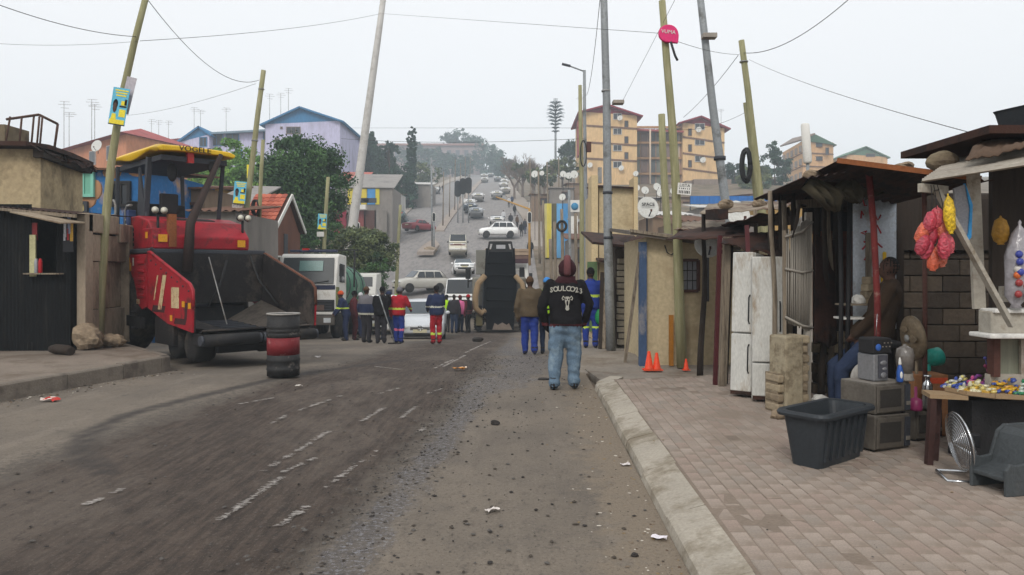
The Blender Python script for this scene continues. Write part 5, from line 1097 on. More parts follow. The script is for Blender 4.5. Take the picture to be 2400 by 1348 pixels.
# ------------------------------------------------------------------ shack with brown door, planks, tan tower-like wall
SK = thing('tin_shack', 'tin and timber shack with a brown door beside the grey lamp post', 'shack', (0, 15.6, -.06))
a0, a1 = X(1448, 15.6), X(1512, 15.6)
m = MB(); m.box(((a0 + a1) / 2, .9, 1.1), (a1 - a0 + .05, 1.4, 2.2)); m.obj('wall', mat('soot_brown_boards', (78, 66, 56), .9, var=.3), SK)
m = MB(); m.box((X(1490, 15.6), .17, .95), (.36, .06, 1.75)); d_ = m.obj('door', mat('brown_door', (106, 66, 42), .8, var=.2, stretch=(8, 8, 1)), SK); m = MB(); m.ball((X(1476, 15.6), .12, .9), .025); m.obj('handle', m_zinc, d_)
for i in range(14):
    m = MB(); m.box((X(1458, 15.6) + random.uniform(-.02, .03), .13, .1 + i * .135), (.16, .14, .11), rz=random.uniform(-.2, .2)); m.obj('stacked_slab', mat('pale_stacked_slab', (150, 140, 122), .9, var=.2, vs=5), SK, bev=.01)
m = MB(); corr(m, (X(1470, 15.6), -.05, 1.85), (.46, 0, -.02), (0, .12, .3), .08, .014); m.obj('door_hood', m_zinc, SK)
m = MB(); m.slab((a0 - .6, -.5, 2.25), (a1 + .1, -.4, 2.12), (a1 + .1, 2, 2.5), (a0 - .6, 2, 2.6), .05); m.obj('roof', m_rust, SK)
for i in range(6):
    x = X(1408 + i * 6, 15); p = thing('timber_plank', '', 'plank', (0, 0, 0)); bpy.data.objects.remove(p)
PKS = thing('plank_lean_to', 'grey planks propped upright beside the lamp post base', 'planks', (X(1422, 15.2), 15.2, -.05))
for i in range(5):
    m = MB(); m.beam((-.14 + i * .07, .0, 0), (-.05 + i * .06, .35, 1.6 - .12 * (i % 3)), .08, .025, roll=.1 * i); m.obj('plank', m_wood if i % 2 else m_wooddk, PKS)
TB = thing('tan_building', 'tall narrow tan plastered building behind the grey lamp post', 'building', (0, 22, -.4))
b0, b1 = X(1388, 22), X(1490, 22)
m = MB(); m.box(((b0 + b1) / 2 + .1, 2, 2.25), (b1 - b0 - .2, 4, 4.5)); m.obj('wall', mat('ochre_plaster', (184, 167, 134), .95, var=.1, vs=.7, bump=.4, bs=10, dirt=(162, 144, 112), damt=.4), TB)
m = MB(); m.box((b0 + .06, .3, 2.4), (.2, .9, 4.9)); m.box((b0 + .06, -.14, 2.4), (.18, .05, 4.9)); m.obj('side_pier', mat('pale_ochre_plaster', (196, 176, 138), .95, var=.1), TB)
m = MB(); m.box((b1 - .02, .3, 2.45), (.12, .9, 4.7)); m.obj('side_pier', mat('pale_ochre_plaster', (0, 0, 0)), TB)
m = MB(); m.slab((b0 + .15, -.18, 4.55), (b1 - .1, -.18, 4.5), (b1 - .1, 3, 4.8), (b0 + .15, 3, 4.85), .05); m.obj('roof', m_rust, TB)
m = MB(); m.box((b0 - .02, -.2, 1.2), (.3, .04, 2.1)); m.obj('green_band', mat('dull_green_paint', (82, 104, 68), .85), TB)
m = MB(); m.slab((b0 + .1, -.9, 2.3), (b0 + .85, -.9, 2.15), (b0 + .9, .1, 2.3), (b0 + .1, .1, 2.4), .06); m.obj('porch_sheet', m_rust, TB)
m = MB(); m.box((b0 + .35, 1, 5.0), (.12, .12, .5)); m.obj('chimney_pipe', m_zinc, TB)

# ------------------------------------------------------------------ rusty awning over the fridges
AW = thing('rusty_awning', 'ragged rusty sheet awning over the white fridges', 'awning', (0, 0, 0))
def sh(pts, name='roof_sheet', mt=m_rust, th=.012, par=AW, wob=.03):
    """a torn sheet spanned over four points"""
    a, b_, c, d = map(Vector, pts); n, k = 16, 5; v = []
    for j in range(k + 1):
        for i in range(n + 1):
            s_, t = i / n, j / k; p = a.lerp(b_, s_).lerp(d.lerp(c, s_), t); p.z += wob * (noise2(s_ * 5 + a.x * 3, t * 4 + a.y) - .5) * 2 + .008 * math.sin(s_ * 60)
            if j == 0: p += (d - a) * .06 * (noise2(i * .7, a.x) - .5)
            v.append(p)
    f = [(r * (n + 1) + i, r * (n + 1) + i + 1, (r + 1) * (n + 1) + i + 1, (r + 1) * (n + 1) + i) for r in range(k) for i in range(n)]
    m = MB(); m.add(v, f, 0, True); o = m.obj(name, mt, par); s = o.modifiers.new('thick', 'SOLIDIFY'); s.thickness = th; return o
sh((at(1562, 556, 9.7), at(1745, 556, 9.2), at(1760, 522, 11.4), at(1600, 538, 11.8)))
sh((at(1690, 522, 9.4), at(1850, 488, 8.8), at(1870, 520, 11), at(1720, 528, 11.6)), wob=.05)
sh((at(1690, 566, 9.0), at(1840, 600, 8.6), at(1850, 530, 9.4), at(1700, 545, 9.6)), wob=.05)
sh((at(1580, 538, 11.2), at(1700, 545, 11.0), at(1700, 515, 13), at(1600, 522, 13)), mt=mat('pale_bent_sheet', (138, 126, 110), .8, .1, var=.3, dirt=(84, 58, 44), damt=.55))
sh((at(1640, 500, 10.6), at(1840, 488, 10.2), at(1860, 470, 12.4), at(1660, 478, 12.6)), mt=mat('pale_bent_sheet', (0, 0, 0)), wob=.02)
m = MB(); m.box(at(1680, 503, 10.3), (.24, .2, .14), rz=.4); m.obj('roof_weight', m_rust, AW)
m = MB(); m.beam(Vector((X(1676, 9.3), 9.3, PZ)), at(1687, 552, 9.3), .05, .05); m.obj('steel_post', mat('maroon_post', (74, 26, 30), .7), AW)
m = MB(); m.beam(Vector((X(1690, 9.25), 9.2, PZ)), at(1704, 556, 9.25), .09, .07); m.obj('timber_post', m_wood, AW)
m = MB(); m.beam(Vector((X(1701, 9.35), 9.4, PZ)), at(1712, 556, 9.35), .07, .05); m.obj('timber_post', m_wooddk, AW)
m = MB(); m.beam(at(1754, 610, 8.7), at(1750, 530, 8.9), .05, .05); m.obj('steel_stub', mat('maroon_post', (0, 0, 0)), AW)
m = MB(); m.beam(at(1690, 590, 11.4), at(1850, 608, 11.2), .08, .06); m.obj('rail', m_brf, AW)
m = MB(); m.box((X(1772, 11.8), 11.8, .95), (1.1, .1, 1.7)); m.obj('rear_wall', m_tanp, AW)

# ------------------------------------------------------------------ white fridges
m_fr = mat('old_fridge_enamel', (190, 189, 183), .5, var=.1, vs=2, bump=.1, dirt=(148, 132, 112), damt=.36, ds=3, stretch=(1.6, 1.6, .5))
def fridge(label, loc, rz, w, d, h, split, tilt=0.0):
    F_ = thing('fridge', label, 'fridge', loc, group='discarded white fridges', rot=(tilt, 0, rz))
    m = MB(); m.box((0, d / 2, h / 2), (w, d - .06, h)); m.obj('cabinet', m_fr, F_, bev=.01)
    for z0, z1 in ((.05, split - .008), (split + .008, h)):
        m = MB(); m.box((0, -.025, (z0 + z1) / 2), (w, .05, z1 - z0)); dd = m.obj('door', m_fr, F_, bev=.012)
        zc = (z1 - .5 if z1 > split + .1 else z1 - .12); MB().tube([(w * .36, -.05, zc), (w * .36, -.09, zc - .03), (w * .36, -.09, zc - .3), (w * .36, -.05, zc - .33)], .008, 6).obj('handle', m_trim, dd)
    m = MB(); m.box((0, -.02, .035), (w * .98, .05, .05)); m.obj('kick_plate', m_rust, F_)
fridge('white fridge leaning back, nearest the timber posts', (X(1738, 8.4), 8.4, PZ + .02), R(-34), .24, .42, 1.66, .72, R(-4))
fridge('white fridge freezer beside the broken brick pier', (X(1797, 8.1), 8.05, PZ + .02), R(-16), .34, .4, 1.6, .42, R(-3))

# ------------------------------------------------------------------ broken brick pier, slatted gate, stick fence, posts
m_blk = [mat('mud_block_%d' % i, c, .95, var=.2, vs=8, bump=.6, bs=25, dirt=(150, 136, 112), damt=.4, ds=5) for i, c in enumerate([(146, 132, 110), (128, 114, 94), (158, 144, 120)])]
yP = 7.5; PR = thing('brick_pier', 'broken plastered brick pier under the grey slatted gate', 'pier', (X(1866, yP), yP, PZ), R(14))
m_pp = mat('peeling_plaster', (158, 147, 124), .95, var=.22, vs=5, bump=.7, bs=16, dirt=(122, 110, 90), damt=.6, ds=5)
m = MB(); m.box((-.05, .1, .395), (.21, .3, .79)); m.obj('plaster_core', m_pp, PR, bev=.02)
m = MB(); m.box((.09, .11, .37), (.08, .24, .74)); m.box((-.18, .12, .2), (.06, .22, .4)); m.obj('mortar', m_blk[1], PR)
for i in range(8):
    m = MB(); m.box((.085 + random.uniform(-.015, .022), .1 + random.uniform(-.02, .02), .05 + i * .1), (.1, .26, .08 + random.uniform(-.012, .008)), M=Matrix.Rotation(random.uniform(-.12, .12), 3, 'Z') @ Matrix.Rotation(random.uniform(-.07, .07), 3, 'Y')); m.obj('brick', m_blk[(i * 2) % 3], PR, bev=.018)
for i in range(4):
    m = MB(); m.box((-.18 + random.uniform(-.01, .01), .1, .05 + i * .1), (.07, .24, .08), M=Matrix.Rotation(random.uniform(-.1, .1), 3, 'Y')); m.obj('brick', m_blk[i % 3], PR, bev=.015)
GT = thing('slatted_gate', 'bowed grey slatted panel standing on the broken brick pier', 'gate', (0, 7.65, 0))
gx0, gx1 = X(1842, 7.65), X(1902, 7.65); n_ = 17
m_slat = mat('pale_grey_slat', (148, 142, 132), .9, var=.15, vs=4, stretch=(10, 10, 1))
for i in range(n_):
    t = (i + .5) / n_; x = gx0 + (gx1 - gx0) * t; zt = Z(553, 7.65) + (Z(512, 7.65) - Z(553, 7.65)) * t + random.uniform(0, .06); zb_ = Z(752, 7.65) - .1 * t - random.uniform(0, .03); bow = -.06 * math.sin(math.pi * t)
    m = MB(); m.tube([(x, bow, zb_), (x + random.uniform(-.006, .006), bow - .01, (zb_ + zt) / 2), (x, bow, zt)], .0085, 4); m.obj('slat', m_slat, GT)
for za, zb_ in ((Z(556, 7.65), Z(520, 7.65)), (Z(630, 7.65), Z(634, 7.65)), (Z(742, 7.65), Z(768, 7.65))):
    MB().tube([(gx0 - .02, -.03, za), ((gx0 + gx1) / 2, -.09, (za + zb_) / 2 - .03), (gx1, -.03, zb_)], .014, 5).obj('rail', m_slat, GT)
m = MB(); m.beam((gx0 - .015, 0, Z(790, 7.65)), (gx0 - .02, 0, Z(540, 7.65)), .03, .03); m.obj('stile', m_wood, GT)
m = MB(); m.beam((X(1905, 7.5), 0, PZ), (X(1899, 7.6), 0, Z(497, 7.6)), .065, .05); m.obj('timber_post', mat('whitewashed_post', (150, 144, 134), .9, var=.2, stretch=(8, 8, 1)), GT)
MB().tube([(X(1875, 7.3), -.15, Z(555, 7.3)), (X(1886, 7.3), -.15, Z(515, 7.3)), (X(1894, 7.3), -.12, Z(475, 7.3)), (X(1912, 7.3), -.1, Z(478, 7.3))], [.006, .02, .02, .015], 6).obj('crooked_branch', m_wooddk, GT)
o = lean_pole('timber_post', 'tall thin pale timber post beside the white fridges', (X(1822, 8.0), 8.0, PZ), at(1806, 448, 8.0), .028, .024, m_wood); o['category'] = 'post'
SF = thing('stick_fence', 'row of dark splintered sticks standing up behind the slatted gate', 'fence', (0, 8.8, 0))
for px in (1806, 1830, 1859, 1886, 1913, 1936, 1958):
    x = X(px, 8.8); zt = Z(random.uniform(446, 462), 8.8); m = MB(); m.tube([(x, 0, .0), (x + .01, 0, zt - .25), (x, 0, zt - .1), (x + random.uniform(-.03, .03), 0, zt)], [.045, .042, .03, .006], 6); m.obj('stick', m_wooddk, SF)
m = MB(); m.beam((X(1870, 8.7), -.06, Z(478, 8.7)), (X(1960, 8.7), -.06, Z(474, 8.7)), .05, .1); m.obj('cross_rail', m_wood, SF)
RD = thing('rust_panel_screen', 'dark rust red sheet metal screen inside the stall', 'screen', (0, 9.3, 0))
for i in range(6):
    x0 = X(1905, 9.3) + i * .125; m = MB(); m.box((x0 + .06, .01 * (i % 2), 1.3), (.12, .02, 1.6)); m.obj('sheet_panel', mat('dark_rust_panel', (104, 54, 42), .85, var=.3, vs=2, dirt=(44, 30, 28), damt=.5), RD)
m = MB(); m.box((X(1958, 9.35), .06, 2.25), (.8, .04, .36)); m.obj('gap_shade_board', m_black, RD)  # black sheet stands in for the shade of the gap above
RW = thing('rubble_wall', 'low tumbled wall of grey blocks behind the stall seller', 'wall', (0, 8.7, PZ))
k = 0
for r_ in range(5):
    for i in range(5 - (r_ > 3)):
        x = X(1915, 8.7) + i * .17 + (.06 if r_ % 2 else 0); m = MB(); m.box((x, random.uniform(-.03, .03), .06 + r_ * .12), (.16, .2, .105), rz=random.uniform(-.15, .15)); m.obj('block', m_blk[(i + r_) % 3] if r_ > 3 else mat('dark_block', (92, 80, 66), .95, var=.25, vs=6, bump=.5, bs=20), RW, bev=.012)
for px, py in ((1935, 785), (1975, 790)):
    m = MB(); m.box((X(px, 8.65), 0, Z(py, 8.65) - PZ), (.2, .18, .12), rz=random.uniform(-.4, .4)); m.obj('block', m_blk[0], RW, bev=.02)
for px, py, d, nm, lb in ((1826, 962, 7.2, 'brick_piece', 'broken brick lying at the foot of the brick pier'), (1922, 925, 8.1, 'rag', 'pale rag lying among the blocks in the stall')):
    o = lump(MB(), (0, 0, .03), (.09, .06, .05), px).obj(nm, m_rock if nm != 'rag' else m_white, None, (X(px, d), d, PZ)); tag(o, lb, nm.split('_')[0])

# ------------------------------------------------------------------ stall under the rusty roof
ST = thing('market_stall', 'open stall under a rusty corrugated roof on thin posts', 'stall', (0, 0, 0))
m = MB(); corr(m, at(1960, 378, 6.5), at(2330, 424, 5.9) - at(1960, 378, 6.5), (.5, 3.4, .0), .09, .014, seg=5, rag=0); m.obj('roof_sheet', m_rust, ST)
m = MB(); corr(m, at(1878, 418, 6.7), at(1985, 402, 6.55) - at(1878, 418, 6.7), (.4, 2.6, .05), .075, .012, seg=4); m.obj('roof_sheet', m_rust, ST)
m = MB(); m.beam(at(1962, 376, 6.46), at(2300, 419, 5.92), .02, .045); m.obj('roof_edge', mat('orange_rust', (0, 0, 0)), ST)
for px0, px1, d in ((1895, 2150, 7.4), (1900, 2250, 8.8)): m = MB(); m.beam(at(px0, 432, d), at(px1, 440, d), .06, .05); m.obj('roof_purlin', m_wooddk, ST)
m = MB(); m.tube([Vector((X(2058, 6.8), 6.8, PZ)), at(2056, 700, 6.8), at(2047, 520, 6.8), at(2035, 395, 6.8)], .03, 8); m.obj('red_post', mat('chipped_red_post', (104, 36, 34), .7, var=.3, vs=6, dirt=(140, 110, 100), damt=.25, ds=9), ST)
for px, p1 in ((1972, 1962), (1988, 1986)): MB().tube([Vector((X(px - 4, 7.4), 7.4, PZ)), at(px, 700, 7.4), at(p1 + 6, 440, 7.4)], .024, 8).obj('dark_post', m_black, ST)
MB().tube([Vector((X(2168, 6.4), 6.4, PZ)), at(2168, 700, 6.4), at(2166, 440, 6.4)], .02, 8).obj('dark_post', m_brf, ST)
# back wall of blocks; the stall's shade is put into their darkened colours
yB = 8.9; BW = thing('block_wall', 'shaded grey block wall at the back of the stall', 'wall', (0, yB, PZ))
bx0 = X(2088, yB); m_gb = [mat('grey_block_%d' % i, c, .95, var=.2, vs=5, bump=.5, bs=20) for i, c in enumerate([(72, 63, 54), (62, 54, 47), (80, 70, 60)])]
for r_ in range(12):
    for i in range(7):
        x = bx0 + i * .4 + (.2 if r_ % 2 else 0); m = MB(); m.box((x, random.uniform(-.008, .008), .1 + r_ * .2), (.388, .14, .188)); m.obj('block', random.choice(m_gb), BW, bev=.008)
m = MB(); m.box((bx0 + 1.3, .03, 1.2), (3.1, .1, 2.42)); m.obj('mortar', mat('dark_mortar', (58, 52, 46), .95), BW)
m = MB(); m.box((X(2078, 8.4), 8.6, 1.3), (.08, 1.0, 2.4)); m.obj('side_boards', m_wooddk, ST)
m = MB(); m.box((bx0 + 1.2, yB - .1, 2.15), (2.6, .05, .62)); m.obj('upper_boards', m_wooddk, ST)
m = MB(); m.box((6.9, 7.2, 1.3), (.08, 4.2, 2.6)); m.obj('unseen_shade_boards', m_wooddk, ST)  # unseen boards added to keep light out of the stall
# painted advert board
PB = thing('painted_board', 'white painted advert board with red letters and a yellow bottle', 'sign', (X(2050, 8.0), 8.0, 0), R(-12))
m = MB(); rows = [[(-.22 + .44 * i / 6, .02 * math.cos(i / 6 * 3.1 - 1.5), z) for i in range(7)] for z in (Z(770, 8), Z(600, 8), Z(440, 8))]
m.add([p for r in rows for p in r], [(j * 7 + i, j * 7 + i + 1, (j + 1) * 7 + i + 1, (j + 1) * 7 + i) for j in range(2) for i in range(6)], 0, True); o = m.obj('board', mat('pale_blue_white_board', (206, 214, 222), .6, var=.1, vs=3, dirt=(150, 140, 120), damt=.3), PB); o.modifiers.new('t', 'SOLIDIFY').thickness = .012
m_sr = mat('sign_red', (168, 40, 52), .6, bump=0); rs = random.Random(8)
for k in range(9):
    x_, z_ = (-.11 if k < 5 else .04) + rs.uniform(-.02, .02), Z(470 + (k % 5) * 34, 8); MB().tube([(x_ + rs.uniform(-.04, .04), -.014, z_ + rs.uniform(-.07, .07)) for _ in range(4)], .009, 5).obj('red_brush_stroke', m_sr, PB)
MB().lathe([(.001, 0), (.035, .01), (.04, .25), (.02, .36), (.02, .46), (.001, .47)], 12, (.1, .0, Z(690, 8)), M=Matrix.Diagonal((1, .25, 1))).obj('yellow_bottle', m_ylw, PB)
m = MB(); m.box((-.07, -.03, Z(610, 8)), (.06, .03, .6)); m.obj('batten', m_wood, PB)
# seller perched on a high stool, turned to the left
SE = person('seller in brown jacket and dark jeans perched on a stool in the stall', (X(2062, 7.2), 7.25, PZ), R(64), 1.6, 'shaded_brown', 'djeans', baggy=.02, lf=(-.1, .34), rf=(.1, .42), lh=(-.12, .22, .88), rh=(.12, .24, .9), lean=(0, -.12), knee=(.16, .2), vox=.014, fold=.008, head=(0, .03))  # jacket brown is darkened to carry the stall's shade
hc = Vector((0, -.108, 1.6))
for s in (-1, 1): m = MB(); m.ball(hc + Vector((s * .03, .088, .012)), (.013, .008, .009), 8, 6); m.obj('eye', mat('eye_white', (170, 164, 156), .3, bump=0), SE)
m = MB(); m.ball(hc + Vector((0, .09, -.06)), (.024, .01, .008), 8, 6); m.obj('mouth', mat('lip', (88, 50, 46), .5, bump=0), SE)
SO = thing('stool', 'dark high stool under the stall seller', 'stool', (X(2076, 7.35), 7.36, PZ))
m = MB(); m.box((0, 0, .72), (.34, .34, .05)); m.obj('seat', m_black, SO, bev=.015)
for x in (-.13, .13):
    for y in (-.13, .13): m = MB(); m.beam((x * 1.2, y * 1.2, 0), (x, y, .7), .03, .03); m.obj('leg', m_black, SO)
# shelf with paper and the brick stack beside it
m = MB(); m.box((0, 0, 0), (.42, .22, .02)); m2 = m; SHF = thing('stall_shelf', 'small plank shelf with paper before the painted board', 'shelf', at(2012, 745, 7.5)); m.obj('plank', m_white, SHF); m = MB(); m.box((-.05, 0, .14), (.3, .2, .018)); m.obj('plank', m_wood, SHF); m = MB(); m.beam((-.19, 0, -.9), (-.19, 0, .14), .02, .02); m.beam((.19, 0, -.9), (.19, 0, .14), .02, .02); m.obj('support', m_wooddk, SHF)
o = lump(MB(), (0, 0, .04), (.07, .06, .06), 9).obj('crumpled_paper', m_white, None, at(2012, 713, 7.5)); tag(o, 'crumpled white paper on the stall shelf', 'paper')
for i in range(4): m = MB(); m.box((0, 0, 0), (.11, .1, .075), rz=i * .2); o = m.obj('brick', m_blk[i % 3], None, at(2032 + i * 1.5, 708 - i * 17, 7.55), bev=.01); tag(o, ['lowest', 'second lowest', 'third', 'topmost'][i] + ' brick of the small stack on the stall shelf', 'brick', 'bricks stacked on the stall shelf')
# tattered sacking under the roof edge
m_sack = mat('mouldy_sacking', (70, 64, 50), .95, var=.4, vs=5, bump=.7, bs=15)
def rag(label, pts, w, name='hanging_sack'):
    m = MB(); ps = [at(*p) for p in pts]; v = []; n = 8
    for i, p in enumerate(ps):
        for j in range(n + 1): t = j / n - .5; v.append(p + Vector((t * w[i], .05 * math.sin(j * 2.1 + i), .04 * noise2(i * 2.2, j * .9))))
    m.add(v, [(i * (n + 1) + j, i * (n + 1) + j + 1, (i + 1) * (n + 1) + j + 1, (i + 1) * (n + 1) + j) for i in range(len(ps) - 1) for j in range(n)], 0, True)
    o = m.obj(name, m_sack); o.modifiers.new('t', 'SOLIDIFY').thickness = .01; return tag(o, label, 'sacking')
rag('dark sacking drooping under the left end of the rusty roof', [(1905, 425, 6.8), (1920, 448, 6.8), (1945, 470, 6.8), (1955, 500, 6.85)], [.1, .3, .26, .1])
rag('dark sacking bunched around the thin posts', [(1990, 428, 6.9), (1985, 455, 6.9), (2000, 470, 6.9), (2010, 480, 6.9)], [.1, .32, .2, .06])
rag('brown sacking hanging over the painted board', [(2060, 430, 7.5), (2055, 450, 7.5), (2035, 470, 7.5)], [.2, .34, .12])

# more of the ragged patchwork: leaning sheets, crooked stakes and stones holding the roofs down
for px, py, d, r_, lb in ((1905, 412, 7.2, .07, 'stone weighing down the lower rusty stall roof'), (1990, 388, 7.4, .06, 'brown stone near the front of the rusty stall roof'), (2120, 392, 7.0, .07, 'larger stone in the middle of the rusty stall roof'), (1700, 480, 11, .1, 'stone on the pale bent sheet of the awning'), (1780, 478, 11.2, .09, 'second stone on the pale bent sheet of the awning')):
    o = lump(MB(), (0, 0, 0), (r_ * 1.3, r_, r_ * .8), px).obj('roof_stone', m_rock, None, at(px, py, d)); tag(o, lb, 'stone', 'stones on the roofs')
for k, (pb, pt, yt, d, w, lb) in enumerate(((1848, 1838, 470, 8.5, .05, 'crooked dark stake left of the slatted gate'), (1925, 1932, 452, 8.3, .045, 'crooked dark stake right of the whitewashed post'), (1948, 1940, 462, 8.4, .04, 'thin crooked stake beside the dark sacking'), (1640, 1650, 500, 10.9, .05, 'crooked timber prop under the rusty awning'), (1780, 1770, 492, 10.2, .045, 'thin timber prop behind the white fridges'))):
    o = lean_pole('timber_stake', lb, (X(pb, d), d, .01 if d > 9.8 else PZ), at(pt, yt, d), w, w * .6, m_wooddk if k % 2 else m_wood, n=6, bend=.03); o['category'] = 'stake'
for k, (q, lb) in enumerate((((at(1908, 800, 8.0), at(1962, 810, 8.15), at(1958, 560, 8.5), at(1912, 548, 8.4)), 'rusty sheet leaning inside the stall beside the whitewashed post'), ((at(1850, 612, 9.9), at(1905, 600, 9.7), at(1900, 505, 9.9), at(1855, 512, 10.1)), 'rusty sheet patch behind the slatted gate'), ((at(1462, 590, 15.0), at(1520, 575, 14.6), at(1515, 545, 15.6), at(1450, 560, 16)), 'bent rusty sheet over the tin shack door'))):
    P = thing('tin_sheet', lb, 'sheet'); sh(q, 'sheet', m_rust if k != 1 else m_zinc, .008, P, .04)
# ------------------------------------------------------------------ goods on the pavement
m_tub = mat('dark_plastic', (46, 50, 54), .5, var=.1, vs=4, bump=.05, dirt=(78, 76, 72), damt=.25)
TU = thing('plastic_tub', 'large dark grey plastic tub on the brick pavement', 'tub', (X(1940, 5.6), 5.62, PZ), R(38))
def rrect(a, b_, z, r=.06, n=4):
    out = []
    for cx, cy, s0 in ((a - r, b_ - r, 0), (-a + r, b_ - r, 90), (-a + r, -b_ + r, 180), (a - r, -b_ + r, 270)):
        for i in range(n + 1): t = R(s0 + 90 * i / n); out.append(Vector((cx + r * math.cos(t), cy + r * math.sin(t), z)))
    return out
m = MB(); m.loft([rrect(.32, .12, 0), rrect(.365, .165, .37), rrect(.375, .175, .372), rrect(.375, .175, .4), rrect(.355, .155, .405), rrect(.33, .135, .3), rrect(.3, .105, .03)], 0, False, True); m.obj('shell', m_tub, TU)
m = MB(); m.loft([rrect(.405, .205, .375, .08), rrect(.41, .21, .395, .08), rrect(.40, .20, .415, .08), rrect(.36, .16, .412, .07), rrect(.36, .16, .38, .07)], 0, False, False); m.obj('rim', m_tub, TU)
for i in range(-3, 4): m = MB(); m.box((i * .09, -.152, .2), (.02, .02, .3), M=Matrix.Rotation(R(7), 3, 'X')); m.obj('rib', m_tub, TU)
# two stacked steel cased appliances and a third behind
m_st = mat('grimy_dark_steel', (104, 98, 90), .45, .35, var=.25, vs=2.5, bump=.1, dirt=(62, 56, 50), damt=.5, ds=2); m_stt = mat('dusty_steel_top', (132, 126, 118), .6, .2, var=.15)
def appliance(label, loc, rz, w, d, h, lean=0.0):
    A = thing('microwave_oven', label, 'microwave', loc, rot=(0, lean, rz), group='old microwave ovens')
    m = MB(); m.box((0, d / 2, h / 2), (w, d, h)); m.obj('case', m_st, A, bev=.008)
    m = MB(); m.box((0, d / 2, h + .003), (w * .98, d * .98, .004)); m.obj('top_panel', m_stt, A)
    m = MB(); m.box((-w * .08, -.008, h / 2), (w * .78, .014, h * .9)); dd = m.obj('door', m_st, A, bev=.006); m = MB(); m.box((-w * .1, -.017, h * .52), (w * .6, .004, h * .6)); m.obj('door_glass', mat('smoked_glass', (58, 55, 52), .25, bump=0), dd)
    m = MB(); m.box((w * .41, -.008, h / 2), (w * .15, .012, h * .88)); p = m.obj('control_strip', m_dkg, A); m = MB(); m.box((w * .41, -.018, h * .3), (w * .1, .01, h * .12)); m.obj('button', m_stt, p)
    for sx in (-1, 1): m = MB(); m.box((sx * w * .42, .04, -.008), (.03, .03, .016)); m.obj('foot', m_trim, A)
    return A
ax, ay = X(2083, 5.95), 5.9
appliance('lower of two stacked steel microwaves beside the grey tub', (ax, ay, PZ + .016), R(26), .42, .34, .27, R(2)); appliance('upper of two stacked steel microwaves beside the grey tub', (ax + .01, ay + .01, PZ + .016 + .29), R(24), .40, .34, .24)
appliance('third steel microwave set back beside the stack', (X(2175, 6.25), 6.25, PZ + .016), R(20), .3, .3, .26)
ztop = PZ + .016 + .29 + .25
# mini hi-fi with black radio on top
HF = thing('mini_stereo', 'silver mini stereo standing on the stacked microwaves', 'stereo', (ax - .06, ay + .1, ztop), R(18)); hh = .22
m_sil = mat('silver_plastic', (128, 128, 130), .4, .3, var=.08, bump=.05)
m = MB(); m.box((0, .06, hh / 2), (.15, .18, hh)); m.obj('case', m_sil, HF, bev=.01); m = MB(); m.box((.01, -.035, hh / 2 + .01), (.09, .014, hh * .85)); fp = m.obj('front_panel', mat('dark_silver', (86, 86, 92), .4, .3), HF)
for x, z, w, h in ((0, .15, .07, .04), (.01, .1, .05, .03), (0, .05, .06, .05)): m = MB(); m.ball((x + .01, -.045, z), (w / 2, .006, h / 2), 12, 6); m.obj('knob', m_sil, fp)
RA = thing('radio', 'black portable radio with a blue dial on top of the silver stereo', 'radio', (ax - .05, ay + .1, ztop + hh + .003), R(18))
m = MB(); m.box((0, .05, .065), (.2, .16, .13)); m.obj('case', m_black, RA, bev=.012); m = MB(); m.lathe([(.001, .006), (.026, .004), (.03, 0)], 16, (-.045, -.033, .055), M=Matrix.Rotation(R(90), 3, 'X')); m.obj('dial', mat('dial_blue', (54, 96, 170), .4, bump=0), RA)
for i in range(6): m = MB(); m.box((.0 + i * .018, -.034, .06 + .03 * (i % 2)), (.01, .006, .01)); m.obj('button', m_stt, RA)
MB().bar((.06, .1, .12), (.075, .1, .32), .003, n=5).obj('aerial', m_chrome, RA)
# bottle, blender, fans, boxes
BT = thing('spray_bottle', 'blue and white bottle standing beside the silver stereo', 'bottle', (ax + .075, ay + .02, ztop))
MB().lathe([(.022, 0), (.026, .01), (.027, .08), (.018, .12), (.01, .14)], 12).obj('body', mat('bottle_blue', (44, 84, 156), .35, bump=0), BT); MB().lathe([(.01, .138), (.013, .15), (.008, .19), (.003, .2)], 10).obj('cap', m_white, BT); m = MB(); m.ball((0, -.024, .06), (.012, .006, .03), 8, 6); m.obj('label_patch', m_white, BT)
BL = thing('blender_jug', 'clear blender jug on the stacked microwaves', 'blender', (ax + .17, ay + .12, ztop))
MB().lathe([(.07, 0), (.07, .012), (.062, .03), (.062, .06)], 18).obj('base', m_stt, BL); MB().lathe([(.055, .06), (.072, .2), (.064, .26), (.03, .28), (.012, .29), (.012, .3)], 18).obj('jug', mat('cloudy_plastic', (118, 112, 106), .25, bump=0, spec=.6), BL)
def grille_fan(label, loc, r, rz, mt, tilt=0, stand=.4, base=True):
    F_ = thing('fan', label, 'fan', loc, rot=(0, 0, rz)); Q = Matrix.Rotation(R(90 + tilt), 3, 'X'); c = Vector((0, 0, stand + r * .9))
    m = MB(); m.lathe([(.001, .02), (r * .3, .03), (r * .8, .012), (r, -.01), (r * 1.0, -.03), (r * .7, -.055), (r * .2, -.07), (.001, -.07)], 28, c, M=Q); h = m.obj('grille', mt, F_)
    for k in range(3):
        a = k * 2.1; m = MB(); m.ball(c + Q @ Vector((math.cos(a) * r * .45, math.sin(a) * r * .45, .034)), (r * .34, .004, r * .16), 10, 6); m.obj('blade', mt, h)
    m = MB(); m.lathe([(.001, .05), (r * .16, .046), (r * .18, .03)], 14, c, M=Q); m.obj('hub', m_zinc, h)
    MB().bar((0, .05, .02), (0, .05, stand + r * .8), .014, n=8).obj('stand', mt, F_)
    MB().lathe([(.1, 0), (.1, .02), (.02, .04)], 18, (0, .05, 0)).obj('base', mt, F_)
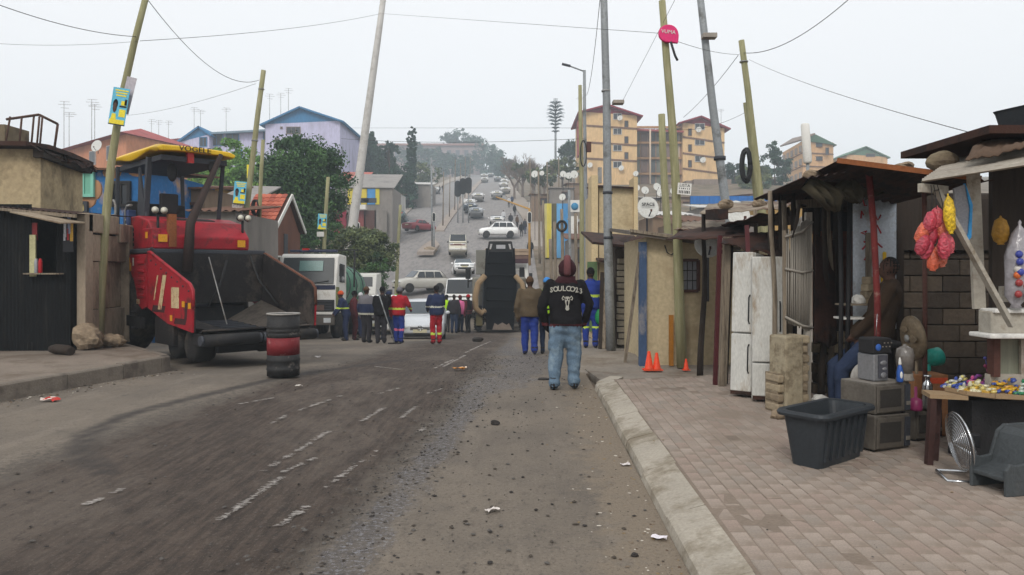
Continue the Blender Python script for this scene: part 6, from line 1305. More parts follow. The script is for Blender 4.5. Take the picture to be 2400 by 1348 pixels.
grille_fan('bronze coloured round fan behind the stacked microwaves', (X(2135, 6.5), 6.5, PZ), .2, R(-90), mat('bronze_grille', (112, 98, 78), .5, .3, var=.2, vs=20), 6, .68)
TF = thing('teal_fan', 'small teal plastic desk fan in the stall shade', 'fan', (X(2172, 6.7), 6.7, PZ)); m_teal = mat('teal_plastic', (38, 150, 136), .45, bump=.05)
m = MB(); m.lathe([(.001, -.03), (.05, -.03), (.08, 0), (.085, .08), (.06, .1), (.001, .1)], 20, (.04, 0, .66), M=Matrix.Rotation(R(80), 3, 'Y')); m.obj('housing', m_teal, TF); MB().tube([(0, 0, 0), (0, 0, .4), (.02, 0, .6)], [.03, .018, .02], 10).obj('neck', m_teal, TF); MB().lathe([(.07, 0), (.07, .02), (.03, .03)], 16).obj('base', m_teal, TF)
CB = thing('cardboard_box', 'brown cardboard box with orange print behind the microwaves', 'box', (X(2172, 6.5), 6.55, PZ + .0)); m = MB(); m.box((0, 0, .27), (.3, .25, .54)); m.obj('carton', mat('cardboard', (140, 96, 62), .9, var=.12), CB, bev=.005); m = MB(); m.box((.06, -.128, .49), (.16, .003, .05)); m.obj('orange_print', mat('print_orange', (196, 74, 38), .7, bump=0), CB)
o = MB().lathe([(.04, 0), (.04, .2), (.034, .22), (.02, .24), (.02, .27), (.03, .275), (.03, .29)], 16).obj('vacuum_flask', m_chrome, None, (X(2193, 6.1), 6.22, PZ + .28)); tag(o, 'steel vacuum flask on the set back microwave', 'flask')
o = MB().lathe([(.05, 0), (.052, .02), (.05, .09), (.035, .1), (.012, .11), (.012, .2)], 16).obj('pink_grinder', mat('pink_plastic', (126, 40, 84), .4, bump=0), None, (X(2154, 6.1), 6.15, PZ + .28)); tag(o, 'dark pink grinder on the set back microwave', 'grinder')
MB().tube([(0, 0, 0), (0, 0, .1), (.02, 0, .13), (.05, 0, .12)], .006, 6).obj('tap', m_chrome, None, (X(2210, 6.0), 6.05, PZ + .28)).name = 'bent_tap'; tag(bpy.data.objects['bent_tap'], 'bent chrome tap beside the steel flask', 'tap')
m = MB(); m.slab((0, 0, 0), (.18, 0, 0), (.26, .12, .46), (.1, .12, .46), .02); o = m.obj('cream_panel', mat('cream_plastic', (176, 166, 130), .5), None, (X(1998, 6.35), 6.3, PZ)); tag(o, 'cream plastic panel leaning behind the tub', 'panel')
MB().lathe([(.001, 0), (.16, .01), (.17, .03), (.15, .04), (.001, .03)], 22, M=Matrix.Rotation(R(78), 3, 'X') ).obj('pale_basin', mat('pale_basin', (150, 146, 140), .5), None, (X(2035, 6.7), 6.72, PZ + .45)).name = 'basin'; tag(bpy.data.objects['basin'], 'pale round basin propped behind the red post', 'basin')
# bench, tray of sweets
TBL = thing('sweets_table', 'low dark wooden bench table carrying a tray of sweets', 'table', (0, 0, PZ)); m_tw = mat('pale_table_board', (150, 126, 96), .8, var=.15, stretch=(2, 12, 12)); m_leg = mat('dark_brown_leg', (58, 36, 32), .8)
tz = .5; tx0, ty = X(2185, 5.45), 5.5
m = MB(); m.prism([(tx0, ty - .02, tz), (tx0 + .24, ty - .1, tz), (tx0 + .3, ty + .1, tz), (tx0 + .06, ty + .2, tz)], (0, 0, .03)); m.obj('board', m_tw, TBL)
for x, y in ((tx0 + .03, ty), (tx0 + .14, ty + .12), (4.0, ty + .1)): m = MB(); m.beam((x - .04, y - .02, 0), (x, y, tz), .045, .045); m.obj('leg', m_leg, TBL)
m = MB(); m.beam((tx0 + .02, ty, .2), (tx0 + .14, ty + .12, .2), .03, .04); m.obj('stretcher', m_leg, TBL)
m = MB(); m.box((tx0 + .62, ty + .12, .25), (.62, .3, .47)); m.obj('dark_crate', m_black, TBL)
TR = [(tx0 + .2, ty + .12), (tx0 + .24, ty - .08), (tx0 + .36, ty - .22), (tx0 + .55, ty - .28), (4.3, ty - .2), (4.3, ty + .4), (tx0 + .4, ty + .45)]
TY_ = thing('sweets_tray', 'rounded wooden tray board under the piles of sweets', 'tray', (0, 0, PZ + tz + .031)); m = MB(); m.prism([(x, y, 0) for x, y in TR][::-1], (0, 0, .02)); m.obj('board', m_tw, TY_); 
for a, b_ in zip(TR, TR[1:5]): m = MB(); m.beam((*a, .02), (*b_, .02), .015, .03); m.obj('lip', m_tw, TY_)
def sweets(name, label, cx, cy, rx, ry, n, cols, ln=.05, hgt=.11, ang=0.5):
    m = MB(); rs = random.Random(name)
    for i in range(n):
        a = rs.uniform(0, 6.3); r_ = math.sqrt(rs.random()); x, y = cx + rx * r_ * math.cos(a), cy + ry * r_ * math.sin(a); z = PZ + tz + .06 + hgt * (1 - r_) * rs.random(); t = ang + rs.gauss(0, .35); d = Vector((math.cos(t), math.sin(t), rs.uniform(-.2, .4))) * ln * rs.uniform(.7, 1.2) / 2; p = Vector((x, y, z))
        m.tube([p - d, p - d * .75, p - d * .6, p + d * .6, p + d * .75, p + d], [.011, .005, .012, .012, .005, .011], 6, rs.randrange(len(cols)))
    o = m.obj(name, [mat('wrap_%d_%d_%d' % c, c, .3, var=.1, bump=0, spec=.6) for c in cols]); struct(o, 'stuff'); o['label'] = label; return o
sweets('blue_white_sweets', 'heap of blue and white wrapped sweets', tx0 + .36, ty + .16, .14, .12, 70, [(64, 84, 160), (196, 196, 190), (190, 180, 110)]); sweets('cream_sweets', 'heap of cream and gold wrapped sweets', tx0 + .36, ty - .02, .12, .1, 60, [(200, 184, 110), (190, 150, 50), (206, 200, 170)])
sweets('yellow_sweets', 'heap of yellow wrapped sweets', tx0 + .6, ty + .0, .18, .14, 90, [(204, 164, 40), (190, 140, 40), (60, 80, 150)]); sweets('purple_sweets', 'heap of purple and pink wrapped sweets', tx0 + .52, ty + .2, .14, .1, 60, [(120, 60, 130), (200, 90, 140), (60, 70, 150)])
sweets('red_sweets', 'heap of red wrapped sweets', tx0 + .82, ty - .06, .16, .14, 90, [(206, 44, 60), (220, 80, 84), (180, 30, 50)], .06); sweets('green_sweets', 'few green striped sweets', tx0 + .62, ty - .14, .07, .04, 16, [(40, 120, 80), (190, 200, 190)])
LO = thing('lollipop_bunch', 'bunch of red and blue lollipops standing in the sweets', 'lollipops', (tx0 + .68, ty + .26, PZ + tz + .05))
for i in range(22):
    a = random.uniform(0, 6.3); r_ = random.uniform(0, .07); p = Vector((r_ * math.cos(a), r_ * math.sin(a), .12 + random.uniform(0, .1))); m = MB(); m.ball(p, .014, 8, 6); m.bar((p.x * .4, p.y * .4, 0), p, .003, n=4); m.obj('lollipop', mat('wrap_%s' % i, random.choice([(180, 34, 50), (70, 70, 150), (150, 40, 90)]), .3, bump=0, spec=.6), LO)
for k in range(2):
    m = MB(); m.ball((0, 0, 0), (.05, .13, .06), 12, 8, M=Matrix.Rotation(R(25), 3, 'X')); o = m.obj('snack_packet', mat('snack_pink_%d' % k, ((186, 70, 84), (188, 96, 84))[k], .4, var=.1, vs=8), None, (tx0 + .84 + .09 * k, ty + .22, PZ + tz + .12)); tag(o, ('rosy' if k == 0 else 'salmon') + ' snack packet lying behind the red sweets', 'packet')
# dish heater and grey plastic step box
DH = thing('dish_heater', 'chrome wire dish heater on a bent tube foot', 'heater', (X(2238, 5.15), 5.12, PZ), R(-64)); DH.rotation_euler = (0, R(6), R(-100)); c = Vector((0, .02, .27)); Q = Matrix.Rotation(R(100), 3, 'X'); m_wires = m_chrome
m = MB(); m.lathe([(.001, -.05), (.1, -.042), (.2, 0), (.21, .012), (.2, .014), (.1, -.03), (.001, -.036)], 30, c, M=Q); m.obj('reflector', m_chrome, DH)
for k in range(9): rr_ = .2 - k * .022; MB().tube([c + Q @ Vector((rr_ * math.cos(t), rr_ * math.sin(t), .03 + .004 * k)) for t in [i * math.pi / 14 for i in range(29)]], .0028, 4).obj('guard_wire', m_chrome, DH)
MB().tube([(-.1, -.1, .015), (-.1, .12, .015), (-.06, .18, .02), (0, .14, .1), (0, .08, .26)], .011, 8).obj('foot_tube', m_chrome, DH); MB().tube([(-.1, -.1, .015), (.1, -.1, .015), (.1, .12, .015)], .011, 8).obj('foot_tube', m_chrome, DH); m = MB(); m.box((0, .1, .28), (.05, .06, .1)); m.obj('hinge', m_trim, DH, bev=.01)
SB = thing('plastic_step_box', 'dark grey moulded plastic step seat in front of the kiosk', 'step seat', (X(2350, 4.95), 4.86, PZ), R(14)); m_sg = mat('moulded_grey_plastic', (66, 70, 72), .55, var=.1, vs=4, dirt=(88, 86, 82), damt=.3)
pf = [(-.2, 0), (-.2, .17), (-.165, .215), (-.12, .2), (-.04, .21), (.02, .37), (.08, .41), (.4, .41), (.4, 0)]
for y in (-.14, .12): m = MB(); m.prism([(x, y, z) for x, z in pf], (0, .025, 0)); m.obj('side', m_sg, SB, bev=.008)
m = MB(); m.prism([(-.19, -.13, .12), (-.04, -.13, .16), (.03, -.13, .36), (.08, -.13, .4), (.4, -.13, .4), (.4, -.13, .3), (-.05, -.13, .08), (-.19, -.13, .09)], (0, .26, 0)); m.obj('tread', m_sg, SB, bev=.008)

# ------------------------------------------------------------------ white wooden kiosk at the right edge
KW = thing('white_kiosk', 'white painted wooden kiosk with propped awning at the right edge', 'kiosk', (0, 0, 0)); m_kw = mat('flaking_white_boards', (164, 158, 146), .85, var=.12, vs=3, bump=.3, bs=25, dirt=(120, 108, 92), damt=.4, ds=3)
kx0 = X(2330, 5.5); ky = 5.55
m = MB(); m.box((kx0 + 1.3, ky + .03, (Z(880, 5.5) + PZ) / 2), (2.6, .06, Z(880, 5.5) - PZ)); m.obj('lower_wall', m_kw, KW)
m = MB(); m.box((kx0 + 1.3, ky - .03, Z(755, 5.5)), (2.72, .16, .17)); m.obj('counter_front', m_kw, KW, bev=.012); m = MB(); m.box((kx0 + 1.28, ky - .06, Z(785, 5.5)), (2.8, .26, .035)); m.obj('counter_lip', m_white, KW, bev=.01); m = MB(); m.box((kx0 + 1.3, ky - .04, Z(728, 5.5)), (2.7, .2, .03)); m.obj('counter_top', m_white, KW, bev=.008)
m = MB(); m.box((kx0 + .03, ky, Z(835, 5.5)), (.05, .08, .32)); m.obj('window_post', m_brf, KW); m = MB(); m.box((kx0 + 1.3, ky + .05, Z(835, 5.5)), (2.5, .015, .3)); wk = m.obj('curtained_window', mat('green_grey_curtain', (122, 124, 108), .5, var=.25, vs=3, stretch=(9, 1, .3), bump=0), KW); m = MB(); m.box((kx0 + .26, ky + .02, Z(835, 5.5)), (.03, .03, .3)); m.obj('mullion', m_kw, wk)
m = MB(); m.beam((kx0 - .05, ky + .05, Z(725, 5.5)), (kx0 - .1, ky + .05, Z(372, 5.5)), .09, .03); m.obj('upright_board', m_kw, KW); m = MB(); m.box((kx0 + .2, ky + .02, Z(690, 5.5)), (.2, .06, .12)); m.obj('inner_shelf', m_kw, KW)
m = MB(); m.box((kx0 + 1.7, ky + .75, 1.5), (2.4, .05, 2.3)); m.obj('back_wall', m_wooddk, KW)
aw = [at(2158, 425, 5.1), at(2420, 384, 4.7), at(2470, 335, 5.7), at(2230, 375, 6.1)]
m = MB(); corr(m, aw[0], aw[3] - aw[0], aw[1] - aw[0], .085, .013, seg=6); m.obj('awning_sheet', mat('greyed_awning_sheet', (150, 142, 130), .7, .2, var=.2, vs=3, dirt=(110, 92, 74), damt=.4), KW)
m = MB(); m.beam(at(2156, 440, 5.08), at(2218, 446, 5.35), .03, .06); m.obj('awning_batten', m_kw, KW); m = MB(); m.beam(at(2196, 446, 5.15), at(2372, 765, 5.25), .045, .03); m.obj('awning_strut', m_kw, KW)
m = MB(); m.box((kx0 + 1.2, ky + .3, 2.62), (2.8, 1.2, .06)); m.obj('roof', m_rust, KW)
sh((at(2262, 368, 5.2), at(2420, 345, 5.0), at(2420, 312, 5.6), at(2305, 318, 5.6)), 'curled_sheet', mat('brown_curled_sheet', (92, 74, 60), .85, .1, var=.25), .01, KW, .03)
o = lump(MB(), (0, 0, 0), (.125, .1, .085), 12, 10, 8, am=.15).obj('concrete_lump', mat('mossy_concrete', (0, 0, 0)), None, at(2208, 380, 5.8)); tag(o, 'lump of concrete weighing down the stall roof', 'concrete')
m = MB(); m.box((0, 0, 0), (.14, .1, .07), rz=.4); o = m.obj('timber_block', m_wood, None, at(2310, 318, 5.6), bev=.008); tag(o, 'pale timber block on the kiosk roof', 'block')
m = MB(); m.loft([rrect(.13, .13, 0, .05), rrect(.18, .17, .2, .07), rrect(.19, .18, .22, .07)], 0, False); o = m.obj('upturned_tub', m_tub, None, at(2412, 325, 5.5)); o.rotation_euler = (0, 0, .3); tag(o, 'dark tub standing on the kiosk roof', 'tub')
# goods hanging from the awning
SBN = thing('snack_bunch', 'bunch of pink and orange snack bags hanging from the awning', 'snacks', at(2195, 470, 5.12)); rs = random.Random(5)
bc = [(176, 58, 74), (188, 78, 88), (196, 90, 62), (164, 52, 68), (198, 104, 80), (180, 66, 84)]
def bag(c, r, tilt, mt, par, nm='snack_bag'):
    m = MB(); Q = Matrix.Rotation(tilt, 3, 'Y'); prof = [(.004, 1.12), (.15, 1.05), (.12, .98), (.7, .75), (1, .2), (1, -.3), (.8, -.8), (.35, -1.0), (.5, -1.08)]; a = len(m.v)
    m.lathe([(p * r[0], z * r[1]) for p, z in prof], 12, (0, 0, 0)); m.v = [tuple(Q @ Vector((x * (1 + .12 * math.sin(z * 60 + x * 40)), y * .75, z)) + Vector(c)) for x, y, z in m.v]; return m.obj(nm, mt, par)
for i, (x, z, t) in enumerate(((-.05, -.16, .25), (.02, -.13, -.05), (-.1, -.24, .4), (-.02, -.26, .1), (.06, -.22, -.25), (-.06, -.36, .25), (.03, -.36, -.05), (.08, -.32, -.35), (.0, -.45, .1), (-.11, -.33, .3), (.05, -.42, -.2))):
    bag((x * .85, rs.uniform(-.05, .04), z * .92), (.046, .078), t, mat('snack_bag_%d' % (i % 6), bc[i % 6], .35, var=.25, vs=30, bump=.9, bs=45, spec=.5, fine=.3), SBN)
bag((.055, -.06, -.1), (.04, .13), -.08, mat('popcorn_yellow', (204, 170, 40), .4, var=.3, vs=30, fine=.4, bump=.4, bs=60, dirt=(180, 60, 60), damt=.1, ds=14), SBN, 'yellow_bag')
for k in (-.02, .0, .025): MB().tube([(k - .02, 0, .11), (k * 1.5, 0, .0), (k * 2, 0, -.08)], .003, 4).obj('string', m_wire, SBN)
m = MB(); n = 8; ps = [at(2236, 442, 5.3), at(2262, 432, 5.3), at(2277, 500, 5.3), at(2272, 560, 5.3), at(2262, 572, 5.3), at(2248, 540, 5.3)]; m.prism(ps, (0, .02, 0)); CL = thing('hanging_cloth', 'white and blue cloth hanging under the awning', 'cloth', (0, 0, 0)); m.obj('white_side', cloth('limp_white', (150, 152, 158)), CL); m = MB(); m.prism([at(2263, 430, 5.29), at(2280, 480, 5.29), at(2277, 556, 5.29), at(2262, 574, 5.29), at(2270, 545, 5.29), at(2274, 490, 5.29)], (0, .03, 0)); m.obj('blue_side', cloth('bright_blue', (70, 150, 206)), CL)
YB = thing('yellow_snack_bag', 'yellow mesh snack bag hanging in the kiosk opening', 'snacks', at(2345, 540, 5.45)); bag((0, 0, 0), (.06, .1), 0, mat('ochre_snack', (142, 104, 30), .6, var=.3, vs=30, bump=.5), YB)
PBG = thing('clear_sweet_bag', 'big clear bag of mixed sweets hanging in the kiosk', 'bag', at(2385, 620, 5.4)); o = bag((0, 0, 0), (.09, .3), .05, mat('clear_wrinkled_film', (150, 146, 150), .25, var=.25, vs=12, bump=.6, bs=18, spec=.7), PBG, 'film')
for i in range(14): m = MB(); m.ball((rs.uniform(-.06, .07), -.062 - .01 * (i % 3), -.22 + .3 * rs.random()), (.028, .02, .028), 8, 6); m.obj('wrapped_sweet', mat('mixed_%d' % (i % 4), ((196, 100, 50), (60, 70, 150), (190, 186, 180), (150, 60, 60))[i % 4], .3, bump=0), PBG)
MB().tube([at(2388, 560, 5.38), at(2390, 620, 5.38)], .012, 6).obj('blue_ribbon', C_['blue'], PBG).location = Vector((0, 0, 0)) - Vector(PBG.location)
# ------------------------------------------------------------------ buildings up the slopes
def bld(name, c, **k): return mat('bld_' + name, c, .9, var=.08, vs=.25, bump=.1, bs=4, dirt=tuple(int(v * .86) for v in c), damt=.42, ds=.5, stretch=(1, 1, .35), **k)
m_or = bld('orange', (214, 180, 132)); m_mar = bld('maroon_roof', (132, 38, 56)); m_lav = bld('lavender', (192, 190, 216)); m_blr = bld('blue_roof', (58, 120, 164)); m_pnk = bld('salmon', (196, 132, 96)); m_rdr = bld('red_roof', (158, 78, 76)); m_pch = bld('peach', (206, 164, 118)); m_grn = bld('green_gable', (88, 120, 100)); m_gry = bld('grey_brown', (132, 118, 108)); m_dkw = mat('dark_window', (36, 41, 47), .3, var=.15, bump=0, spec=.6); m_line = bld('string_course', (120, 92, 74))
m_wf = mat('window_frame_white', (184, 182, 178), .7, bump=0)
def window(par, x, y, z, w, h, fr=None, glass=None, ny=-1, mull=1):
    """frame, mullions and pane on a wall that faces the street"""
    m = MB(); t = .09
    for c, s in (((x, y + ny * .05, z + h / 2 + t / 2), (w + 2 * t, .12, t)), ((x, y + ny * .05, z - h / 2 - t / 2), (w + 2 * t, .12, t)), ((x - w / 2 - t / 2, y + ny * .05, z), (t, .12, h)), ((x + w / 2 + t / 2, y + ny * .05, z), (t, .12, h))): m.box(c, s)
    for k in range(mull): m.box((x - w / 2 + w * (k + 1) / (mull + 1), y + ny * .04, z), (.06, .08, h))
    o = m.obj('window', fr or m_wf, par); m = MB(); m.box((x, y + ny * .02, z), (w, .05, h)); m.obj('pane', glass or m_dkw, o); return o
def gable(par, x0, x1, y, dep, z0, zw, za, wall, roof, over=.6, ax=.5, zw2=None):
    zw2 = zw if zw2 is None else zw2; xm = x0 + (x1 - x0) * ax; zr_ = za - .5
    m = MB(); m.prism([(x0, y, z0), (x1, y, z0), (x1, y, zw2), (x0, y, zw)], (0, dep, 0)); m.obj('wall', wall, par)
    m = MB(); m.prism([(x0, y - .02, zw + .003), (x1, y - .02, zw2 + .003), (xm, y - .02, za - .1)], (0, dep, 0)); m.obj('gable', roof, par)
    m = MB(); m.slab((x0 - over, y - over, zw - .15), (xm, y - over, za), (xm, y + dep, za), (x0 - over, y + dep, zw - .15), .25); m.slab((xm, y - over, za), (x1 + over, y - over, zw2 - .15), (x1 + over, y + dep, zw2 - .15), (xm, y + dep, za), .25); m.obj('roof', roof, par)
def aerial(par, p, h):
    m = MB(); m.bar(Vector(p) - Vector((0, 0, 2.6)), Vector(p) + Vector((0, 0, h)), .035, n=4)
    for k, w in ((1.0, 1.0), (.9, 1.4), (.78, .8)): m.bar(Vector(p) + Vector((-w / 2, 0, h * k)), Vector(p) + Vector((w / 2, .3, h * k)), .02, n=4)
    m.obj('aerial', m_zinc, par)
def dish_mesh(r):
    Q = Matrix.Rotation(R(72), 3, 'X'); m = MB(); m.lathe([(.001, -.16 * r), (r * .5, -.12 * r), (r * .9, -.02 * r), (r, .02 * r), (r * .97, .03 * r), (r * .5, -.1 * r), (.001, -.14 * r)], 20, M=Q); m.v = [(x, y, z * 1.08) for x, y, z in m.v]; return m
m_dish = mat('dish_white', (200, 200, 194), .6, var=.05, vs=3, bump=0, dirt=(170, 164, 150), damt=.15)
def dish(label, p, r, rz=0.0, drop=1.0, group='satellite dishes on the slope', wordy=None):
    D = thing('satellite_dish', label, 'dish', p, rz, group); d_ = dish_mesh(r).obj('reflector', m_dish, D)
    MB().tube([(0, -.02 * r, -r * .95), (r * .1, -.75 * r, -r * .35)], .035 * r + .006, 5).obj('feed_arm', m_dkg, D); m = MB(); m.box((r * .1, -.75 * r, -r * .3), (.14 * r, .14 * r, .22 * r)); m.obj('feed_horn', m_brf, D)
    MB().tube([(0, .25 * r, 0), (0, .4 * r, -.3 * r), (0, .4 * r, -drop)], .05 * r + .008, 6).obj('mast', m_dkg, D)
    if wordy: text('dish_lettering', wordy, r * .42, m_trim, D, (0, -.02 * r - .012, r * .3), (R(72), 0, 0), .002, off=.002)
    return D
# orange flats with maroon gables
O1 = thing('orange_flats', 'tall orange block of flats with maroon gables and glazed stairwell', 'building', (0, 0, 0)); z0 = 14
d1 = 122; gable(O1, X(1366, d1), X(1493, d1), d1, 14, z0, Z(262, d1), Z(246, d1), m_or, m_mar, .9, .45, Z(271, d1))
d2 = 128; gable(O1, X(1600, d2), X(1698, d2), d2, 14, z0, Z(287, d2), Z(273, d2), m_or, m_mar, .9, .42, Z(301, d2))
for dd, a, b_, ys in ((d1, 1366, 1493, ((294, 302), (333, 341), (371, 378))), (d2, 1600, 1698, ((321, 335), (359, 372), (395, 408)))):
    for ya, yb in ys: m = MB(); m.beam((X(a, dd), dd - .06, Z(ya, dd)), (X(b_, dd), dd - .06, Z(yb, dd)), .12, .3); m.obj('string_course', m_line, O1)
for px, w, cols in ((1447, 1.2, (273, 308, 347, 386)),):
    for y in cols: window(O1, X(px, d1), d1, Z(y, d1), 1.3, .9)
for y in (291, 328, 365): window(O1, X(1468, d1), d1, Z(y, d1), .5, 1.0, m_line, mull=0)
for y in (297, 333, 372): window(O1, X(1640, d2), d2, Z(y, d2), 1.6, 1.0)
for y in (310, 347, 384): window(O1, X(1617, d2), d2, Z(y, d2), .5, 1.1, m_line, mull=0)
m = MB(); m.box(((X(1493, d1) + X(1600, d2)) / 2, 133, 20), (X(1600, d2) - X(1493, d1), 8, 12)); m.obj('link_wall', bld('link_brown', (158, 124, 100)), O1)
m = MB(); m.slab((X(1493, d1), 127, 26.4), (X(1600, d2), 127, 26.0), (X(1600, d2), 137, 26.6), (X(1493, d1), 137, 27), .3); m.obj('link_roof', m_rdr, O1)
for i in range(4):
    x = X(1499, d1) + i * (X(1594, d2) - X(1499, d1)) / 3; m = MB(); m.bar((x, 126 + i, 14), (x, 126 + i, 26.2 + (1.5 if i in (0, 3) else 0)), .16, n=8); m.obj('downpipe', bld('cream_pipe', (206, 186, 164)), O1)
for r_ in range(4):
    z = 16.2 + r_ * 2.75; m = MB(); m.box(((X(1493, d1) + X(1600, d2)) / 2, 128.6, z + 2.45), (X(1600, d2) - X(1493, d1) - .2, .5, .35)); m.obj('landing_slab', bld('landing', (168, 130, 92)), O1)
    for i in range(6):
        x = X(1499, d1) + (i + .5) * (X(1594, d2) - X(1499, d1)) / 6; m = MB(); m.box((x, 128.9, z + 1.1), (1.15, .1, 2.2)); m.obj('glazing_panel', bld('stair_glass_%d' % (i % 3), ((116, 118, 106), (124, 104, 96), (98, 102, 104))[i % 3]), O1)
m = MB(); m.box((X(1655, d2), d2 - 2.2, 14.6), (6.4, 4, 5)); m.obj('porch_block', m_gry, O1); m = MB(); m.box((X(1618, d2), d2 - 1.6, 14.8), (3, 3, 4.4)); m.obj('porch_block', m_gry, O1)
m = MB(); m.box((X(1361, d1), d1 + 2, 24), (.7, 3, 6)); m.obj('balcony_stack', m_rdr, O1); aerial(O1, (X(1360, d1), d1, 29), 1.6); aerial(O1, (X(1690, d2), d2, 28), 2)
for px, py in ((1452, 278), (1455, 395), (1382, 388), (1489, 408), (1425, 412)): dish('white dish on the orange flats %s' % {(1452, 278): 'under the left gable', (1455, 395): 'by the lowest left window', (1382, 388): 'at its left edge, half way up', (1489, 408): 'beside the stairwell foot', (1425, 412): 'above the tan building roof'}[(px, py)], (X(px, d1), d1 - .5, Z(py, d1)), .45, R(-20), .45, 'dishes on the orange flats')
for px, py, lb in ((1636, 305, 'white dish below the right maroon gable'), (1646, 376, 'white dish by the lower window of the right gable')): dish(lb, (X(px, d2), d2 - .5, Z(py, d2)), .5, R(-20), .45, 'dishes on the orange flats')
# peach flats with green gables, further off
P1 = thing('peach_flats', 'peach block of flats with a green gable beyond the sticks', 'building', (0, 0, 0)); dq = 150
a, b_, c = (X(1834, 165), 165.0), (X(1882, dq), float(dq)), (X(1953, 152), 152.0)
m = MB(); m.prism([(*a, 12), (*b_, 12), (*c, 12), (c[0] + 4, c[1] + 14, 12), (a[0] + 6, a[1] + 12, 12)], (0, 0, Z(330, dq) - 12)); m.obj('wall', m_pch, P1)
m = MB(); m.prism([(b_[0] - .3, b_[1] - .5, Z(330, dq)), (c[0] + .6, c[1] - .5, Z(337, dq)), (X(1907, dq), b_[1] - .3, Z(314, dq))], (2, 12, 0)); m.obj('gable', m_grn, P1)
m = MB(); m.slab((a[0] - .6, a[1], Z(342, 165)), (b_[0] - .5, b_[1] - .8, Z(328, dq)), (X(1907, dq), b_[1] - .6, Z(313, dq)), (X(1870, 165), 168, Z(318, 165)), .3); m.obj('roof', m_gry, P1)
for fl in range(5):
    for i in range(5):
        t = (i + .5) / 5; x, y = a[0] + (b_[0] - a[0]) * t, a[1] + (b_[1] - a[1]) * t; m = MB(); m.box((x - .08, y - .08, Z(347, dq) - fl * 2.75), (1.5, .3, 1.3), rz=math.atan2(b_[1] - a[1], b_[0] - a[0])); m.obj('window', bld('grey_pane', (146, 136, 128)), P1)
    m = MB(); m.beam((a[0], a[1] - .1, Z(358, dq) - fl * 2.75), (b_[0] - .05, b_[1] - .1, Z(358, dq) - fl * 2.75), .15, .2); m.obj('string_course', m_line, P1); m = MB(); m.beam((b_[0], b_[1] - .1, Z(358, dq) - fl * 2.75), (c[0], c[1] - .1, Z(358, dq) - fl * 2.75), .15, .2); m.obj('string_course', m_line, P1)
for px, py, w, h in ((1915, 340, 2, .8), (1938, 355, .6, 1.4), (1915, 372, 2, .8)): window(P1, X(px, 151), 150.9, Z(py, 151), w, h, m_line, mull=0)
P2 = thing('peach_flats_beyond', 'second green gabled block just showing over the rusty roof', 'building', (0, 0, 0)); dq = 170
gable(P2, X(1985, dq), X(2080, dq), dq, 12, 12, Z(362, dq), Z(343, dq), m_pch, m_grn, .5, .45, Z(368, dq)); window(P2, X(2040, dq), dq, Z(364, dq), 2, .6, m_line, mull=0)
# lavender flats
V1 = thing('lavender_flats', 'lavender flats with blue gables behind the dark tree', 'building', (0, 0, 0)); dv = 110
gable(V1, X(622, dv), X(797, dv), dv, 16, 10, Z(291, dv), Z(251, dv), m_lav, m_blr, .7, .47, Z(283, dv))
gable(V1, X(412, dv), X(484, dv), dv + 1, 14, 10, Z(331, dv), Z(293, dv), m_lav, m_blr, .5, .68, Z(312, dv))
m = MB(); m.prism([(X(484, dv), dv + 2.5, 10), (X(622, dv), dv + 2.5, 10), (X(622, dv), dv + 2.5, Z(302, dv)), (X(484, dv), dv + 2.5, Z(308, dv))], (0, 8, 0)); m.obj('wall', m_lav, V1)
m = MB(); m.slab((X(480, dv), dv + 1.4, Z(306, dv)), (X(626, dv), dv + 1.4, Z(298, dv)), (X(626, dv), dv + 9, Z(282, dv)), (X(460, dv), dv + 9, Z(290, dv)), .3); m.obj('roof', bld('pale_blue_roof', (128, 150, 164)), V1)
for px, py, w, h in ((508, 328, 1.9, 1.7), (545, 327, 1.9, 1.6), (560, 362, .8, 1.3)): window(V1, X(px, dv + 2.5), dv + 2.5, Z(py, dv + 2.5), w, h, m_blr)
for px, py, w, h in ((688, 306, 2.0, .95), (650, 330, .5, .5), (660, 300, .2, .2)): window(V1, X(px, dv), dv, Z(py, dv), w, h, m_gry, mull=2 if w > 1 else 0)
window(V1, X(613, dv), dv + 2.4, Z(314, dv), 1.0, 1.3, m_blr); window(V1, X(470, dv), dv + 1, Z(330, dv), 1.0, 1.3, m_blr)
for r_ in range(4): m = MB(); m.box((X(806, 116), 117, Z(312, 116) - r_ * 2.6), (1.6, 9, .3)); m.obj('balcony', m_gry, V1); m = MB(); m.box((X(803, 116), 113 + r_, Z(322, 116) - r_ * 2.6), (1.0, .6, 1.1)); m.obj('balcony_clutter', m_pnk if r_ % 2 else m_gry, V1)
for px, y, h in ((455, 290, 2.6), (470, 290, 2.2), (530, 288, 2.4), (632, 270, 3.4), (658, 262, 3), (676, 254, 3.2)): aerial(V1, (X(px, dv + 6), dv + 6, Z(y, dv + 6)), h)
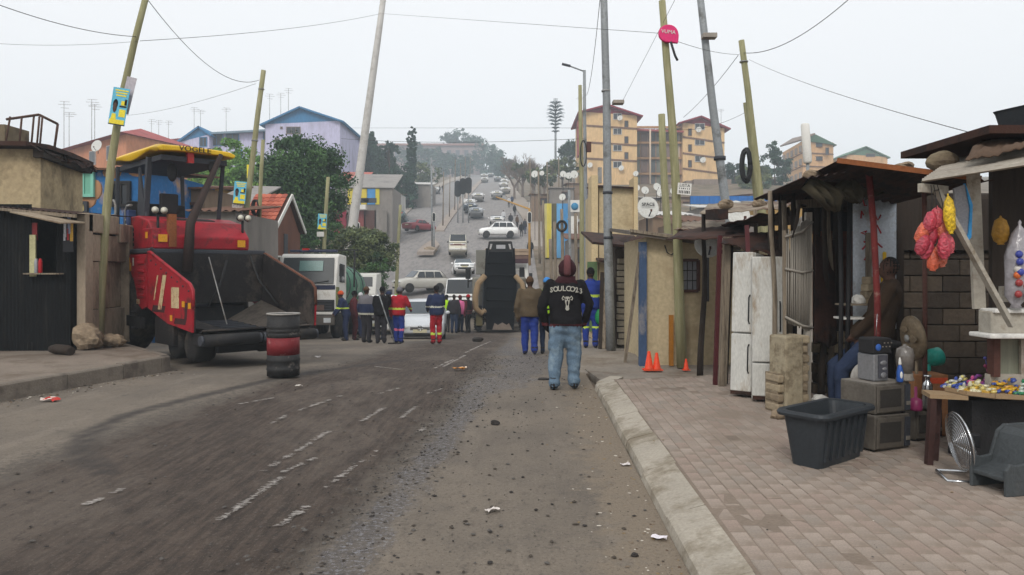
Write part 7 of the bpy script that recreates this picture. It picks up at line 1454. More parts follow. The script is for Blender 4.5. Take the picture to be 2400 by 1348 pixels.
# salmon flats with red roof, and a red roof beyond
S1 = thing('salmon_flats', 'salmon flats with a red hipped roof above the beige house', 'building', (0, 0, 0)); a, b_ = (X(60, 96), 96.0), (X(296, 76), 76.0); dx, dy = b_[0] - a[0], b_[1] - a[1]; zt_ = Z(312, 76)
m = MB(); m.prism([(*a, 5), (*b_, 5), (b_[0] + 3, b_[1] + 9, 5), (a[0] + 3, a[1] + 9, 5)], (0, 0, zt_ - 5)); m.obj('wall', m_pnk, S1)
e = Vector((dx, dy)).normalized() * .9; n_ = Vector((e.y, -e.x)); rb = [(a[0] - e.x + n_.x, a[1] - e.y + n_.y), (b_[0] + e.x + n_.x, b_[1] + e.y + n_.y), (b_[0] + e.x + 3, b_[1] + 10.5), (a[0] + 2, a[1] + 10)]; k1, k2 = Vector((b_[0] - e.x * 5 + 1.2, b_[1] - e.y * 5 + 4.5, zt_ + 1.9)), Vector((a[0] + e.x * 4 + 1.2, a[1] + e.y * 4 + 4.5, zt_ + 1.9)); q = [Vector((x, y, zt_ - .1)) for x, y in rb]
m = MB(); m.add(q + [k1, k2], [(0, 1, 4, 5), (1, 2, 4), (2, 3, 5, 4), (3, 0, 5), (3, 2, 1, 0)]); m.obj('roof', m_rdr, S1)
ang_ = math.atan2(dy, dx)
for t, w, zc in ((.50, 1.5, 0), (.72, 1.7, 0), (.88, 2.2, .1), (.5, 1.4, -3), (.72, 1.4, -3), (.88, 1.4, -3)):
    x, y = a[0] + dx * t + n_.x * .05, a[1] + dy * t + n_.y * .05; m = MB(); m.box((x, y, zt_ - 1.75 + zc), (w, .14, 1.6), rz=ang_); wn = m.obj('window', m_wf, S1)
    for k in (-1, 0, 1): m = MB(); m.box((x + n_.x * .08 + e.x * k * w * .33, y + n_.y * .08 + e.y * k * w * .33, zt_ - 1.75 + zc), (w * .28, .06, 1.4), rz=ang_); m.obj('pane', m_dkw, wn)
o = dish('white dish hung by the salmon flats window', (X(226, 77), 77.0, Z(342, 77)), .62, R(-10), .8, 'dishes on the left flats')
for px, y, h in ((150, 305, 3.4), (215, 296, 3.2), (162, 303, 2), (222, 296, 2.6)): aerial(S1, (X(px, 86), 86, Z(y, 86)), h)
S2 = thing('red_roofed_flats', 'long red roof showing between salmon and lavender flats', 'building', (0, 0, 0)); dq = 128
m = MB(); m.prism([(X(300, dq), dq, 14), (X(440, dq), dq - 6, 14), (X(440, dq), dq + 8, 14), (X(300, dq), dq + 10, 14)], (0, 0, Z(345, dq) - 14)); m.obj('wall', m_pnk, S2)
m = MB(); m.slab((X(295, dq), dq - 1, Z(350, dq)), (X(442, dq), dq - 7, Z(343, dq)), (X(440, dq), dq + 6, Z(304, dq)), (X(330, dq), dq + 8, Z(340, dq)), .3); m.obj('roof', m_rdr, S2)
for px, y, h in ((355, 325, 3.4), (372, 322, 3), (395, 318, 2.6)): aerial(S2, (X(px, dq), dq, Z(y, dq)), h)

# ------------------------------------------------------------------ huts: one builder, each placed on its own ground
def hut(label, px0, px1, ytop, d, wall, roof, dep=4, slope=.25, door=None, win=None, drop=0.5, over=.25, name='shack', rz=0.0, zg=None, corrug=False):
    x0, x1 = X(px0, d), X(px1, d); zt = Z(ytop, d); w = x1 - x0; z0 = (gz((x0 + x1) / 2, d) if zg is None else zg) - drop
    H = thing(name, label, 'shack', ((x0 + x1) / 2, d, z0), rz); h = zt - z0
    m = MB(); m.prism([(-w / 2, 0, 0), (w / 2, 0, 0), (w / 2, 0, h), (-w / 2, 0, h)], (0, dep, 0)); m.obj('wall', wall, H)
    if corrug: m = MB(); corr(m, (-w / 2 - over, -over, h + .02), (w + 2 * over, 0, 0), (0, dep + over, slope), .25, .03); m.obj('roof', roof, H)
    else: m = MB(); m.slab((-w / 2 - over, -over, h + .02), (w / 2 + over, -over, h - .02), (w / 2 + over, dep, h + slope), (-w / 2 - over, dep, h + slope + .05), .06); m.obj('roof', roof, H)
    if door: m = MB(); m.box((door * w, -.03, 1.0 + drop), (.85, .06, 1.95)); m.obj('door', m_brf, H)
    if win: window(H, win * w, 0, h - 1.0, .9, .8, m_brf)
    return H
m_hb = bld('hut_brown', (132, 112, 94)); m_ho = bld('hut_ochre', (168, 136, 82)); m_hg = bld('hut_grey', (130, 124, 118)); m_rz = bld('roof_zinc', (140, 136, 132)); m_rr = bld('roof_rust', (104, 74, 58)); m_rw = bld('roof_white', (196, 194, 190)); m_hblue = mat('flaking_blue_wall', (42, 104, 160), .9, var=.15, vs=.8, bump=.3, bs=8, dirt=(178, 146, 114), damt=.34, ds=.7)
# left: behind the paving machine
BLH = hut('blue peeling house beside the yellow canopy', 150, 345, 396, 22, m_hblue, m_rr, 5, .4, name='blue_house'); BLH['category'] = 'house'
x_ = X(198, 22) - BLH.location.x; zz = Z(430, 22) - BLH.location.z; window(BLH, x_, 0, zz, .48, .66, bld('turquoise', (132, 196, 176)), bld('turq_pane', (122, 182, 160))); window(BLH, X(285, 22) - BLH.location.x, 0, Z(455, 22) - BLH.location.z, .42, .6, m_black, m_dkw)
window(BLH, X(190, 22) - BLH.location.x, 0, Z(487, 22) - BLH.location.z, .3, .2, m_dkg, bld('cream_pane', (196, 180, 126)))
for i, (px, py, w, h) in enumerate(((222, 445, .24, .4), (205, 470, .28, .3), (262, 405, .3, .24), (322, 402, .3, .2))):
    m = MB(); m.ball((X(px, 22) - BLH.location.x, 0, Z(py, 22) - BLH.location.z), (w, .02, h * .8), 9, 6); m.obj('bare_plaster_patch', bld('bare_plaster', (176, 132, 98)), BLH)
hut('brown lean-to with a ragged dark roof behind the canopy posts', 345, 480, 440, 25, m_hb, m_rr, 4, .5, win=.1)
hut('dark roofed shed behind the red engine hood', 455, 552, 497, 22, m_hg, m_rr, 4, .5, corrug=True)
hut('ochre gabled hut between canopy post and poster', 438, 510, 440, 33, m_ho, m_rr, 4, .3, win=0)
hut('pale tin roofed hut left of the tiled house', 505, 575, 478, 31, m_rw, m_rz, 4, 1.2)
# tiled brick house
TH = thing('tiled_brick_house', 'small brick house with red tiled roof by the dark tree', 'house', (X(600, 29), 29, gz(-10, 29) - .3)); zb_ = TH.location.z; m_br = bld('face_brick', (112, 72, 56)); xa_, xb_ = X(556, 29) - TH.location.x, X(640, 29) - TH.location.x; ze, za = Z(535, 29) - zb_, Z(462, 31) - zb_
m = MB(); m.prism([(xa_, .3, 0), (xb_, .3, 0), (xb_, .3, ze), (xa_, .3, ze)], (0, 3.4, 0)); m.obj('wall', m_br, TH); m = MB(); m.prism([(xb_ - .02, .35, ze), (xb_ - .02, 3.6, ze), (xb_ - .02, 2.0, za - .08)], (-.2, 0, 0)); m.obj('gable_wall', m_br, TH)
m = MB(); m.slab((xa_, 0, ze), (xb_ + .12, 0, ze), (xb_ + .12, 2, za - .03), (xa_, 2, za - .03), .05); m.slab((xb_ + .12, 4, ze), (xa_, 4, ze), (xa_, 2, za - .03), (xb_ + .12, 2, za - .03), .05); rf_ = m.obj('roof_deck', m_brf, TH)
tile = MB(); tw, tl = .235, .34
tile.add([(tw * i / 6, y, .03 * math.sin(i / 6 * math.pi) + (0.03 if y == 0 else 0)) for y in (0, tl) for i in range(7)], [(i, i + 1, i + 8, i + 7) for i in range(6)], 0, True); tile.add([(tw * i / 6, 0, z * (.03 + .03 * math.sin(i / 6 * math.pi))) for z in (0, 1) for i in range(7)], [(i, i + 1, i + 8, i + 7) for i in range(6)])
tm = [tile.mesh('roof_tile', bld('tile_%d' % i, c)) for i, c in enumerate([(168, 88, 68), (150, 78, 62), (180, 100, 78)])]
sl = math.atan2(za - ze, 2.0); rows_ = int(math.hypot(2.0, za - ze) / .29) + 1
for r_ in range(rows_):
    for i in range(int((xb_ + .1 - xa_) / .23)): link('roof_tile', random.choice(tm), rf_, (xa_ + i * .23, r_ * .29 * math.cos(sl) - .05, ze + r_ * .29 * math.sin(sl) + .015), (sl, 0, 0))
m = MB(); m.beam((xb_ + .16, -.05, ze + .02), (xb_ + .16, 2, za + .06), .05, .16); m.obj('barge_board', m_white, TH); m = MB(); m.beam((xb_ + .16, 4.05, ze), (xb_ + .16, 2, za + .06), .05, .16); m.obj('barge_board', m_white, TH); m = MB(); m.beam((xa_, -.06, ze - .02), (xb_ + .15, -.06, ze - .02), .08, .1); m.obj('gutter', m_white, TH); m = MB(); m.beam((xa_, -.0, ze - .2), (xb_ + .15, -.0, ze - .2), .06, .1); m.obj('fascia', m_white, TH)
window(TH, (xa_ + xb_) / 2 + .2, .3, ze - 1.0, .5, .9, m_brf); m = MB(); m.box((xb_ + .01, 1.6, ze - .9), (.03, .5, 1.5)); m.obj('side_door', m_dkg, TH)
m = MB(); m.box((xa_ - .25, .2, ze - 1.2), (.05, .05, 2.2)); m.obj('downpipe', m_white, TH)
# left of the crossing: grey shop with painted panels
GS = hut('grey tin shop with blue and yellow mural panels', 812, 920, 440, 78, m_hg, m_rz, 6, 2.2, drop=1.2); GS['category'] = 'shop'
lx_ = GS.location.x; lz = GS.location.z
for px0, px1, c in ((815, 830, (206, 190, 70)), (838, 846, (110, 160, 200)), (846, 860, (204, 184, 70)), (861, 880, (76, 140, 194)), (880, 890, (204, 190, 60))):
    m = MB(); m.box(((X(px0, 78) + X(px1, 78)) / 2 - lx_, -.05, Z(461, 78) - lz), (X(px1, 78) - X(px0, 78) - .03, .08, 1.7)); m.obj('mural_panel', bld('mural_%d_%d' % c[:2], c), GS)
for px, w, h, c in ((848, 1.4, .5, m_black), (872, 1.0, .5, m_dkg), (858, .6, .4, bld('mural_orange', (190, 150, 110)))): m = MB(); m.box((X(px, 78) - lx_, -.11, Z(470, 78) - lz), (w, .05, h)); m.obj('mural_figure', c, GS)
for px, c in ((798, m_mar), (843, bld('brick_red', (124, 62, 60))), (868, m_brf), (893, m_hg)): m = MB(); m.box((X(px, 77.6) - lx_, -.45, Z(520, 77.6) - lz), (1.3, .3, 2.4)); m.obj('shop_bay', c, GS)
m = MB(); m.box((X(845, 77) - lx_, -1, Z(486, 77) - lz), (1.2, .7, .5)); m.obj('shop_sign', m_white, GS)
hut('red roofed house above the mural shop', 785, 850, 425, 95, m_hg, bld('tile_red', (170, 96, 84)), 6, 2.0, drop=3)
hut('small white and brick stall on the left hill pavement', 920, 940, 455, 96, m_rw, m_rr, 4, .4, drop=1); hut('low pale house under the cypress', 962, 1012, 432, 118, m_hg, m_rw, 6, 1.0, drop=2)
hut('white walled house on the left near the hill top', 968, 1000, 385, 190, m_rw, m_rz, 10, 1.0, drop=5)
# right: clutter between the road and the orange flats
CT = thing('painted_container', 'tall yellow and blue striped container shop by the road', 'container', (X(1308, 70), 70, gz(4.5, 70))); hc_ = Z(478, 70) - CT.location.z
for px0, px1, c in ((1276, 1281, (190, 180, 120)), (1281, 1292, (208, 192, 76)), (1294, 1304, (88, 84, 60)), (1304, 1318, (96, 160, 206)), (1319, 1334, (72, 138, 190))): m = MB(); m.box(((X(px0, 70) + X(px1, 70)) / 2 - CT.location.x, 0, hc_ / 2), (X(px1, 70) - X(px0, 70), .8, hc_)); m.obj('panel', bld('stripe_%d' % c[0], c), CT)
SG = thing('sign_boards', 'white shop signboards with a blue disc behind the poles', 'sign', (X(1350, 52), 52, gz(4.5, 52))); zg = SG.location.z
m = MB(); m.box((0, 0, Z(483, 52) - zg), (.9, .08, .85)); s1 = m.obj('board', m_white, SG); MB().lathe([(.001, 0), (.26, 0), (.26, .04), (.001, .04)], 18, (-.1, -.05, Z(484, 52) - zg), M=Matrix.Rotation(R(90), 3, 'X')).obj('blue_disc', mat('sign_blue', (60, 130, 170), .6, bump=0), s1)
m = MB(); m.box((-.12, 0, Z(528, 52) - zg), (.5, .08, 1.3)); m.obj('board', m_white, SG)
for x in (-.4, .4): MB().bar((x, .06, -.3), (x, .06, Z(470, 52) - zg), .05, n=6).obj('post', m_steelp, SG)
hl = [(1335, 1385, 560, 44, m_hg, m_rr, 'grey shack behind the white signboards'), (1345, 1395, 520, 58, m_hb, m_rz, 'brown shack left of the tan building'), (1245, 1292, 455, 96, m_hb, m_rr, 'low brown house beyond the yellow traffic light'), (1290, 1345, 440, 92, m_hg, m_rz, 'grey house below the bare trees'), (1330, 1390, 430, 98, m_hb, m_rr, 'brown house at the foot of the orange flats'), (1480, 1540, 462, 70, m_hg, m_rw, 'pale roofed house right of the tan building'), (1530, 1620, 505, 36, m_hb, m_rw, 'brown hut with a white tarp roof behind the dish'), (1590, 1680, 520, 28, m_hb, m_rr, 'brown hut behind the sign pole'), (1560, 1640, 462, 80, m_hb, m_rr, 'brown house under the stairwell of the orange flats'), (1680, 1800, 515, 30, m_hg, m_rz, 'grey hut behind the rusty awning'), (1640, 1760, 486, 50, m_hg, m_rw, 'grey hut below the blue fence'), (1800, 1960, 478, 40, m_ho, m_rz, 'ochre hut behind the stick fence'), (1760, 1850, 455, 85, m_hb, m_rr, 'brown house left of the peach flats'), (1850, 1990, 460, 70, m_gry, m_rr, 'grey brown house under the peach flats'), (1240, 1270, 470, 110, m_rw, m_rz, 'tiny white house on the right of the hill')]
for a, b_, y, d, w, r_, lb in hl: hut(lb, a, b_, y, d, w, r_, 4 if d < 60 else 7, .5, win=.15, drop=.6, corrug=d < 40)
BF = thing('blue_fence', 'bright blue sheet fence below the orange flats', 'fence', (X(1715, 62), 62, gz(19, 62) - .2))
for i in range(9):
    x0 = X(1618, 62) + i * .82 - BF.location.x; m = MB(); m.box((x0 + .4, 0, (Z(460, 62) - BF.location.z + Z(478, 62) - BF.location.z) / 2), (.8, .05, Z(460, 62) - Z(479, 62))); m.obj('panel', bld('fence_blue', (44, 104, 172)), BF); m = MB(); m.box((x0, .04, (Z(460, 62) - BF.location.z) / 2), (.08, .08, Z(460, 62) - BF.location.z)); m.obj('post', m_dkg, BF)
# dishes over the shacks
dish('big white dish lettered on its face behind the green pole', (X(1519, 17), 17, Z(487, 17)), .255, R(4), 2.6, wordy='SPACE')
dish('white dish half hidden by the rusty awning', (X(1660, 11.3), 11.3, Z(572, 11.3)), .21, R(-12), .9)
dish('pale dish rising behind the rusty awning', (X(1730, 14.5), 14.5, Z(502, 14.5)), .27, R(16), 1.0)
for i, (px, py, d, r_, lb) in enumerate(((1253, 408, 80, .7, 'white dish left of the bare trees foot'), (1270, 406, 82, .5, 'small white dish near the yellow light'), (1320, 408, 75, .6, 'white dish on a mast left of the twin'), (1346, 409, 75, .75, 'large white dish on a mast before the orange flats'), (1333, 412, 74, .6, 'white dish squeezed between two others'), (1318, 462, 60, .5, 'white dish above the striped container'), (1492, 440, 60, .5, 'white dish low beside the tan building'), (1512, 446, 58, .55, 'white dish above the lettered dish, left one'), (1540, 438, 62, .6, 'white dish above the lettered dish, right one'), (1548, 452, 55, .5, 'white dish beside the second green pole'), (1578, 448, 64, .5, 'white dish between the two green poles'))): dish(lb, (X(px, d), d, Z(py, d)), r_ * .55, R(-15 + 7 * i % 30), max(1.0, Z(py, d) - gz(X(px, d), d)))

# ------------------------------------------------------------------ poles and lamps on the right
def pole_r(label, pxb, d, pxt, yt, r0, r1, mt, nm='telephone_pole', bend=0.0, zb=None):
    b = Vector((X(pxb, d), d, (zr(d) + .17 if d > 13.4 else gz(X(pxb, d), d)) if zb is None else zb)); t = at(pxt, yt, d); o = lean_pole(nm, label, b, t, r0, r1, mt, bend=bend); return o, b, t
o, b, t = pole_r('grey steel lamp post behind the lettered jacket man', 1431, 14.6, 1415, -60, .095, .07, m_steelp, 'lamp_post')
m = MB(); m.box(Vector((X(1440, 14.6) + .06, 14.5, Z(243, 14.6))) - b, (.22, .2, .07)); m.obj('bracket_box', mat('tan_bracket', (150, 142, 132), .7), o, bev=.01); ring_on(o, .69, t, b, .09); ring_on(o, .42, t, b, .1, .05, m_dkg); ring_on(o, .30, t, b, .1, .05, m_dkg)
o, b, t = pole_r('green wooden pole carrying the pink sign', 1598, 11.85, 1553, 2, .088, .056, m_pole, zb=.012, bend=.05)
VS = thing('pink_sign', 'pink drop shaped sign high on the green wooden pole', 'sign', at(1567, 78, 11.72), rot=(0, R(3), 0)); m_pk = mat('sign_pink', (214, 44, 110), .5, var=.06, bump=0)
pr = [(.16 * math.cos(a_) * (1.0), .145 * math.sin(a_)) for a_ in [R(20 + i * 18) for i in range(14)]] + [(.06, -.145), (.165, -.15), (.17, -.02)]
m = MB(); m.prism([(x, 0, z) for x, z in pr], (0, .06, 0)); m.obj('panel', m_pk, VS, bev=.012); text('sign_lettering', 'VUMA', .085, m_white, VS, (-.005, -.006, .02), (R(90), R(3), 0), .003, sx=1.0)
CS = thing('white_notice_board', 'white notice board lettered in black on the green pole', 'sign', at(1604, 443, 11.7), rot=(0, R(5), 0)); m = MB(); m.box((0, 0, 0), (.22, .015, .185)); m.obj('board', m_white, CS); text('notice_lettering', 'LISTA', .07, m_trim, CS, (0, -.011, .055), (R(90), 0, 0), .001)
for k in range(13):
    z_, w, h = ((.005, .02, .02) if k < 6 else (-.05, .018, .045)); m = MB(); m.box((-.08 + (k % 6 if k < 6 else k - 6) * (.032 if k < 6 else .027), -.009, z_), (w * random.uniform(.5, 1), .003, h)); m.obj('notice_print', m_trim, CS)
MB().tube([Vector(at(1572, 98, 11.7)) - b, Vector(at(1582, 130, 11.7)) - b, Vector(at(1588, 142, 11.7)) - b], .02, 6).obj('cable_joint', m_wire, o)
o, b, t = pole_r('thick leaning grey steel lamp post over the rusty awning', 1742, 15.6, 1636, -40, .115, .075, m_steelp, 'lamp_post'); m = MB(); m.box(at(1662, 85, 15.5) - b, (.3, .2, .1)); m.obj('bracket_box', MATS['tan_bracket'], o, bev=.01); ring_on(o, .52, t, b, .13, .08, m_dkg)
o, b, t = pole_r('tall green wooden pole holding the crossing wires', 1826, 17, 1737, 95, .105, .07, m_pole); ring_on(o, .93, t, b, .1)
o, b, t = pole_r('green wooden pole with a black cable coil', 1815, 17.6, 1748, 241, .1, .072, m_pole); m = MB()
for k in range(6): m.tube([at(1750, 388, 17.4) - b + Vector((.1 * math.cos(a_) - .03 * (k % 3), -.02 * k, (.42 - .02 * k) * math.sin(a_))) for a_ in [i * math.pi / 9 for i in range(19)]], .03, 5)
m.obj('cable_coil', m_wire, o)
pole_r('short green pole beside the lettered dish', 1577, 19, 1550, 268, .105, .09, m_pole)
o, b, t = pole_r('slim street lamp with a single arm beside the orange flats', 1374, 30, 1370, 165, .1, .06, m_steelp, 'street_lamp'); o['category'] = 'lamp'; tp_ = t - b
MB().tube([tp_ + Vector((0, 0, -.05)), tp_ + Vector((-.35, 0, .08)), tp_ + Vector((-.62, 0, .18))], .03, 6).obj('arm', m_steelp, o); m = MB(); m.box(tp_ + Vector((-.76, 0, .22)), (.36, .16, .06), M=Matrix.Rotation(R(-14), 3, 'Y').inverted()); m.obj('lamp_head', m_dkg, o)
o, b, t = pole_r('green wooden pole beside the slim street lamp', 1366, 28, 1360, 200, .1, .07, m_pole); m = MB()
for k in range(4): m.tube([at(1367, 360, 27.8) - b + Vector((.12 * math.cos(a_), -.02 * k, .5 * math.sin(a_))) for a_ in [i * math.pi / 8 for i in range(17)]], .02, 5)
m.obj('cable_coil', m_wire, o); m = MB(); m.box(at(1380, 345, 27.8) - b, (.18, .12, .38)); m.obj('meter_box', m_brf, o)
for px, d, yt, lb, mm in ((1276, 46, 470, 'timber pole left of the striped container', m_wood), (1293, 36, 560, 'thick timber post before the striped container', m_wood), (1303, 38, 520, 'pale post beside the thick timber post', m_wood), (1320, 33, 490, 'timber pole with a round black coil', m_wood), (1337, 40, 445, 'thin pole left of the signboards', m_steelp), (1352, 34, 500, 'timber pole across the signboards', m_wood), (1265, 66, 400, 'timber pole near the far yellow light', m_wood), (1285, 90, 380, 'thin far pole at the bare trees', m_wood), (1312, 95, 370, 'thin far pole under the palm mast', m_wood), (1245, 100, 370, 'thin far pole left of the bare trees', m_wood)): pole_r(lb, px, d, px - 3, yt, .09 if d < 60 else .12, .07, mm)
o = MB().tube([Vector((.2 * math.cos(a_), 0, .22 * math.sin(a_))) for a_ in [i * math.pi / 8 for i in range(17)]], .06, 8).obj('old_tyre', m_rubber, None, at(1317, 530, 32.8)); tag(o, 'black ring hung on a timber pole by the signboards', 'ring')
# white aerial tube
AT = thing('white_aerial_tube', 'white upright aerial tube on a mast above the rusty stall roof', 'aerial', (X(1893, 22), 22, gz(X(1893, 22), 22))); zz = AT.location.z; MB().tube([(0, 0, Z(383, 22) - zz), (-.0, 0, Z(378, 22) - zz), (-.08, 0, Z(293, 22) - zz), (-.08, 0, Z(290, 22) - zz)], [.1, .125, .125, .1], 16).obj('tube', m_white, AT); MB().bar((0, 0, 0), (0, 0, Z(383, 22) - zz), .05, n=8).obj('mast', m_steelp, AT)
# traffic lights
def robot(label, px, d, yb, yt, w=.42, h=1.15, arm=None, col=None, border=True, n=1):
    z = zr(d); T_ = thing('traffic_light', label, 'traffic light', (X(px, d), d, z), group='traffic lights at the crossing'); zc = Z((yb + yt) / 2, d) - z; hh = Z(yt, d) - Z(yb, d); ww = hh * .42
    MB().bar((0, .1, 0), (0, .1, zc + hh * .3), .08, n=8).obj('post', col or m_steelp, T_)
    if border: m = MB(); m.prism([p + Vector((0, 0, zc)) for p in [Vector((ww / 2 * math.cos(a_), -.06, (hh / 2 - ww / 2) * (1 if math.sin(a_) > 0 else -1) + ww / 2 * math.sin(a_))) for a_ in [i * math.pi / 8 + .01 for i in range(16)]]], (0, .06, 0)); m.obj('white_backing', m_white, T_)
    k = .68 if border else 1.0
    m = MB(); m.prism([Vector((ww * k / 2 * math.cos(a_), -.16, zc + (hh / 2 - ww / 2) * (1 if math.sin(a_) > 0 else -1) + ww * k / 2 * math.sin(a_))) for a_ in [i * math.pi / 8 + .01 for i in range(16)]], (0, .12, 0)); hd = m.obj('signal_head', m_trim, T_)
    for i in (-1, 0, 1): MB().lathe([(ww * .22, 0), (ww * .26, .1)], 12, (0, -.17, zc + i * hh * .27), M=Matrix.Rotation(R(90), 3, 'X')).obj('lens_hood', m_black, hd)
    return T_
m_yp = mat('signal_yellow_post', (176, 134, 62), .7, var=.15)
robot('traffic light with white backing on the island', 1017, 72, 520, 498); robot('traffic light with white backing behind the bush', 838, 60, 548, 520); 
t1 = robot('yellow posted traffic light with a long overhead arm', 1241, 66, 523, 496, col=m_yp); z = t1.location.z; MB().tube([(0, .1, 0), (0, .1, Z(490, 66) - z), (X(1163, 70) - t1.location.x, 4, Z(462, 70) - z)], [.13, .1, .06], 8).obj('overhead_arm', m_yp, t1)
for px, py, lb in ((1073, 442, 'leftmost of three black signals seen from behind'), (1085, 436, 'middle of three black signals seen from behind'), (1098, 434, 'rightmost of three black signals seen from behind')): robot(lb, px, 96, py + 20, py - 18, border=False, col=m_steelp)
m = MB(); m.bar((X(1013, 73), 73, zr(73)), (X(1011, 73), 73, Z(370, 73)), .09, n=8); o = m.obj('lamp_post', m_steelp); tag(o, 'thin grey lamp post on the traffic island', 'pole')
rk = lump(MB(), (0, 0, .3), (.7, .5, .35), 5).obj('painted_rock', bld('dusty_rock', (158, 142, 122)), None, (X(1010, 72), 71.6, zr(71.6) + .25)); tag(rk, 'pale rock on the broken traffic island', 'rock')
for i, (d, h_p) in enumerate(((92, 7), (102, 6), (112, 8), (124, 7), (138, 8), (155, 8))):
    m = MB(); m.bar((0, 0, 0), (.1, 0, h_p), .09, .05, n=6); o = m.obj('median_pole', m_wood, None, (-8.4 - .004 * d, d, zr(d))); tag(o, 'bare pole on the median, number %s up from the crossing' % ['first', 'second', 'third', 'fourth', 'fifth', 'sixth'][i], 'pole', 'poles along the median')

# ------------------------------------------------------------------ trees
def leaves(name, clumps, per, size, mats, parent, rs):
    """many small leaf faces spread through the crown, gathered in light and dark clumps"""
    V = []; F = []; I = []; S_ = []
    cs = np.array([c[:3] for c in clumps]); rr_ = np.array([c[3] for c in clumps]); n = len(clumps) * per
    idx = np.repeat(np.arange(len(clumps)), per); d = rs.normal(size=(n, 3)); d /= np.linalg.norm(d, axis=1)[:, None]; rad = rs.random(n) ** .45
    p = cs[idx] + d * (rr_[idx] * rad)[:, None] * np.array([1, 1, .75]); u = rs.normal(size=(n, 3)) + d * .2; u /= np.linalg.norm(u, axis=1)[:, None]; w = np.cross(u, rs.normal(size=(n, 3))); w /= np.linalg.norm(w, axis=1)[:, None]
    s = size * (0.6 + .8 * rs.random(n)); a = u * s[:, None]; b = w * (s * .5)[:, None]
    v = np.stack([p - a, p + b, p + a, p - b], axis=1).reshape(-1, 3)
    me = bpy.data.meshes.new(name); me.vertices.add(4 * n); me.vertices.foreach_set('co', v.ravel()); me.loops.add(4 * n); me.loops.foreach_set('vertex_index', np.arange(4 * n)); me.polygons.add(n); me.polygons.foreach_set('loop_start', np.arange(0, 4 * n, 4)); me.polygons.foreach_set('loop_total', np.full(n, 4))
    cm = rs.integers(0, len(mats), len(clumps)); me.polygons.foreach_set('material_index', cm[idx].astype(np.int32))
    for m_ in mats: me.materials.append(m_)
    me.update(); me.validate(); return link(name, me, parent)
def leafm(n, c): return mat('leaf_' + n, c, .7, var=.25, vs=1.5, bump=0, spec=.3)
LFD = [leafm('dark_a', (62, 92, 52)), leafm('dark_b', (74, 106, 58)), leafm('dark_c', (50, 76, 46))]; LFL = [leafm('light_a', (112, 152, 66)), leafm('light_b', (130, 168, 78)), leafm('light_c', (92, 130, 60))]; LFO = [leafm('olive_a', (92, 102, 68)), leafm('olive_b', (106, 116, 76)), leafm('olive_c', (76, 88, 60))]; LFC = [leafm('conifer_a', (46, 70, 56)), leafm('conifer_b', (56, 82, 64))]
m_bark = mat('bark', (78, 66, 56), .95, var=.25, vs=4, bump=.5, bs=20, stretch=(3, 3, .6))
def tree(label, base, h, crown, n, per, size, mats, seed, tr=.22, shape='round', name='tree', limbs=5):
    rs = np.random.default_rng(seed); T_ = thing(name, label, 'tree', base); (cx, cy, cz), (rx, ry, rz_) = crown; cl = []
    for i in range(n):
        if shape == 'cone': t = rs.random() ** 1.3; a = rs.random() * 6.28; q = (1 - t) * math.sqrt(rs.random()) ; cl.append((cx + rx * q * math.cos(a), cy + ry * q * math.sin(a), cz - rz_ + 2 * rz_ * t, .35 * rx * (1.15 - t) + .15))
        else:
            d = rs.normal(size=3); d /= np.linalg.norm(d); k = (.35 + .65 * rs.random() ** .6); k *= .72 + .56 * noise2(d[0] * 2 + seed, d[1] * 2 + d[2] * 2)
            cl.append((cx + rx * d[0] * k, cy + ry * d[1] * k, cz + rz_ * d[2] * k, (.12 + .26 * rs.random()) * min(rx, rz_)))
    leaves('crown', cl, per, size, mats, T_, rs)
    m = MB(); top = Vector((cx, cy, cz + rz_ * .4)); m.tube([Vector((0, 0, -.3)), Vector((cx * .3, cy * .3, (cz - rz_) * .5)), Vector((cx * .7, cy * .7, cz - rz_ * .4)), top], [tr, tr * .8, tr * .6, tr * .15], 8)
    for i in range(limbs): c = cl[i * (len(cl) // max(1, limbs))]; s0 = Vector((cx * .6, cy * .6, (cz - rz_) * .8 + .2 * rz_)); m.tube([s0, s0.lerp(Vector(c[:3]), .55) + Vector((0, 0, .1)), Vector(c[:3])], [tr * .5, tr * .3, tr * .08], 6)
    m.obj('trunk', m_bark, T_); return T_
def gt(px, d): x = X(px, d); return Vector((x, d, gz(x, d)))
b = gt(705, 42); tree('big dark green tree beside the tiled brick house', b, 9, ((0, 0, Z(455, 42) - b.z), (2.45, 2.3, 3.35)), 300, 170, .1, LFD, 1, .26)
b = gt(690, 40); tree('lower dark shrub tree filling the space under the big dark tree', b, 4, ((.3, 0, Z(560, 40) - b.z), (2.6, 1.6, 1.7)), 90, 130, .08, LFD, 5, .12)
b = gt(530, 52); tree('light green tree behind the ochre hut', b, 8, ((0, 0, Z(415, 52) - b.z), (2.6, 2.0, 2.2)), 150, 120, .12, LFL, 2, .2)
b = gt(480, 55); tree('smaller light green tree left of the ochre hut', b, 8, ((-.3, 0, Z(440, 55) - b.z), (1.9, 1.6, 2.2)), 60, 100, .11, LFL, 3, .16)
b = gt(855, 39); tree('round olive green bush beside the crossing', b, 4, ((0, 0, Z(597, 39) - b.z), (1.55, 1.4, 1.35)), 150, 150, .07, LFO, 4, .1, name='bush'); b = gt(872, 38); tree('dark lower bush behind the second truck', b, 3, ((0, 0, Z(640, 38) - b.z), (1.0, 1.0, .9)), 40, 110, .06, LFD, 6, .08, name='bush')
b = gt(872, 128); tree('broad conifer left of the hill road', b, 9, ((0, 0, Z(370, 128) - b.z), (3.0, 2.6, 4.4)), 190, 60, .26, LFC, 7, .25, 'cone')
b = gt(965, 125); tree('slim pointed cypress left of the hill road', b, 12, ((0, 0, Z(372, 125) - b.z), (.85, .85, 5.3)), 200, 60, .18, LFC, 8, .18, 'round')
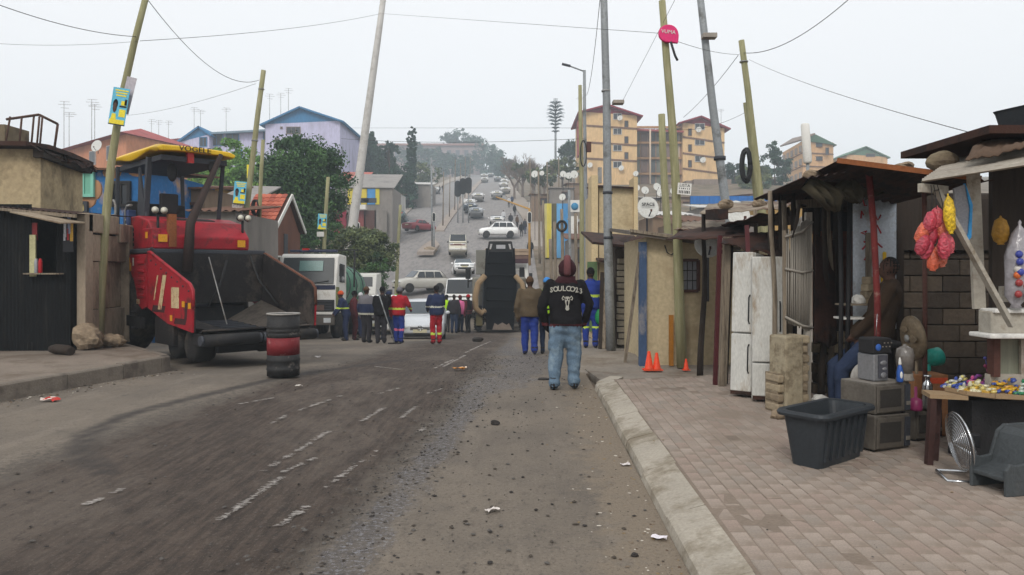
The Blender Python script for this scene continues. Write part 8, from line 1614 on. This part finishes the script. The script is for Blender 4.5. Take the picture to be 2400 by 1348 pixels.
b = gt(912, 130); tree('flat topped umbrella tree between conifer and cypress', b, 10, ((0, 0, Z(352, 130) - b.z), (1.9, 1.6, 1.4)), 45, 45, .2, LFC, 9, .2)
b = gt(938, 116); tree('dark evergreen mass below the cypress', b, 6, ((0, 0, Z(445, 116) - b.z), (2.5, 2, 4.0)), 190, 60, .24, LFC, 10, .2); b = gt(905, 135); tree('dark evergreen behind the conifer', b, 6, ((0, 0, Z(395, 135) - b.z), (2.6, 2, 2.6)), 90, 45, .22, LFC, 15, .2); b = gt(992, 150); tree('dusty green tree right of the cypress', b, 6, ((0, 0, Z(408, 150) - b.z), (3.2, 2, 2.4)), 80, 40, .24, LFO, 16, .2)
for i, (px, py, d, rx, rz_, lb) in enumerate(((1068, 325, 345, 8.5, 5, 'large hazy blue tree on the crest'), (1115, 345, 340, 5, 5, 'hazy tree on the crest, right of the large one'), (1140, 372, 320, 7, 8, 'hazy tree on the right of the crest'), (1165, 388, 290, 5, 6, 'hazy tree beside the crest gap'), (1185, 402, 250, 4, 4.5, 'hazy tree above the right verge'), (1020, 372, 300, 9, 5, 'hazy tree left of the crest'), (975, 365, 310, 9, 5, 'hazy tree before the long crest building'), (1060, 385, 290, 7, 5, 'hazy tree below the large crest tree'), (1085, 395, 270, 5, 4.5, 'hazy tree on the left verge of the crest'), (1338, 358, 150, 2.6, 2.4, 'dark tree left of the orange flats'), (1225, 400, 140, 2.2, 1.4, 'dusty tree among the bare trees'), (1318, 395, 128, 2.8, 1.9, 'olive tree under the palm shaped mast'), (1265, 415, 120, 3.0, 1.3, 'olive tree low on the right of the hill'), (1815, 402, 120, 2.6, 4.4, 'dark conifer left of the peach flats'), (1722, 412, 130, 2.2, 2.4, 'tree right of the orange flats'), (1770, 425, 110, 2.4, 2.6, 'olive tree behind the leaning green poles'))):
    b = gt(px, d); tree(lb, b, 6, ((0, 0, Z(py, d) - b.z), (rx, rx * .8, rz_)), 70, 40, .26 if d < 200 else .5, LFO if i in (10, 11, 12, 15) else LFC, 30 + i, .2 if d < 200 else .4)
def bare(label, base, h, seed):
    rs = random.Random(seed); T_ = thing('bare_tree', label, 'tree', base); m = MB()
    def grow(p, d, l, r_, k):
        q = p + d * l; m.tube([p, p.lerp(q, .5) + Vector((rs.uniform(-.06, .06), 0, 0)) * l, q], [r_, r_ * .85, r_ * .65], 4 if k else 6, caps=False)
        if k < 5:
            for _ in range(3 if k else 4): grow(q - d * l * rs.uniform(0, .35), (d + Vector((rs.uniform(-.8, .8), rs.uniform(-.8, .8), rs.uniform(-.1, .45)))).normalized(), l * rs.uniform(.6, .8), r_ * .6, k + 1)
    grow(Vector((0, 0, -.2)), Vector((0, 0, 1)), h * .34, h * .03, 0); m.obj('branches', mat('grey_bark', (112, 98, 88), .95), T_)
for px, d, h, lb in ((1205, 135, 8.5, 'bare grey tree nearest the hill road'), (1225, 140, 9.5, 'tall bare tree second from the hill road'), (1250, 132, 9, 'bare tree in the middle of the bare group'), (1275, 128, 8.5, 'bare tree closest to the palm shaped mast'), (1213, 160, 9, 'bare tree set back up the hill')): bare(lb, gt(px, d), h, px)
# phone mast disguised as a palm
b = gt(1302, 172); PM = thing('palm_phone_mast', 'palm shaped phone mast standing against the sky', 'mast', b); zt_ = Z(240, 172) - b.z; MB().tube([(0, 0, 0), (0, 0, zt_)], [.3, .2], 8).obj('trunk', m_steelp, PM)
for r_ in range(9):
    z = zt_ - .4 - r_ * .85; L_ = 1.0 + 1.3 * math.sin(math.pi * min(1, (r_ + 1) / 8)); m = MB()
    for k in range(9): a_ = k * .7 + r_ * .4; m.tube([(0, 0, z), (L_ * .6 * math.cos(a_), L_ * .6 * math.sin(a_), z + .45), (L_ * math.cos(a_), L_ * math.sin(a_), z + .35)], [.14, .12, .04], 4)
    m.obj('frond_ring', bld('mast_green', (84, 98, 104)), PM)
for k in (-.35, 0, .35): m = MB(); m.box((k, -.2, zt_ + .1), (.2, .15, 1.6)); m.obj('antenna', m_steelp, PM)
# long flat roofed building on the crest
dq = 335; CBD = thing('crest_building', 'long hazy flat roofed building along the crest', 'building', (0, 0, 0)); m = MB(); m.box(((X(800, dq) + X(1130, dq)) / 2, dq, 51), (X(1130, dq) - X(800, dq), 12, 14)); m.obj('wall', bld('crest_wall', (150, 132, 130)), CBD); m = MB(); m.box(((X(800, dq) + X(1130, dq)) / 2, dq, 58.4), (X(1136, dq) - X(796, dq), 14, .9)); m.obj('roof', bld('crest_roof', (150, 106, 96)), CBD)
for i in range(16): m = MB(); m.box((X(815 + i * 20, dq), dq - 6.1, 54.5), (1.8, .3, 3)); m.obj('window', bld('crest_pane', (96, 98, 106)), CBD)

# ------------------------------------------------------------------ overhead wires
def wire(label, a, b_, sag=.2, r=.008):
    a, b_ = at(*a), at(*b_); pts = [a.lerp(b_, i / 16) - Vector((0, 0, sag * 4 * (i / 16) * (1 - i / 16))) for i in range(17)]; o = MB().tube([p - a for p in pts], r * .6, 4).obj('overhead_wire', m_wire, None, a); tag(o, label, 'wire', 'overhead wires')
wire('wire running off the top left corner to the leaning pole', (-60, -10, 9), (318, 86, 13.3), .1, .009); wire('faint wire from the left edge to the leaning pole', (-40, 100, 14), (322, 97, 13.3), .06, .005); wire('long wire from the leaning pole to the pale lamp post', (328, 96, 13.3), (893, 32, 26), .12, .008); wire('long wire from the pale lamp post towards the pink sign', (896, 32, 26), (1545, 78, 11.8), .0, .006); wire('wire from the pink sign to the tall green pole', (1590, 98, 11.8), (1733, 128, 17), .05, .007)
wire('drooping cable from the leaning pole to the next pole', (348, 2, 13.35), (607, 188, 24), .55, .013); wire('faint wire running left from the second pole', (600, 196, 24), (280, 272, 40), .2, .01); wire('hanging cable loop above the slim street lamp', (1408, -20, 16), (1374, 224, 30), .5, .012); wire('wire rising from the lamp post bracket past the pink sign', (1455, 245, 14.6), (1592, -20, 11), 0, .006); wire('thick wire from the tall green pole to the top edge', (1742, 124, 17), (2010, -20, 10), .25, .012); wire('thick wire falling left from the tall green pole', (1730, 130, 17), (1602, 275, 24), .1, .014); wire('thin wire from the tall green pole to the kiosk roof', (1756, 140, 17), (2300, 318, 6.2), .08, .006); wire('far wire across the road from the lavender flats', (800, 325, 60), (1368, 325, 40), .25, .02); wire('second far wire across the road', (815, 300, 62), (1362, 300, 42), -.0, .014); wire('slack wire in front of the dark tree', (768, 440, 33), (640, 430, 36), .5, .014); wire('wire between the two green poles before the orange flats', (1550, 300, 19), (1750, 262, 17.6), .2, .007)

# ------------------------------------------------------------------ litter
def scrap(label, px, py, d, s, c, c2=None, seed=0):
    z = zr(d) if X(px, d) < kx(d) else PZ; P = thing('paper_scrap', label, 'litter', (X(px, d), d, z + .004)); rs = random.Random(seed + px)
    for k in range(2 if c2 else 1):
        m = MB(); n = 5; v = [((i / n - .5) * s * 2 + k * s * .5, (j / n - .5) * s * 1.2, .004 + s * .5 * noise2(i * .8 + px, j * .8, seed)) for j in range(n + 1) for i in range(n + 1)]; m.add(v, [(j * 6 + i, j * 6 + i + 1, j * 6 + i + 7, j * 6 + i + 6) for j in range(n) for i in range(n)], 0); m.obj('sheet', mat('litter_%d_%d_%d' % (c2 if k else c), c2 if k else c, .7, var=.15, vs=20), P).rotation_euler = (0, 0, rs.uniform(-.6, .6))
scrap('crumpled orange wrapper in the middle of the road', 1075, 862, 12.1, .1, (206, 140, 60), (210, 190, 170)); scrap('flat white paper on the lane in front', 1154, 1198, 4.8, .045, (206, 198, 192)); scrap('crumpled white tissue beside the pale kerb', 1545, 1266, 4.3, .045, (214, 208, 214)); scrap('small white scrap further along the pale kerb', 1466, 1092, 5.92, .04, (206, 200, 198)); scrap('red and white wrapper under the grey kerb', 115, 940, 8.85, .09, (214, 200, 190), (176, 52, 44)); scrap('white scrap near the drum', 742, 812, 15, .08, (196, 190, 186)); scrap('pale scrap by the worker boots', 700, 905, 10, .05, (190, 184, 176))
for i, (px, py, d, r_, lb) in enumerate(((1160, 994, 7.5, (.05, .04, .03), 'dark asphalt lump on the lane, biggest'), (1488, 1306, 4.05, (.022, .016, .014), 'small dark lump by the kerb in front'), (1275, 886, 10.7, (.1, .05, .02), 'flat dark chunk left of the lettered jacket man'), (1120, 790, 24, (.2, .1, .08), 'dark lump before the milling machine'))): o = lump(MB(), (0, 0, r_[2] * .6), r_, 30 + i).obj('tar_lump', m_tar[0], None, (X(px, d), d, zr(d))); tag(o, lb, 'tar lump', 'tar lumps on the road')
# ------------------------------------------------------------------ hazy, smoky air
m = MB(); m.box((0, 240, 35), (900, 620, 78)); hz = m.mesh('haze', []); hzm = bpy.data.materials.new('haze_air'); hzm.use_nodes = True; t = hzm.node_tree; t.nodes.clear(); oo = t.nodes.new('ShaderNodeOutputMaterial'); pv = t.nodes.new('ShaderNodeVolumePrincipled'); pv.inputs['Color'].default_value = (.8, .91, 1.0, 1); pv.inputs['Density'].default_value = .0015; pv.inputs['Anisotropy'].default_value = 0.0; t.links.new(pv.outputs[0], oo.inputs['Volume']); hz.materials.append(hzm); struct(link('haze', hz), 'stuff')
